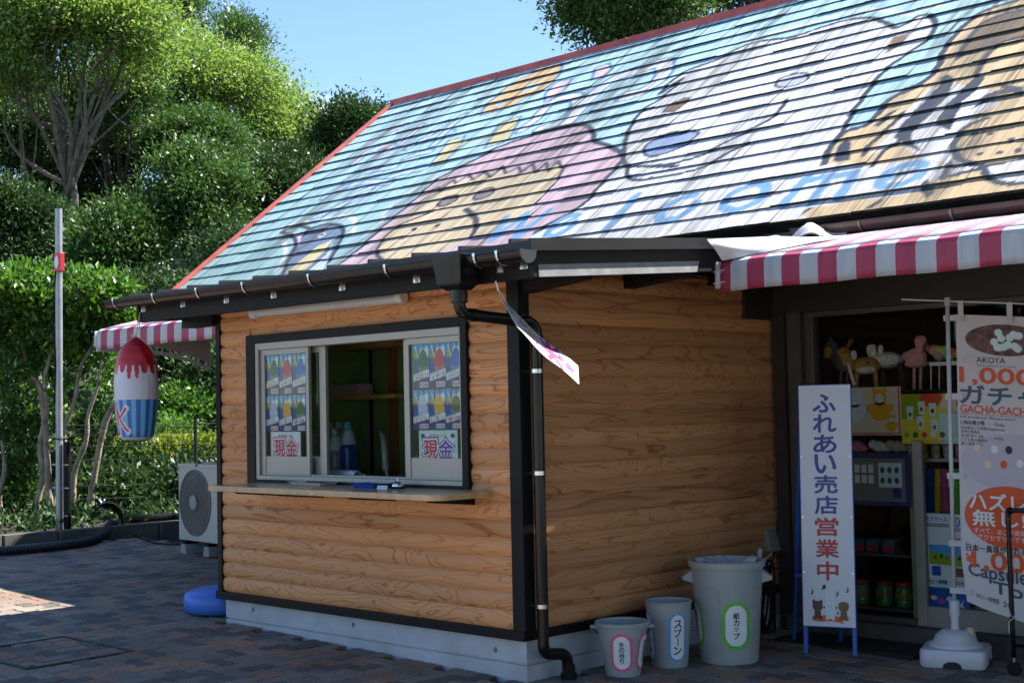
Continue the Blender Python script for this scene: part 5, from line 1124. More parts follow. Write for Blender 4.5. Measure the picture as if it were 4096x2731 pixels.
hv = [np.array([c1[0]+.172*math.cos(a+1.5), c1[1]+.172*math.sin(a+1.5), c1[2]+.265])]
for k in range(1, 12):
    aa = a+1.5-3.0*k/12+2*1.5*0; bb = a+1.5+(2*math.pi-3.0)*k/12; hv.append(np.array([c1[0]+.155*math.cos(bb), c1[1]+.155*math.sin(bb), c1[2]+.265-.10*math.sin(math.pi*k/12)]))
hv.append(np.array([c1[0]+.172*math.cos(a-1.5), c1[1]+.172*math.sin(a-1.5), c1[2]+.265])); ob('handle', MB().tube(hv, .0035, 6), M_STEEL, t)
c2 = G0(.285, .905); t = pail('waste_bin', 'slim grey waste bin with blue スプーン sticker between bucket and large can', c2, .105, .133, .375, rim=.004, lip=.012)
a = look(c2); sticker(t, .105, .133, .375, c2, a+.42, .055, .035, .32, 'blue', 'スプーン', None, .012); sticker(t, .105, .133, .375, c2, a-1.25, .055, .035, .32, 'blue', 'スプーン', None, .012)
c3 = G0(.445, 1.265); t = pail('garbage_can', 'large grey lidless garbage can lined with a clear bag, green 紙カップ sticker', c3, .172, .212, .590, rim=.014, lip=.035)
a = look(c3); sticker(t, .172, .212, .590, c3, a+.25, .086, .085, .37, 'green', '紙カップ', None, .035); sticker(t, .172, .212, .590, c3, a-1.32, .086, .085, .37, 'green', '紙カップ', None, .035)
for sg in (-1, 1):
    aa = a+sg*1.5; ca, sa = math.cos(aa), math.sin(aa); tx, ty = -sa, ca
    q = lambda r, o_, z: (c3[0]+r*ca+o_*tx, c3[1]+r*sa+o_*ty, c3[2]+z)
    ob('handle', MB().hexa([q(.195, -.045, .455), q(.262, -.05, .475), q(.262, .05, .475), q(.195, .045, .455)], [q(.205, -.045, .535), q(.268, -.05, .490), q(.268, .05, .490), q(.205, .045, .535)]), M_GREYP, t, bevel=.006)
mg, mt, mb_ = newmat('clear_bag'); mb_.inputs['Base Color'].default_value = (.62, .63, .72, 1); mb_.inputs['Roughness'].default_value = .25; mb_.inputs['Alpha'].default_value = .62
def liner(a_, b_):
    th = 2*math.pi*a_; r = .205*(1-b_)+.0; z = .575+.018*math.sin(3*th+1)*(b_ < .3)+.03*math.sin(2*th+.5)*math.exp(-((b_-.35)/.3)**2)-.09*b_*b_+.012*math.sin(11*th+7*b_)
    return (c3[0]+r*math.cos(th), c3[1]+r*math.sin(th), c3[2]+z)
ob('bag_liner', MB().grid(liner, 60, 14), mg, t, smooth=True)
ob('waste_paper', MB().grid(lambda u_, v_: (c3[0]-.09+.17*u_, c3[1]-.08+.15*v_, c3[2]+.525+.03*math.sin(4*u_+3*v_)), 6, 6), M_PAPER, t)
rc_ = lambda z: .172+.04*(z-.012)/(.575-.035-.012)+.0003
def surf(da, z): return (c3[0]+rc_(z)*math.cos(a+.25+da), c3[1]+rc_(z)*math.sin(a+.25+da), c3[2]+z)
pth = [surf(-.85, .44)]+[surf(-.85+.34*k/6, .44) for k in range(1, 6)]+[surf(-.49, .425)]+[surf(-.49, .425-.38*k/8) for k in range(1, 9)]+[surf(-.45, .03)]+[surf(-.45+.9*k/12, .028) for k in range(1, 12)]+[surf(.45, .03)]+[surf(.49, .045+.38*k/8) for k in range(0, 9)]+[surf(.53, .44)]+[surf(.53+.32*k/6, .44) for k in range(1, 7)]
ob('panel_rib', MB().tube(pth, .0022, 6), M_GREYP, t, smooth=True)
# cables, socket box and conduit by the can
sb = at(3088, 2160, 0, .03); y0_, z0_ = sb[1], sb[2]
t = thing('socket_box', 'weatherproof grey socket box on the log side wall', 'socket box', (.012, y0_, z0_))
ob('box', MB().hexa([(.008, y0_-.06, z0_-.07), (.062, y0_-.06, z0_-.07), (.062, y0_+.06, z0_-.07), (.008, y0_+.06, z0_-.07)], [(.008, y0_-.06, z0_+.07), (.03, y0_-.06, z0_+.07), (.03, y0_+.06, z0_+.07), (.008, y0_+.06, z0_+.07)]), mat('beige_plastic', (.24, .23, .20), .5), t, bevel=.004)
t = thing('hanging_cable', 'black cable hanging down beside the socket box on the log wall', 'cable', (.03, 2.3, .5))
hcp = [at(u, v, 0, .035) for u, v in ((3133, 1260), (3128, 1600), (3118, 1900), (3112, 2080), (3098, 2200), (3080, 2290))]
ob('cable', MB().tube(smooth([tuple(p) for p in hcp]), .006, 6), M_BLACK, t)
cc_ = at(3058, 2385, 0, .09); t = thing('coiled_cable', 'bundle of black cable tied with white string behind the garbage can', 'cable', tuple(cc_))
for k in range(6):
    ob('cable_loop', MB().tube([(cc_[0]-.03+.014*k+.012*math.sin(q*2+k), cc_[1]+(.045+.006*k)*math.cos(q), cc_[2]+.02*math.cos(k*2)+(.20+.012*k)*math.sin(q)) for q in [2*math.pi*j/22 for j in range(23)]], .0075, 5), M_BLACK, t)
kt = cc_+np.array([.02, -.03, .225])
ob('tie_string', MB().tube([kt+np.array(o_) for o_ in ((-.03, -.04, .0), (.01, .0, .02), (.03, .02, -.01), (0, .02, .03), (-.02, -.02, -.02), (.02, .03, .04), (.03, .06, .06))], .004, 5), M_STRING, t)
t = thing('drain_pipe', 'short grey plastic pipe leaning behind the garbage can', 'pipe', (.22, 1.6, 0))
ob('pipe', MB().shell([(.017, 0), (.017, .55), (.014, .55), (.014, 0), (.017, 0)], 16, (0, 0, 0)), M_GREYP, t, local=True); t.location = (.30, 1.66, .055); t.rotation_euler = (R(-12), R(4), 0)
# ================================================================ A-FRAME SIGN
sl, sr = atg(3222, 2612), atg(3428, 2628)
SA = math.atan2(sr[1]-sl[1], sr[0]-sl[0]); SW = .300
sg = thing('frame_sign', 'tall white A-frame sign reading ふれあい売店営業中 on blue legs', 'sign', tuple(sl), rz=SA, world=False)
M_SIGNBLUE = mat('blue_enamel', (.01, .10, .45), .4)
SHT = 1.615; lean = .045
tilt = lambda x, z, d=0: (x, z*lean+d, z)
def leg(x, y0, y1, z1, w=.012): return MB().hexa([(x-w, y0-w, 0), (x+w, y0-w, 0), (x+w, y0+w, 0), (x-w, y0+w, 0)], [(x-w, y1-w, z1), (x+w, y1-w, z1), (x+w, y1+w, z1), (x-w, y1+w, z1)])
for x in (.004, SW-.004): ob('leg', leg(x, .010, SHT*lean+.010, SHT-.01), M_SIGNBLUE, sg, local=True)
for x in (.004, SW-.004): ob('rear_leg', MB().tube([(x-.17, .40, 0), (x, SHT*lean+.03, SHT-.03)], .011, 6), M_SIGNBLUE, sg, local=True)
ob('cross_bar', MB().box(-.12, SW-.12, .30, .32, .42, .44), M_SIGNBLUE, sg, local=True)
fS = Frame((-.006, .168*lean-.006, .168), (1, 0, 0), (0, lean, 1)); PH = SHT-.168; PWD = SW+.012
pan = ob('panel', MB().prism(rect(0, 0, PWD, PH), fS, -.004, 0), mat('sign_white', (.62, .65, .74), .35, var=.02), sg, local=True)
fr_rim = MB()
for r_ in (rect(-.004, -.004, PWD+.004, .0), rect(-.004, PH, PWD+.004, PH+.004), rect(-.004, 0, 0, PH), rect(PWD, 0, PWD+.004, PH)): fr_rim.prism(r_, fS, -.012, .001)
ob('panel_edge', fr_rim, M_SIGNBLUE, sg, local=True)
# glyph centres measured down the board
ys = [1-v for v in (.076, .160, .246, .329, .414, .500, .590, .680, .772)]
for k, ch in enumerate('ふれあい売店営業中'):
    yc = ys[k]*PH; q = .071
    qx, qy = (.068, .053) if ch not in 'い中' else (.062, .055)
    ob('character', MB().text((ch, .035), fS, PWD*.49-qx, yc-qy, PWD*.49+qx, yc+qy, .0012, keep=False), INK['signblue'] if k < 6 else INK['signred'], pan, local=True)
for k, (a_, b_, s_) in enumerate(((.18, .140, '♪'), (.40, .160, '♫'), (.66, .135, '♪'), (.86, .152, '♪'))):
    ob('music_note', MB().text((s_, .03), fS, PWD*a_-.013, PH*b_-.016, PWD*a_+.013, PH*b_+.016, .0012), INK['black'], pan, local=True)
def ell2(cx, cy, rx, ry, n=16): return [(cx+rx*math.cos(2*math.pi*k/n), cy+ry*math.sin(2*math.pi*k/n)) for k in range(n)]
ob('leaf_carpet_print', MB().flat([(PWD*a_, PH*b_) for a_, b_ in ((.16, .025), (.3, .018), (.55, .022), (.8, .014), (.74, .024), (.9, .03), (.82, .036), (.6, .044), (.4, .046), (.26, .04), (.18, .038))], fS, .0008), INK['orange'], pan, local=True)
for cx, c1_, ears in ((.28, 'brown', ((-.07, .098), (.07, .098))), (.52, 'white', ((-.04, .128), (.05, .128))), (.78, 'trunk', ((-.07, .088), (.07, .088)))):
    m = MB()
    m.flat(ell2(PWD*cx, PH*.052, PWD*.065, PH*.022), fS, .0012); m.flat(ell2(PWD*cx, PH*.082, PWD*.10, PH*.022), fS, .0014)
    for ex, ey in ears: m.flat(ell2(PWD*(cx+ex), PH*ey, PWD*.028, PH*(.022 if c1_ == 'white' else .012)), fS, .0013)
    for fx in (-.06, .06): m.flat(ell2(PWD*(cx+fx), PH*.035, PWD*.03, PH*.010), fS, .0012)
    ob('animal_print', m, INK[c1_] if c1_ != 'white' else INK['cup'], pan, local=True)
    fm = MB()
    for ex in (-.035, .035): fm.flat(ell2(PWD*(cx+ex), PH*.085, .003, .003, 8), fS, .0018)
    fm.flat(ell2(PWD*cx, PH*.077, .004, .003, 8), fS, .0018); ob('face_print', fm, INK['black'], pan, local=True)
for cx, cy, cc in ((.41, .078, 'signred'), (.64, .078, 'signred'), (.67, .056, 'signred'), (.15, .062, 'yellow'), (.87, .04, 'yellow')):
    ob('leaf_print', MB().flat([(PWD*cx+(.012 if k % 2 else .005)*math.cos(k*.6283), PH*cy+(.012 if k % 2 else .005)*math.sin(k*.6283)) for k in range(10)], fS, .0018), INK[cc], pan, local=True)
for a_ in (.03, .97):
    for b_ in (.006, .22, .45, .70, .993): ob('screw', MB().prism(ell2(PWD*a_, min(PH-.012, max(.012, PH*b_)), .0045, .0045, 10), fS, 0, .003), M_STEEL, pan, local=True)
# ================================================================ NOBORI BANNER ON WHITE BASE
nb = atg(3862, 2612); NX, NY = 1.465, 2.075; NZ0 = gz(NX)
nob = thing('banner_stand', 'white banner pole with vertical pearl capsule toy banner on a square water base', 'banner', (NX, NY, NZ0), rz=0)
M_BASEW = mat('base_white_plastic', (.58, .57, .62), .4, var=.04)
ba = R(20)
def rotp(x, y, z): return (NX+x*math.cos(ba)-y*math.sin(ba), NY+x*math.sin(ba)+y*math.cos(ba), NZ0+z)
bs = MB().rbox(-.185, .185, -.185, .185, .0, .105, .05, 5); 
bs.v = [rotp(*p) for p in bs.v]; ob('base', bs, M_BASEW, nob, auto=45)
for sgx, sgy in ((0, -1), (1, 0), (-1, 0), (0, 1)):
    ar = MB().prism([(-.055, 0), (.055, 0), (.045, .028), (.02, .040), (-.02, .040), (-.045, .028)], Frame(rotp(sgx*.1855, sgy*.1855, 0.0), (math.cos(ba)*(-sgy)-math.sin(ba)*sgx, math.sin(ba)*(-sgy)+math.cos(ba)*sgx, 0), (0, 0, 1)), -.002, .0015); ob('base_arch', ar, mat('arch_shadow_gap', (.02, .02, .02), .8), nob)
dm = MB().lathe([(.155, .10), (.150, .118), (.125, .130), (.112, .165), (.075, .195), (.03, .200), (0, .2)], 36, (0, 0, 0)); dm.v = [rotp(*p) for p in dm.v]; ob('base_dome', dm, M_BASEW, nob, smooth=True)
cpm = MB().lathe([(.028, .15), (.028, .20), (.020, .204), (.020, .212), (0, .212)], 16, (.085, .0, 0)); cpm.v = [rotp(*p) for p in cpm.v]; ob('filler_cap', cpm, mat('cream_cap', (.55, .45, .25), .5), nob)
LX, LZ = .012, 1
ptop = np.array([NX+.028, NY, NZ0+2.10]); pbot = np.array([NX, NY, NZ0+.19])
pl = lambda z: pbot+(ptop-pbot)*((z-.19)/(1.91))
ob('pole_socket', MB().tube([pl(.19), pl(.285)], .024, 14).tube([pl(.275), pl(.365)], .030, 18), M_BASEW, nob, auto=40)
ob('pole', MB().tube([pl(.35), pl(2.10)], .0125, 12), M_BASEW, nob, smooth=True)
ob('pole_joint', MB().tube([pl(1.02), pl(1.09)], .017, 12), mat('joint_beige', (.50, .46, .42), .5), nob)
ob('pole_cap', MB().tube([pl(2.08), pl(2.125)], .0175, 12), mat('joint_beige', (.50, .46, .42), .5), nob)
cdir = np.array([math.cos(R(25)), math.sin(R(25)), -.085]); cdir /= np.linalg.norm(cdir)
rod0 = pl(2.105)-cdir*.26; ob('cross_rod', MB().tube([rod0, pl(2.105)+cdir*.62], .0045, 8), M_WHITEP, nob)
CW, CHT = .60, 1.66
cO = pl(2.03)+cdir*.045
def cloth(a_, b_, h=0):       # a: metres across, b: metres up from the bottom
    s = b_/CHT; x = a_; base = cO+np.array([0, 0, -CHT])*(1-s)
    lag = (1-s); sway = .0+.012*math.sin(5*s+2*a_)+.03*lag*lag*math.sin(6*a_+1.0)*1.2
    shrink = 1-.02*math.sin(3*s)
    p = base+cdir*(x*shrink)-np.array([0, 0, 1])*(.0)+np.array([math.sin(R(25)), -math.cos(R(25)), 0])*(sway+h)
    p = p+(pl(max(.2, .37+(CHT-(1-s)*0)*0+s*1.66))-pl(2.03))*1.0*0
    p[0] += -.0245*(1-s)
    if s < .16: p[2] -= (.16-s)/.16*(.16*a_/.6*1.0); p[0] += (.16-s)*.18*max(0, 1-a_/.12)
    return p
clo = ob('cloth', MB().grid(lambda a_, b_: cloth(a_*CW, b_*CHT), 30, 60), mat('nobori_cloth', (.62, .58, .60), .8, var=.04), nob, smooth=True)
for b_ in (1.64, 1.18, .72, .33, .06):
    q = cloth(.012, b_, .003); z = q[2]; pz = pl(z-NZ0); ob('tab', MB().add([pz+np.array([-.02, -.014, .017]), q+np.array([.02, -.002, .017]), q+np.array([.02, -.002, -.017]), pz+np.array([-.02, -.014, -.017])], [(0, 3, 2, 1)]), mat('tab_white', (.58, .57, .62), .7), clo)
for a_ in (.03, .30, .55):
    q = cloth(a_, 1.655, .004); r_ = pl(2.105)+cdir*(a_+.045); ob('tab', MB().add([r_+np.array([-.017, -.006, .006]), r_+np.array([.017, -.006, .006]), q+np.array([.017, -.003, -.035]), q+np.array([-.017, -.003, -.035])], [(0, 3, 2, 1)]), mat('tab_white', (.58, .57, .62), .7), clo)
def ct(key, a0, b0, a1, b1, ink, keep=False): ob('lettering', MB().text(key, cloth, a0, b0, a1, b1, .003, keep=keep), INK[ink], clo)
def cpoly(name, pts, ink, h=.0016): ob(name, MB().flat(pts, cloth, h), INK[ink], clo)
def cdisc(name, cx, cy, rx, ry, ink, h=.0016):
    n = 24; m = MB()
    for j in range(n):
        y0, y1 = -math.cos(math.pi*j/n), -math.cos(math.pi*(j+1)/n)
        w0, w1 = math.sqrt(max(0, 1-y0*y0)), math.sqrt(max(0, 1-y1*y1)); k = 8
        m.add([cloth(cx+rx*w*(-1+2*i/k), cy+ry*y, h) for y, w in ((y0, w0), (y1, w1)) for i in range(k+1)], [(i, i+1, k+2+i, k+1+i) for i in range(k)])
    ob(name, m, INK[ink] if isinstance(ink, str) else ink, clo, smooth=True)
B = lambda px_: CHT*(1-(px_-1165)/(2530-1165))     # photo row -> height on the cloth
M_SHELLP = mat('ink_shell', (.13, .06, .05), .5, var=.8, scale=22)
cdisc('shell_picture', .27, B(1280), .22, .092, M_SHELLP)
prl = MB(); pr2 = random.Random(4)
for k in range(14):
    a0, b0 = .20+pr2.random()*.16, B(1280)+pr2.uniform(-.055, .05); prl.flat([(a0+.022*math.cos(q*.3142), b0+.022*math.sin(q*.3142)) for q in range(20)], cloth, .002+.0001*k)
tag(ob('pearls_print', prl, INK['cup'], clo), kind='stuff')
for i, s_ in enumerate(('FINE', 'QUALITY', 'PEARL')): ct((s_, 0.0), .035, B(1368+11*i)-.006, .085, B(1368+11*i)+.006, 'cream')
ct(('AKOYA', 0.0), .11, B(1392), .27, B(1364), 'black'); ct(('All products are made', 0.0), .11, B(1412), .33, B(1399), 'grey')
ct(('1,000', .03), .015, B(1500), .42, B(1416), 'orange'); ct(('ガチャ', .03), .015, B(1595), .45, B(1502), 'slate'); ct(('GACHA-GACHA', .03), .015, B(1634), .42, B(1597), 'orange')
ct(('Uwajima has the largest production of Akoya', 0.0), .012, B(1645), .38, B(1637), 'slate'); ct(('All products Akoya pearl', 0.0), .012, B(1664), .32, B(1648), 'slate')
ct(('1.2%の希少性', .03), .015, B(1692), .15, B(1670), 'black'); ct(('Only', 0.0), .20, B(1695), .26, B(1676), 'black'); ct(('Japanese', 0.0), .18, B(1716), .26, B(1700), 'black'); ct(('of the', 0.0), .20, B(1756), .25, B(1740), 'black')
for k, s_ in enumerate(('日本産あこや真珠は', '世界の真珠の', 'わずか1.2%', 'とても希少価値の', '高い真珠です。')): ct((s_, 0.0), .015, B(1714+19*k), .015+.018*len(s_), B(1698+19*k), 'black')
cdisc('accessory_panel', .30, B(1860), .29, .165, 'lilac')
for cx, cy, ink in ((.10, 1795, 'cream'), (.20, 1800, 'white'), (.28, 1800, 'black'), (.16, 1875, 'cream'), (.25, 1870, 'orange'), (.34, 1860, 'white')):
    m = MB().flat([(cx+.02*math.cos(q*.6283), B(cy)+.024*math.sin(q*.6283)) for q in range(10)], cloth, .003); ob('trinket_print', m, INK[ink], clo)
cdisc('orange_disc', .275, B(2118), .25, .178, 'orange', .0024)
def ct2(key, a0, b0, a1, b1, ink): ob('lettering', MB().text(key, cloth, a0, b0, a1, b1, .0042, keep=False), INK[ink], clo)
ct2(('ハズレ', .03), .055, B(2088), .36, B(2010), 'white'); ct2(('無し!', .03), .07, B(2165), .36, B(2092), 'white'); ct2(('すべて、あこや真珠', 0.0), .075, B(2202), .36, B(2175), 'white'); ct2(('アクセサリーです', 0.0), .095, B(2232), .36, B(2206), 'white')
ct(('日本一真珠が採れる', .03), .03, B(2290), .36, B(2256), 'black'); ct(('¥', .03), .025, B(2345), .065, B(2300), 'orange'); ct(('1,000', .03), .06, B(2372), .44, B(2288), 'orange'); ct(('Capsule', .03), .035, B(2415), .36, B(2345), 'slate'); ct(('Toy', .03), .17, B(2465), .40, B(2405), 'slate')
ct(('県立とべ動物園', 0.0), .07, B(2492), .20, B(2472), 'brown'); ct(('×', .03), .225, B(2496), .265, B(2474), 'grey')
# ================================================================ BLACK CART AT THE RIGHT EDGE
cz = gz(1.82); CXX, CYY = 1.862, 1.97
t = thing('display_cart', 'black tubular steel cart frame on a caster beside the banner', 'cart', (CXX+.2, CYY+.1, cz))
h0 = [(CXX, CYY, cz+.10), (CXX, CYY, cz+.86), (CXX+.02, CYY, cz+.90), (CXX+.06, CYY, cz+.915), (CXX+.7, CYY+.05, cz+.915)]
ob('upright', MB().tube(smooth(h0), .014, 12), M_PVC, t, smooth=True); ob('upright', MB().tube([(CXX+.7, CYY+.05, cz+.915), (CXX+.7, CYY+.05, cz+.10)], .014, 12), M_PVC, t, smooth=True)
ob('lower_rail', MB().tube([(CXX, CYY, cz+.17), (CXX+.7, CYY+.05, cz+.17)], .012, 10), M_PVC, t, smooth=True)
for x, y in ((CXX, CYY), (CXX+.7, CYY+.05)):
    ob('caster_stem', MB().tube([(x, y, cz+.115), (x, y, cz+.06)], .010, 10), M_STEEL, t)
    wh = MB().lathe([(.012, -.012), (.038, -.011), (.040, 0), (.038, .011), (.012, .012)], 20); wh.v = [(x+p[0], y+p[2], cz+.040+p[1]) for p in wh.v]; ob('caster_wheel', wh, M_BLACK, t, smooth=False)
ob('string_bow', MB().tube([(CXX-.02, CYY-.02, cz+.40), (CXX+.0, CYY-.018, cz+.33), (CXX+.03, CYY-.018, cz+.335), (CXX-.01, CYY-.02, cz+.30), (CXX-.012, CYY-.02, cz+.24)], .003, 5), M_STRING, t)
# ================================================================ BEHIND THE SHOP GLASS
def fuse(mb, voxel):
    me = mb.mesh('tmp'); o = bpy.data.objects.new('tmp', me); COL.objects.link(o); r = o.modifiers.new('r', 'REMESH'); r.mode = 'VOXEL'; r.voxel_size = voxel; r.use_smooth_shade = True
    s = o.modifiers.new('s', 'SMOOTH'); s.iterations = 3; s.factor = .5
    dg = bpy.context.evaluated_depsgraph_get(); out = bpy.data.meshes.new_from_object(o.evaluated_get(dg)); bpy.data.objects.remove(o); bpy.data.meshes.remove(me); out.polygons.foreach_set('use_smooth', [True]*len(out.polygons)); return out
def fluff(name, col): return mat('plush_'+name, tuple(min(.85, c*1.35) for c in col), .95, var=.18, scale=40, bump=.6, bscale=220)
ledge = thing('display_ledge', 'dark display ledge carrying plush animals behind the shop glass', 'shelf', (1.2, 2.8, .02))
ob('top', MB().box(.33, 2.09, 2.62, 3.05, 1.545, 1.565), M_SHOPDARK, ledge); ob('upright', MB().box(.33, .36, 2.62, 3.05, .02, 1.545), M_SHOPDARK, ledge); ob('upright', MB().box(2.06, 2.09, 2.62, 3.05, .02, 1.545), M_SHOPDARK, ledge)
def toy(name, label, u0, u1, vtop, y, parts, cat='plush toy'):
    """parts: (part name, colour, shapes) with shapes in photo-pixel units; depth offsets in metres"""
    b = at((u0+u1)/2, 1562, 1, y); t = thing(name, label, cat, (b[0], y, 1.565), group='plush animals on the ledge')
    for pn, colr, shapes in parts:
        m = MB()
        for s in shapes:
            if s[0] == 'e':
                _, u, v, ru, rv, dy = s; p = at(u, v, 1, y+dy); k = abs(at(u+1, v, 1, y+dy)[0]-p[0]); kz = abs(at(u, v+1, 1, y+dy)[2]-p[2]); m.ell(p, (ru*k, max(.7*ru*k, .015), rv*kz))
            else:
                _, pts, r = s; P = [at(u, v, 1, y+dy) for u, v, dy in pts]; m.tube(P, r, 10)
        me = fuse(m, .006); me.transform(Matrix.Translation(-Vector(t.location))); ob(pn, me, fluff(*colr), t)
    return t
GY = ('slate', (.10, .105, .11)); 
toy('plush_shoebill', 'grey plush bird with big orange beak behind the shop glass', 3290, 3400, 1345, 2.85, [('body', GY, [('e', 3325, 1400, 28, 42, 0), ('e', 3370, 1440, 38, 48, .02), ('t', [(3330, 1360, 0), (3318, 1345, 0)], .008)]), ('leg', GY, [('t', [(3365, 1470, 0), (3362, 1560, 0)], .010)]), ('leg', GY, [('t', [(3388, 1470, .03), (3392, 1560, .03)], .010)]), ('beak', ('amber', (.55, .30, .06)), [('e', 3311, 1408, 16, 24, -.05), ('e', 3308, 1420, 13, 14, -.06)])])
TAN = ('tan', (.36, .17, .05)); CRM = ('cream', (.60, .56, .47))
toy('plush_gazelle', 'tan plush gazelle with dark side stripe and upright horns', 3355, 3515, 1340, 2.72, [('body', TAN, [('e', 3465, 1462, 58, 36, 0), ('t', [(3400, 1460, -.02), (3380, 1410, -.03)], .045), ('e', 3375, 1405, 22, 18, -.03), ('e', 3362, 1412, 16, 12, -.04), ('t', [(3430, 1480, 0), (3420, 1562, 0)], .017), ('t', [(3500, 1480, 0), (3508, 1562, 0)], .017)]), ('belly', CRM, [('e', 3465, 1478, 40, 18, -.03), ('t', [(3385, 1420, -.05), (3400, 1480, -.05), (3418, 1540, -.02)], .014)]), ('side_stripe', ('black', (.02, .02, .02)), [('t', [(3435, 1455, -.06), (3480, 1450, -.06)], .007)]), ('horn', TAN, [('t', [(3385, 1390, -.02), (3402, 1352, -.02)], .006)]), ('horn', TAN, [('t', [(3392, 1390, 0), (3415, 1352, 0)], .006)]), ('tag_card', ('tagw', (.55, .55, .55)), [('e', 3416, 1420, 12, 21, -.07)])])
toy('plush_goat', 'white plush goat with black ears and dark legs', 3470, 3620, 1370, 2.80, [('body', ('white', (.58, .57, .53)), [('e', 3545, 1440, 68, 34, 0), ('t', [(3500, 1430, -.02), (3490, 1400, -.03)], .040), ('e', 3487, 1395, 22, 20, -.03), ('e', 3478, 1408, 12, 10, -.05)]), ('ear', ('black', (.02, .02, .02)), [('e', 3510, 1400, 12, 20, -.03)]), ('leg', ('black', (.02, .02, .02)), [('t', [(3530, 1460, -.02), (3535, 1560, -.02)], .020)]), ('leg', ('black', (.02, .02, .02)), [('t', [(3600, 1450, -.02), (3612, 1560, -.02)], .020)]), ('tag_card', ('tagw', (.55, .55, .55)), [('e', 3523, 1397, 11, 20, -.06)])])
FP = ('flamingo', (.58, .27, .28))
toy('plush_flamingo', 'pink plush flamingo standing on long thin legs', 3610, 3715, 1340, 2.70, [('body', FP, [('e', 3665, 1428, 42, 38, 0), ('e', 3632, 1425, 24, 22, .01), ('t', [(3680, 1410, -.02), (3676, 1370, -.02)], .026), ('e', 3682, 1362, 25, 22, -.02), ('e', 3665, 1455, 48, 16, 0)]), ('leg', FP, [('t', [(3657, 1462, 0), (3657, 1562, 0)], .011)]), ('leg', FP, [('t', [(3684, 1462, .02), (3682, 1562, .02)], .011)]), ('beak', ('beak', (.20, .08, .08)), [('t', [(3700, 1365, -.03), (3712, 1385, -.03)], .009)]), ('foot', FP, [('e', 3660, 1562, 20, 5, -.02)])])
for nm, lab, u, v, c, c2_ in (('plush_bird', 'small pink plush bird perched beside the flamingo', 3738, 1400, ('bpink', (.55, .30, .27)), ('bred', (.5, .12, .1))), ('plush_parakeet', 'yellow headed green plush parakeet above the wire rack', 3780, 1403, ('bgreen', (.33, .50, .33)), ('byel', (.65, .55, .05))), ('plush_toucan', 'yellow and red plush toucan at the end of the wire rack', 3838, 1413, ('byel2', (.62, .42, .03)), ('bred', (.5, .12, .1)))):
    p = at(u, v, 1, 2.76); t = thing(nm, lab, 'plush toy', (p[0], 2.76, p[2]-.05), group='plush animals on the ledge'); k = .0018
    m = MB(); m.ell(p, (.042, .04, .036)).ell(p+np.array([.028, .01, -.03]), (.042, .035, .042)); me = fuse(m, .006); me.transform(Matrix.Translation(-Vector(t.location))); ob('body', me, fluff(*c), t)
    m = MB(); m.ell(p+np.array([-.03, -.02, .012]), (.026, .024, .026)); me = fuse(m, .005); me.transform(Matrix.Translation(-Vector(t.location))); ob('head', me, fluff(*c2_), t)
    ob('perch', MB().tube([p+np.array([.02, .02, -.06]), p+np.array([.02, .05, -.18])], .012, 8), M_SHOPDARK, t)
t = thing('wire_rack', 'white wire display rack under the small plush birds', 'rack', (1.3, 2.68, 1.565))
q0, q1 = at(3722, 1456, 1, 2.66), at(3900, 1450, 1, 2.66)
ob('shelf_rail', MB().box(q0[0], q1[0]+.1, 2.64, 2.67, q0[2]-.012, q0[2]+.012), M_WHITEP, t)
for u in (3727, 3760, 3880): p = at(u, 1500, 1, 2.66); ob('leg', MB().tube([(p[0], 2.655, q0[2]-.012), (p[0]-.006, 2.655, 1.565)], .004, 6), M_WHITEP, t)
t = thing('indoor_fan_unit', 'white ceiling air conditioner panel inside the shop', 'air conditioner', (.75, 3.2, 2.2))
ob('housing', MB().box(.42, 1.25, 3.0, 3.5, 2.14, 2.42), mat('dim_white2', (.35, .36, .34), .5), t, bevel=.03); ob('louvre', MB().box(.46, 1.2, 2.985, 3.0, 2.15, 2.17), M_GREYP, t)
# posters on the glass
def gposter(name, label, u0, v0, u1, v1, base, yy=2.532):
    a, b = at(u0, (v0+v1)/2, 1, yy), at(u1, (v0+v1)/2, 1, yy); z1, z0 = at((u0+u1)/2, v0, 1, yy)[2], at((u0+u1)/2, v1, 1, yy)[2]; w, h = b[0]-a[0], z1-z0
    t = thing(name, label, 'poster', ((a[0]+b[0])/2, yy, z0)); f = Frame((a[0], yy, z0), (1, 0, 0), (0, 0, 1)); ob('sheet', MB().prism(rect(0, 0, w, h), f, -.001, 0), base, t); return t, f, w, h
def gp(t, f, w, h, name, pts, ink, k=1): ob(name, MB().flat([(a*w, b*h) for a, b in pts], f, .0004*k), INK[ink] if isinstance(ink, str) else ink, t)
t, f, w, h = gposter('plush_poster', 'pink poster of teddy bears in orange costume on the shop glass', 3385, 1548, 3605, 1740, INK['cream'])
gp(t, f, w, h, 'border_print', rect(.02, .02, .98, .05), 'pink'); gp(t, f, w, h, 'border_print', rect(.95, .05, .98, .98), 'pink')
for cx, cy, s_, ink in ((.17, .55, 1.0, 'cup'), (.62, .58, 1.05, 'lemon'), (.82, .22, .55, 'lemon')):
    for q in (ell2(cx, cy+.20*s_, .12*s_, .17*s_), ell2(cx, cy-.08*s_, .17*s_, .2*s_)): gp(t, f, w, h, 'bear_print', q, ink, 2)
    for ex in (-.09, .09): gp(t, f, w, h, 'bear_ear_print', ell2(cx+ex*s_, cy+.34*s_, .04*s_, .06*s_), ink, 1); gp(t, f, w, h, 'bear_arm_print', ell2(cx+1.9*ex*s_, cy-.02*s_, .06*s_, .09*s_), ink, 1)
    gp(t, f, w, h, 'bear_face_print', ell2(cx, cy+.17*s_, .075*s_, .09*s_), 'white', 3)
    for ex in (-.03, .03): gp(t, f, w, h, 'bear_eye_print', ell2(cx+ex*s_, cy+.19*s_, .010*s_, .016*s_), 'black', 4)
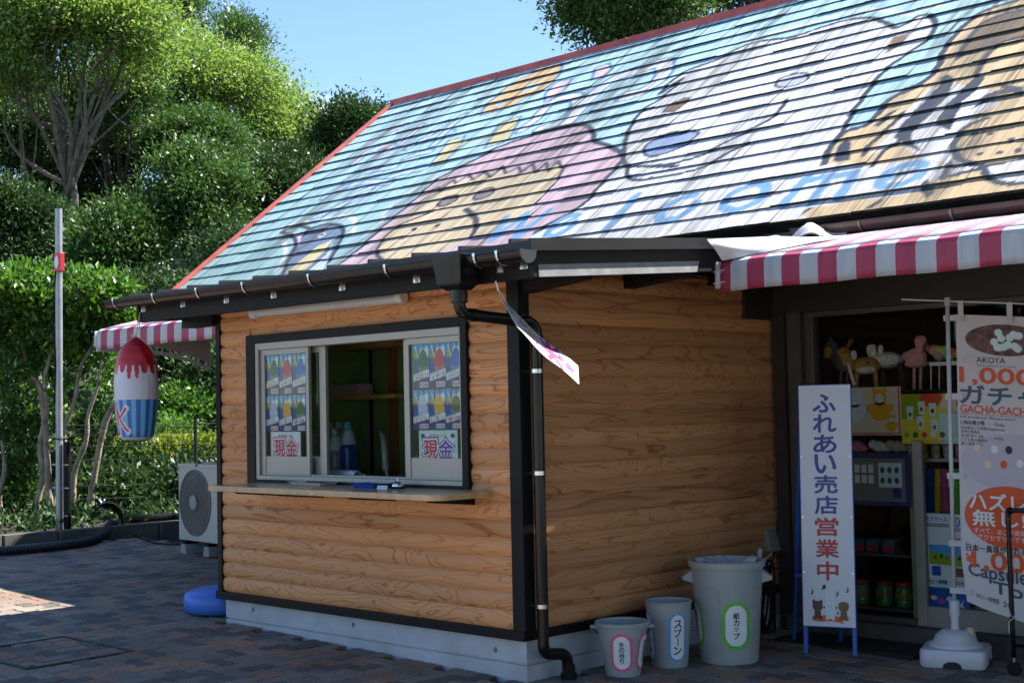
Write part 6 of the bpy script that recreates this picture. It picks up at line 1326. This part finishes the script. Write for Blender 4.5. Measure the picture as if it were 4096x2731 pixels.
t, f, w, h = gposter('tumbler_poster', 'yellow and green poster of animal print tumblers on the shop glass', 3606, 1573, 3884, 1774, INK['yellow'])
for q, ink in ((rect(0, .5, .3, 1), 'hill'), (rect(.55, 0, 1, .6), 'mint'), (rect(.3, .75, .6, 1), 'orange')): gp(t, f, w, h, 'colour_wash_print', q, ink)
for k, (cx, cy) in enumerate(((.13, .62), (.30, .72), (.46, .68), (.28, .42), (.48, .36), (.70, .40))): gp(t, f, w, h, 'tumbler_print', ((cx-.055, cy+.13), (cx+.055, cy+.13), (cx+.04, cy-.13), (cx-.04, cy-.13)), 'cup', 2); gp(t, f, w, h, 'animal_face_print', ell2(cx, cy-.03, .025, .045), ('trunk', 'orange', 'black', 'orange', 'grey', 'sea')[k], 3)
gp(t, f, w, h, 'plate_print', ((.55, .75), (.62, .93), (.93, .92), (.95, .62), (.85, .6)), 'cream', 2); gp(t, f, w, h, 'egg_print', ell2(.86, .8, .06, .08), 'orange', 3)
for k in range(7): gp(t, f, w, h, 'coaster_print', ell2(.07+.13*k, .18, .04, .06), ('hill', 'leafg', 'orange', 'white', 'trunk', 'yellow', 'orange')[k], 2)
for s_, r_ in (('ウォータータンブラー', (.05, .89, .42, .96)), ('ランチプレート', (.66, .92, .95, .985)), ('アニマルプリントコースター', (.16, .02, .65, .09))):
    ob('lettering', MB().text((s_, .03), f, r_[0]*w, r_[1]*h, r_[2]*w, r_[3]*h, .0016, keep=False), INK['ichigo'], t)
t, f, w, h = gposter('goods_board', 'grey goods board with blue dotted border on the shop glass', 3385, 1812, 3640, 2020, INK['navy'])
gp(t, f, w, h, 'board_face', rect(.02, .08, .93, .90), 'grey'); 
for k in range(6): gp(t, f, w, h, 'item_print', rect(.14+.11*(k % 3), .62-.2*(k//3), .22+.11*(k % 3), .78-.2*(k//3)), 'white', 2)
gp(t, f, w, h, 'panel_print', rect(.52, .35, .88, .82), 'cup', 2)
for k in range(6): gp(t, f, w, h, 'charm_print', ell2(.58+.11*(k % 3), .68-.2*(k//3), .035, .06), 'slate', 3)
gp(t, f, w, h, 'price_print', rect(.74, .15, .86, .34), 'navy', 3)
t, f, w, h = gposter('mask_poster', 'white and blue mask case poster with zoo photo on the shop glass', 3672, 2054, 3872, 2442, INK['white'])
gp(t, f, w, h, 'sea_print', rect(0, 0, 1, .24), 'sea'); gp(t, f, w, h, 'sky_print', rect(.24, .55, 1, .68), 'sky'); gp(t, f, w, h, 'meadow_print', ((.24, .48), (1, .46), (1, .58), (.6, .57), (.24, .62)), 'hill', 2)
for k in range(5): gp(t, f, w, h, 'animal_print', ell2(.36+.12*k, .55+.015*(k % 2), .03, .022), ('trunk', 'black', 'grey', 'trunk', 'brown')[k], 3)
dt = MB(); pr3 = random.Random(8)
for i in range(8):
    for j in range(6): dt.flat([((.08+.08*i+(.04 if j % 2 else 0)+.012*math.cos(q+i))*w, (.70+.028*j)*h+.0022*math.sin(q*1.7)) for q in (0, 1.6, 3.1, 4.7)], f, .0008)
tag(ob('mask_pattern', dt, INK['black'], t), kind='stuff')
for s_, r_, ink in (('マスクケース', (.1, .92, .62, .97), 'sea'), ('ZOO', (.72, .87, .94, .97), 'sea'), ('¥500', (.74, .82, .98, .86), 'red'), ('愛媛県立とべ動物園', (.06, .275, .58, .32), 'navy'), ('松山大学', (.72, .28, .98, .32), 'navy'), ('ワメ', (.6, .03, .9, .12), 'white')):
    ob('lettering', MB().text((s_, .03), f, r_[0]*w, r_[1]*h, r_[2]*w, r_[3]*h, .0016, keep=False), INK[ink], t)
for k, (a_, b_) in enumerate(((.06, .62), (.06, .58), (.06, .54), (.72, .74), (.72, .70), (.1, .885), (.1, .865))): gp(t, f, w, h, 'text_line_print', rect(a_, b_, a_+(.15 if k < 5 else .55), b_+.012), 'slate', 2)
gp(t, f, w, h, 'case_print', rect(.28, .36, .46, .46), 'sea', 2); gp(t, f, w, h, 'photo_print', rect(.68, .36, .96, .45), 'trunk', 2)
for k in range(4): gp(t, f, w, h, 'fish_print', ell2(.14+.16*k, .10+.03*(k % 2), .07, .025), ('cup', 'cream', 'pink', 'cup')[k], 2)
# shelf unit with tumblers
t0 = thing('shelf_unit', 'pale shelf unit with tumblers standing behind the shop glass', 'shelf', (1.5, 2.8, .02))
M_PALESH = mat('pale_shelf', (.30, .28, .23), .6)
for x in (.93, 2.02): ob('side', MB().box(x, x+.03, 2.58, 2.95, .02, 1.30), M_PALESH, t0)
sh1 = at(3760, 1832, 1, 2.62)[2]; sh2 = at(3760, 2055, 1, 2.62)[2]
for z in (sh1, sh2, .5, .22): ob('shelf', MB().box(.96, 2.02, 2.6, 2.95, z-.022, z), M_PALESH, t0)
for k, (c_, lab) in enumerate((((.45, .30, .02), 'yellow tumbler with black giraffe pattern'), ((.42, .33, .20), 'beige tumbler with leopard spots'), ((.40, .37, .44), 'pale lilac patterned tumbler'), ((.42, .18, .24), 'pink patterned tumbler'))):
    p = at(3697+48*k, 1832, 1, 2.68); t = thing('tumbler', lab+' on the shop shelf', 'tumbler', (p[0], 2.68, sh1), group='tumblers on the shelf unit')
    ob('cup', MB().shell([(0, .001), (.026, 0), (.033, .085), (.031, .085), (.025, .004), (0, .004)], 20, (p[0], 2.68, sh1)), mat('tumbler_ink%d' % k, c_, .4, var=.9, scale=70), t, auto=40)
    ob('rim_band', MB().shell([(.0335, .078), (.0345, .086), (.031, .0865)], 20, (p[0], 2.68, sh1)), flatm('tumbler_rim%d' % k, tuple(v*.7 for v in c_)), t)
for k, (u, c_, lab) in enumerate(((3722, (.015, .06, .30), 'blue'), (3750, (.55, .42, .01), 'yellow'), (3788, (.42, .06, .16), 'pink'), (3832, (.10, .42, .02), 'green'))):
    p = at(u, 2052, 1, 2.66+.03*(k % 2)); y = 2.66+.03*(k % 2); t = thing('cup_stack', f'tall stack of {lab} plastic cups on the shop shelf', 'cups', (p[0], y, sh2), group='stacks of plastic cups')
    for j in range(9):
        ob('cup', MB().shell([(.028, 0), (.036, .05), (.038, .052), (.037, .056), (.034, .05), (.027, .004)], 18, (p[0]+(.012*j*.3 if k == 1 else 0), y, sh2+.028*j)), mat('cup_'+lab, c_, .35), t, auto=40)
# candy boxes and jars low behind the door glass
lo = thing('low_shelf', 'dark low shelves behind the left door glass', 'shelf', (.7, 2.8, .02))
zb1, zb2 = at(3500, 2207, 1, 2.66)[2], at(3500, 2420, 1, 2.66)[2]
for z in (zb1, zb2): ob('board', MB().box(.34, .925, 2.60, 2.95, z-.018, z), mat('low_shelf_wood', (.07, .055, .035), .6), lo)
for x in (.335, .916): ob('upright', MB().box(x, x+.012, 2.60, 2.95, .02, zb1+.02), M_SHOPDARK, lo)
for k, u in enumerate((3440, 3497, 3560)):
    p = at(u, 2205, 1, 2.68); t = thing('candy_box', 'small blue and red candy box on the low shop shelf', 'box', (p[0], 2.69, zb1), group='candy boxes on the low shelf')
    ob('carton', MB().box(p[0]-.045, p[0]+.042, 2.66, 2.72, zb1+.0003, zb1+.085), INK['slate'], t); ob('print', MB().box(p[0]-.038, p[0]+.036, 2.6585, 2.66, zb1+.008, zb1+.04), INK['signred'], t)
for k, u in enumerate((3448, 3540, 3618)):
    p = at(u, 2418, 1, 2.70); t = thing('candy_jar', 'red lidded jar of green candy on the low shop shelf', 'jar', (p[0], 2.70, zb2), group='candy jars on the low shelf')
    ob('jar', MB().lathe([(.05, 0), (.055, .01), (.055, .05), (.05, .06), (.055, .07), (.055, .12), (.045, .135)], 22, (p[0], 2.70, zb2+.0003)), mat('green_jar', (.05, .16, .05), .2), t, smooth=True)
    ob('label', MB().shell([(.0565, .055), (.0565, .095)], 22, (p[0], 2.70, zb2)), INK['gold'], t); ob('lid', MB().lathe([(.05, .135), (.05, .16), (0, .16)], 22, (p[0], 2.70, zb2)), INK['signred'], t)
for k, (u, c_, lab) in enumerate(((3430, ('ppink', (.5, .12, .22)), 'bright pink plush between the posters'), (3520, ('pwhite', (.5, .49, .46)), 'white and brown plush between the posters'), (3590, ('pbeige', (.42, .30, .20)), 'beige plush lying between the posters'))):
    p = at(u, 1785, 1, 2.66); t = thing('small_plush', lab, 'plush toy', (p[0], 2.66, p[2]-.05), group='plush animals on the ledge')
    m = MB().ell(p, (.055, .04, .04)).ell(p+np.array([-.045, -.01, .015]), (.032, .03, .03)).ell(p+np.array([.05, 0, -.015]), (.03, .025, .022)); me = fuse(m, .006); me.transform(Matrix.Translation(-Vector(t.location))); ob('body', me, fluff(*c_), t)
z3 = at(3500, 1808, 1, 2.66)[2]
ob('board', MB().box(.34, .925, 2.60, 2.95, z3-.03, z3-.012), mat('low_shelf_wood', (.07, .055, .035), .6), lo)
for x in (.335, .916): ob('upright', MB().box(x, x+.012, 2.60, 2.95, zb1+.021, z3-.03), M_SHOPDARK, lo)
# ================================================================ VEGETATION
def leafmat(name, c0, c1, rough=.4, trans=.3, spec=.5):
    m, t, b = newmat(name); lk = t.links.new; a = N(t, 'Attribute'); a.attribute_name = 'tone'
    cr = N(t, 'ValToRGB'); cr.color_ramp.elements[0].color = (*c0, 1); cr.color_ramp.elements[1].color = (*c1, 1); lk(a.outputs['Fac'], cr.inputs[0]); lk(cr.outputs[0], b.inputs['Base Color']); b.inputs['Roughness'].default_value = rough; b.inputs['Specular IOR Level'].default_value = spec
    tl = N(t, 'BsdfTranslucent'); hs = N(t, 'HueSaturation', Saturation=1.1, Value=1.5); lk(cr.outputs[0], hs.inputs['Color']); lk(hs.outputs[0], tl.inputs[0]); ms = N(t, 'MixShader'); ms.inputs[0].default_value = trans; lk(b.outputs[0], ms.inputs[1]); lk(tl.outputs[0], ms.inputs[2]); lk(ms.outputs[0], t.nodes['Material Output'].inputs[0])
    return m
LM_LIGHT = leafmat('camphor_leaf', (.09, .175, .032), (.26, .34, .09), .40, .5)
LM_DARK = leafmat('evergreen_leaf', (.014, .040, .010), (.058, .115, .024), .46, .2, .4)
LM_MID = leafmat('mid_leaf', (.03, .075, .016), (.10, .18, .042), .42, .3, .4)
LM_SHRUB = leafmat('shrub_leaf', (.035, .105, .014), (.15, .28, .045), .34, .33)
LM_HEDGE = leafmat('hedge_leaf', (.05, .10, .012), (.30, .34, .045), .4, .35)
M_BARK = mat('grey_bark', (.13, .115, .09), .9, var=.45, scale=6, bump=.6, bscale=25)
M_PALEBARK = mat('pale_bark', (.30, .25, .18), .9, var=.5, scale=8, bump=.6, bscale=40)
M_DKBARK = mat('dark_bark', (.04, .033, .026), .9, var=.4, scale=6)
def leaf_object(name, P, out, size, m, parent, droop=.35, rng=RNG, aspect=.42):
    n = len(P); D = rng.normal(size=(n, 3))*.8+out*.75; D[:, 2] -= droop; D /= np.linalg.norm(D, axis=1)[:, None]+1e-9
    S = np.cross(D, rng.normal(size=(n, 3))+np.array([0, 0, 1.2])); S /= np.linalg.norm(S, axis=1)[:, None]+1e-9; Nn = np.cross(S, D)
    Ln = (size*rng.uniform(.7, 1.3, n))[:, None]; W = Ln*aspect
    V = np.stack([P, P+D*Ln*.42+S*W*.5-Nn*Ln*.06, P+D*Ln, P+D*Ln*.42-S*W*.5-Nn*Ln*.06], 1).reshape(-1, 3)-np.array(_off[parent.name])
    me = bpy.data.meshes.new(name); me.vertices.add(4*n); me.vertices.foreach_set('co', V.astype(np.float32).ravel()); me.loops.add(4*n); me.loops.foreach_set('vertex_index', np.arange(4*n, dtype=np.int32)); me.polygons.add(n); me.polygons.foreach_set('loop_start', np.arange(0, 4*n, 4, dtype=np.int32)); me.polygons.foreach_set('loop_total', np.full(n, 4, dtype=np.int32))
    me.update(); me.validate(); a = me.attributes.new('tone', 'FLOAT', 'POINT'); a.data.foreach_set('value', np.repeat(np.clip(rng.normal(.5, .28, n), 0, 1), 4).astype(np.float32)); me.materials.append(m)
    o = bpy.data.objects.new(name, me); link(o, parent); return o
def crown_points(c, rad, nl, ncl, per, cl, rng, top=.15):
    """leaf positions: clumps over lobes over an ellipsoid"""
    c = np.array(c); rad = np.array(rad); d = rng.normal(size=(nl, 3)); d /= np.linalg.norm(d, axis=1)[:, None]; d[:, 2] = np.where(d[:, 2] < -.5, -d[:, 2]*.5, d[:, 2])
    L0 = c+d*rad*rng.uniform(.45, .80, (nl, 1)); lr = rad.mean()*rng.uniform(.26, .42, nl)
    li = rng.integers(0, nl, ncl); e = rng.normal(size=(ncl, 3)); e /= np.linalg.norm(e, axis=1)[:, None]; e[:, 2] = np.where(e[:, 2] < -.35, -e[:, 2]*.6, e[:, 2])
    K = L0[li]+e*lr[li][:, None]*rng.uniform(.75, 1.08, (ncl, 1)); ci = np.repeat(np.arange(ncl), per)
    P = K[ci]+rng.normal(size=(ncl*per, 3))*cl*np.array([1, 1, .62]); out = e[ci]*.8+d[li][ci]*.5; return P, out, L0
def tree(label, u, v, ru, rv, depth, lm, leaf, ncl, per, base_uv=None, nl=16, cl=None, droop=.35, bark=None, group='trees on the wooded slope', trunk_r=.16, seed=0, name='tree', limbs=7):
    rng = np.random.default_rng(seed+100); c = atd(u, v, depth); k = depth/FPX; rad = np.array([ru*k, ru*k*.9, rv*k]); zb = hill(c[0], c[1])
    b = atd(base_uv[0], base_uv[1], depth) if base_uv else np.array([c[0], c[1], zb]); b[2] = hill(b[0], b[1])-.15
    t = thing(name, label, 'tree', tuple(b), group=group)
    P, out, L0 = crown_points(c, rad, nl, ncl, per, cl or leaf*2.3, rng)
    m = MB(); f0 = b+(c-b)*.50; f0 += rng.normal(size=3)*.1; trunk = [b, b+(f0-b)*.35+rng.normal(size=3)*[.12, .12, 0], b+(f0-b)*.7+rng.normal(size=3)*[.12, .12, 0], f0]
    m.tube(smooth(trunk, 4), list(np.linspace(trunk_r, trunk_r*.62, 13)), 9)
    for q in L0[:limbs]:
        st0 = f0+(b-f0)*rng.uniform(.0, .28); mid = st0+(q-st0)*rng.uniform(.35, .6)+rng.normal(size=3)*.10*np.linalg.norm(q-st0); m2 = mid+(q-mid)*.55+rng.normal(size=3)*.09*np.linalg.norm(q-st0); pts = smooth([st0, mid, m2, q], 4); m.tube(pts, list(np.linspace(trunk_r*.5, trunk_r*.10, len(pts))), 7)
        for _ in range(2):
            q2 = q+rng.normal(size=3)*rad*.25; pts = smooth([mid, (mid+q2)/2+rng.normal(size=3)*.15, q2], 3); m.tube(pts, list(np.linspace(trunk_r*.22, trunk_r*.06, len(pts))), 5)
    ob('trunk', m, bark or M_BARK, t, smooth=True); leaf_object('crown', P, out, leaf, lm, t, droop, rng); return t
def hill(x, y):
    d = (np.array([x, y])-CAM[:2])@fw[:2]/np.linalg.norm(fw[:2]); h = gz(x)+.1 if d < 17 else gz(x)+.1+(d-17)*.16 if d < 30 else gz(x)+.1+2.1+(d-30)*.24
    return float(min(h, 14))
hm = MB().grid(lambda a, b: (lambda p: (p[0], p[1], hill(p[0], p[1])+.25*math.sin(p[0]*.9)*math.cos(p[1]*.7)-.3))(CAM+fw*(17+78*b)+rt*(-60+110*a)), 55, 40)
M_LITTER = mat('forest_floor', (.035, .040, .018), .95, var=.5, scale=2, bump=.6, bscale=8)
tag(ob('hillside', hm, M_LITTER), kind='structure')
tree('tall camphor tree with spreading grey limbs and yellow-green crown behind the steel pole', 290, 210, 440, 400, 40, LM_LIGHT, .15, 1250, 44, (235, 1500), 36, cl=.36, droop=.2, trunk_r=.16, seed=1, name='camphor_tree', limbs=16)
tree('sunlit yellow-green tree rising behind the tall camphor', 830, 400, 330, 330, 50, LM_LIGHT, .15, 800, 44, None, 28, cl=.42, droop=.2, trunk_r=.2, seed=2, name='camphor_tree')
tree('sunlit round-topped green tree beside the blue gap of sky', 1110, 600, 210, 270, 52, LM_LIGHT, .15, 560, 44, None, 20, cl=.42, droop=.2, trunk_r=.2, seed=3, name='camphor_tree')
tree('feathery pale treetop standing highest against the sky', 930, 210, 190, 170, 56, LM_MID, .14, 380, 26, (960, 900), 12, cl=.36, droop=.2, trunk_r=.18, seed=4, name='slender_tree')
tree('thin treetop poking over the camphor crown', 730, 60, 130, 120, 56, LM_MID, .14, 260, 22, (740, 900), 8, cl=.34, droop=.2, trunk_r=.16, seed=5, name='slender_tree')
DK = [('mid green tree under the tall camphor crown', 480, 470, 260, 230, 44, 24, 'm'), ('mid green tree below the sunlit one on the slope', 820, 620, 260, 200, 44, 25, 'm'), ('green tree at the left margin above the shaded one', -40, 330, 200, 330, 46, 26, 'm'), ('dark tree seen through the camphor limbs', 560, 620, 260, 230, 49, 22, 'd'), ('dark tree behind the left limbs of the camphor', 110, 560, 230, 230, 49, 23, 'd'), ('dark tree closing the gap behind the camphor trunk', 300, 720, 300, 300, 48, 15, 'd'), ('shaded tree on the far left slope above the shrub', 20, 620, 230, 260, 45, 17, 'd'), ('dark tree high on the slope below the round-topped tree', 900, 780, 280, 230, 47, 18, 'd'),
      ('glossy dark evergreen tree in front of the sunlit slope', 800, 880, 210, 300, 34, 6, 'm'), ('tall dark evergreen whose crown meets the roof verge', 1150, 830, 190, 290, 36, 7, 'd'), ('dark bushy evergreen against the clouds at the roof ridge end', 1430, 590, 190, 175, 38, 8, 'd'), ('shaded evergreen low behind the kiosk roof edge', 980, 1230, 220, 330, 30, 9, 'd'), ('dark evergreen behind the steel pole lamp', 480, 1080, 190, 330, 33, 10, 'm'), ('deeply shaded tree filling the left margin', 30, 950, 190, 300, 34, 11, 'd'), ('shadowy evergreen behind the hanging ice inflatable', 680, 1400, 230, 330, 27, 12, 'd'), ('dim understorey tree beside the left awning', 930, 1650, 230, 280, 25, 13, 'd'), ('dark thicket tree behind the clipped shrub', 240, 1420, 250, 330, 24, 14, 'd'), ('slim dark tree between the pole and the left margin', 180, 1080, 130, 260, 36, 19, 'm')]
for lab, u, v, ru, rv, d, sd_, kd in DK: tree(lab, u, v, ru, rv, d, LM_DARK if kd == 'd' else LM_MID, .13 if d > 30 else .11, 620, 46, None, 22, cl=.30, droop=.15, bark=M_DKBARK, trunk_r=.14, seed=sd_, name='evergreen_tree')
tree('leafy tree behind the shop ridge with loose outer sprays', 2560, 70, 420, 330, 30, LM_MID, .13, 1500, 20, (2700, 900), 24, cl=.30, droop=.35, trunk_r=.2, seed=20, name='ridge_tree')
tree('dense dark tree above the red ridge capping', 3050, -40, 380, 280, 33, LM_DARK, .14, 900, 20, (3050, 900), 16, cl=.33, droop=.3, trunk_r=.2, seed=21, name='ridge_tree')
# clipped shrub tree with pale stems in the planting bed
def shrub(label, lobes, stems, depth, seed, nleaf, lm=None):
    rng = np.random.default_rng(seed); b = atd(*stems[0][0], depth); b[2] = gz(b[0])+.05; t = thing('shrub_tree', label, 'shrub', tuple(b), group='clipped shrubs in the planting bed'); P = []; O = []
    tot = sum(w_ for *_, w_ in lobes)
    for u, v, ru, rv, d, w_ in lobes:
        c = atd(u, v, d); k = d/FPX; n = int(nleaf*w_/tot); per = 16; e = rng.normal(size=(n//per, 3)); e /= np.linalg.norm(e, axis=1)[:, None]; K = c+e*np.array([ru*k, ru*k*.8, rv*k])*rng.uniform(.35, 1.0, (n//per, 1))**.6
        ci = np.repeat(np.arange(n//per), per); P.append(K[ci]+rng.normal(size=(len(ci), 3))*.055); O.append(e[ci]*.5+np.array([0, 0, .55]))
    leaf_object('crown', np.concatenate(P), np.concatenate(O), .095, lm or LM_SHRUB, t, -.25, rng, .45)
    for st_ in stems:
        pts = [atd(u, v, depth) for u, v in st_]; pts[0][2] = gz(pts[0][0])+.02; ob('stem', MB().tube(smooth(pts, 4), list(np.linspace(.046, .015, (len(pts)-1)*4+1)*(1+.12*np.sin(np.arange((len(pts)-1)*4+1)*1.9))), 8), M_PALEBARK, t, smooth=True)
    return t
shrub('clipped shrub with pale crooked stems and bright leaf tufts around the pole', [(330, 1190, 250, 110, 16.6, 3), (120, 1180, 200, 120, 16.4, 3), (-60, 1230, 180, 150, 16.3, 2), (420, 1290, 150, 90, 16.8, 1.3), (200, 1330, 220, 100, 16.6, 1.2), (40, 1500, 140, 130, 16.6, .9), (330, 1460, 190, 120, 17, .7), (150, 1620, 180, 120, 17.2, .5)],
      [[(150, 2150), (148, 2020), (172, 1900), (160, 1780), (186, 1650), (178, 1520), (205, 1400), (200, 1290), (235, 1190)], [(222, 2150), (205, 2040), (228, 1930), (262, 1830), (255, 1720), (300, 1600), (318, 1480), (365, 1390), (420, 1290)], [(262, 2140), (290, 2000), (300, 1880), (345, 1760), (352, 1660), (392, 1540), (408, 1440)], [(200, 1720), (170, 1600), (110, 1480), (90, 1380), (40, 1290)], [(345, 1740), (420, 1690), (500, 1560), (520, 1420), (560, 1330)], [(20, 2120), (-5, 1990), (18, 1880), (6, 1760)]], 16.5, 31, 17000)
shrub('sparse lower shrub growing beside the clipped shrub at the fence', [(60, 1780, 150, 170, 17, 1), (40, 1990, 170, 130, 17, 1), (470, 1700, 170, 190, 18, .9), (270, 1800, 140, 200, 18, .8), (200, 2050, 160, 80, 17, .4)], [[(60, 2140), (70, 1950), (90, 1760)]], 17, 32, 8200, LM_MID)
# fence
fa, fb = atg(255, 2120), atg(1050, 2088); fa = fa.copy(); fdir = (fb-fa); fdir[2] = 0; flen = np.linalg.norm(fdir); fdir /= flen
fence = thing('mesh_fence', 'dark green welded wire fence between planting bed and hedge', 'fence', tuple(fa))
M_FENCE = mat('fence_green', (.010, .022, .016), .5)
wm = MB()
for k in range(int(flen/.05)+1):
    p = fa+fdir*k*.05; z = gz(p[0]); wm.tube([(p[0], p[1], z+.05), (p[0], p[1], z+1.2)], .0018, 4, cap=False)
for z in (.08, .2, .35, .5, .65, .8, .95, 1.1, 1.16, 1.2): wm.tube([(fa[0], fa[1], gz(fa[0])+z), (fa+fdir*flen)[:2].tolist()+[gz((fa+fdir*flen)[0])+z]], .004, 4, cap=False)
tag(ob('wire_mesh', wm, M_FENCE, fence), kind='stuff')
for k in range(int(flen/1.5)+1): p = fa+fdir*min(flen, k*1.5); ob('post', MB().tube([(p[0], p[1], gz(p[0])-.1), (p[0], p[1], gz(p[0])+1.26)], .022, 10), M_FENCE, fence)
# hedge beyond the fence
hg = thing('hedge', 'clipped hedge with sunlit yellow-green top beyond the wire fence', 'hedge', tuple(atd(650, 2100, 19.5)))
rng = np.random.default_rng(55); n = 26000; A_, B_ = atd(150, 1950, 20.5), atd(1150, 1950, 21.5); q = rng.random((n, 1)); side = np.cross((B_-A_)/np.linalg.norm(B_-A_), [0, 0, 1]); P = A_+(B_-A_)*q
hz_ = atd(700, 1772, 20.8)[2]; P[:, 2] = gz(-12)+.1+(hz_-gz(-12))*rng.random(n)**.75; P += side*rng.normal(size=(n, 1))*.28+rng.normal(size=(n, 3))*.03; leaf_object('foliage', P, np.tile([0, 0, .6], (n, 1)), .075, LM_HEDGE, hg, -.2, rng, .5)
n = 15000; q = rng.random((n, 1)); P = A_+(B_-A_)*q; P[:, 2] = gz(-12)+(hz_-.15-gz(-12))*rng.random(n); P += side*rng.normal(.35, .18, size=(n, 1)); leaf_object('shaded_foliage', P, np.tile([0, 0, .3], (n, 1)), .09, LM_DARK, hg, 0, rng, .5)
for k in range(7): p = A_+(B_-A_)*(k+.5)/7; ob('stem', MB().tube([(p[0], p[1], gz(p[0])-.05), (p[0]+.05, p[1], gz(p[0])+.5)], .02, 6), M_DKBARK, hg)
for lab, u, v, ru, rv, d, s_ in (('bright leafy bush behind the hedge left of the kiosk', 760, 1640, 130, 90, 24, 61), ('light green bush between fence and ice inflatable', 640, 1760, 150, 80, 22.5, 62), ('shaded ground bush behind the clipped shrub stems', 150, 1960, 260, 140, 19, 63), ('low dark bush at the foot of the fence', 420, 2010, 200, 110, 17.2, 64), ('dark bush in front of the hedge beside the air conditioner', 760, 1990, 220, 130, 18, 65), ('dark low bush left of the kerb pole', -60, 1900, 240, 220, 19.5, 66)):
    rng = np.random.default_rng(s_); c = atd(u, v, d); k = d/FPX; t = thing('bush', lab, 'bush', (c[0], c[1], hill(c[0], c[1])), group='bushes behind the fence'); P, out, L0 = crown_points(c, (ru*k, ru*k, rv*k), 10, 330, 18, .17, rng)
    leaf_object('foliage', P, out, .10, LM_SHRUB if s_ < 63 else LM_DARK, t, 0, rng); ob('stem', MB().tube([(c[0], c[1], hill(c[0], c[1])-.1), c], .03, 6), M_DKBARK, t)
# coil of cable hung on the fence
cc = atd(418, 2080, 15.3); t = thing('cable_coil', 'coil of black cable tied to the fence with white string', 'cable', tuple(cc)); sd2 = fdir
for k in range(5): ob('loop', MB().tube([cc+sd2*(.135+.008*k)*math.cos(q)+np.array([0, 0, 1])*(.165+.008*k)*math.sin(q)+np.array([.02*k, 0, 0]) for q in [2*math.pi*j/24 for j in range(25)]], .011, 6), M_BLACK, t)
kp = cc+np.array([0, 0, .17]); ob('tie_string', MB().tube([kp+np.array(o_) for o_ in ((-.05, -.03, -.06), (0, -.03, .02), (.05, -.02, .07), (.02, -.03, .0), (-.03, -.03, .05), (0, -.03, -.02), (.01, -.03, -.14))], .009, 5), M_STRING, t)
ob('tie_string', MB().tube([kp+np.array(o_) for o_ in ((.06, -.03, .06), (.0, -.03, .0), (-.05, -.03, -.05), (.03, -.03, -.05))], .009, 5), M_STRING, t)
# trees across the plaza behind the viewer: what the shop glass mirrors; tall ones added unseen to shade the side wall
tag(ob('plaza', MB().grid(lambda a, b: (-20+70*a, -50+45*b, gz(-20+70*a)-.06), 2, 2), mat('plaza_paving', (.30, .275, .25), .9, var=.2, scale=2)), kind='structure')
for lab, x, y, s_, rr_, rz_ in (('round leafy plaza tree standing off to the left of the plaza', 2, -24, 71, 3.6, 2.9), ('round leafy plaza tree straight across the plaza', 13, -21, 72, 3.6, 2.9), ('tall dense tree added out of view right of the viewer to shade the side wall', 10.5, -8, 73, 3.0, 4.6), ('tall dense tree added out of view opposite the shop window to shade the side wall', 8.0, -1.9, 74, 2.8, 4.6), ('tall dense tree added out of view past the shop end to shade the side wall', 7.6, 1.9, 75, 2.7, 4.6)):
    rng = np.random.default_rng(s_); z = gz(x); t = thing('offscreen_plaza_tree', lab, 'tree', (x, y, z-.06), group='plaza trees'); P, out, L0 = crown_points((x, y, z+(4.6 if rz_ < 4 else 5.0)), (rr_, rr_, rz_), 22, 1100, 14, .45, rng); leaf_object('crown', P, out, .34, LM_MID, t, .2, rng)
    m = MB().tube([(x, y, z-.06), (x, y, z+3.2)], [.22, .16], 9)
    for q in L0[:6]: m.tube([(x, y, z+2.9), q], [.1, .03], 6)
    ob('trunk', m, M_BARK, t, smooth=True)

# low ground cover in the planting bed along the kerb
gc = thing('ground_cover', 'low leafy ground cover in the planting bed behind the kerb', 'plants', (-9.6, 2.0, gz(-9.6)+.1)); del gc['category']; gc['kind'] = 'stuff'
rng = np.random.default_rng(91); n = 16000; K = np.stack([rng.uniform(-12.5, -8.56, 900), rng.uniform(-2.5, 7.0, 900), np.zeros(900)], 1); P = K[rng.integers(0, 900, n)]+rng.normal(size=(n, 3))*.07; P[:, 2] = -GK*P[:, 0]+.10+np.abs(rng.normal(size=n))*.07
leaf_object('leaves', P, np.tile([0, 0, .9], (n, 1)), .075, LM_DARK, gc, -.1, rng, .5)['kind'] = 'stuff'
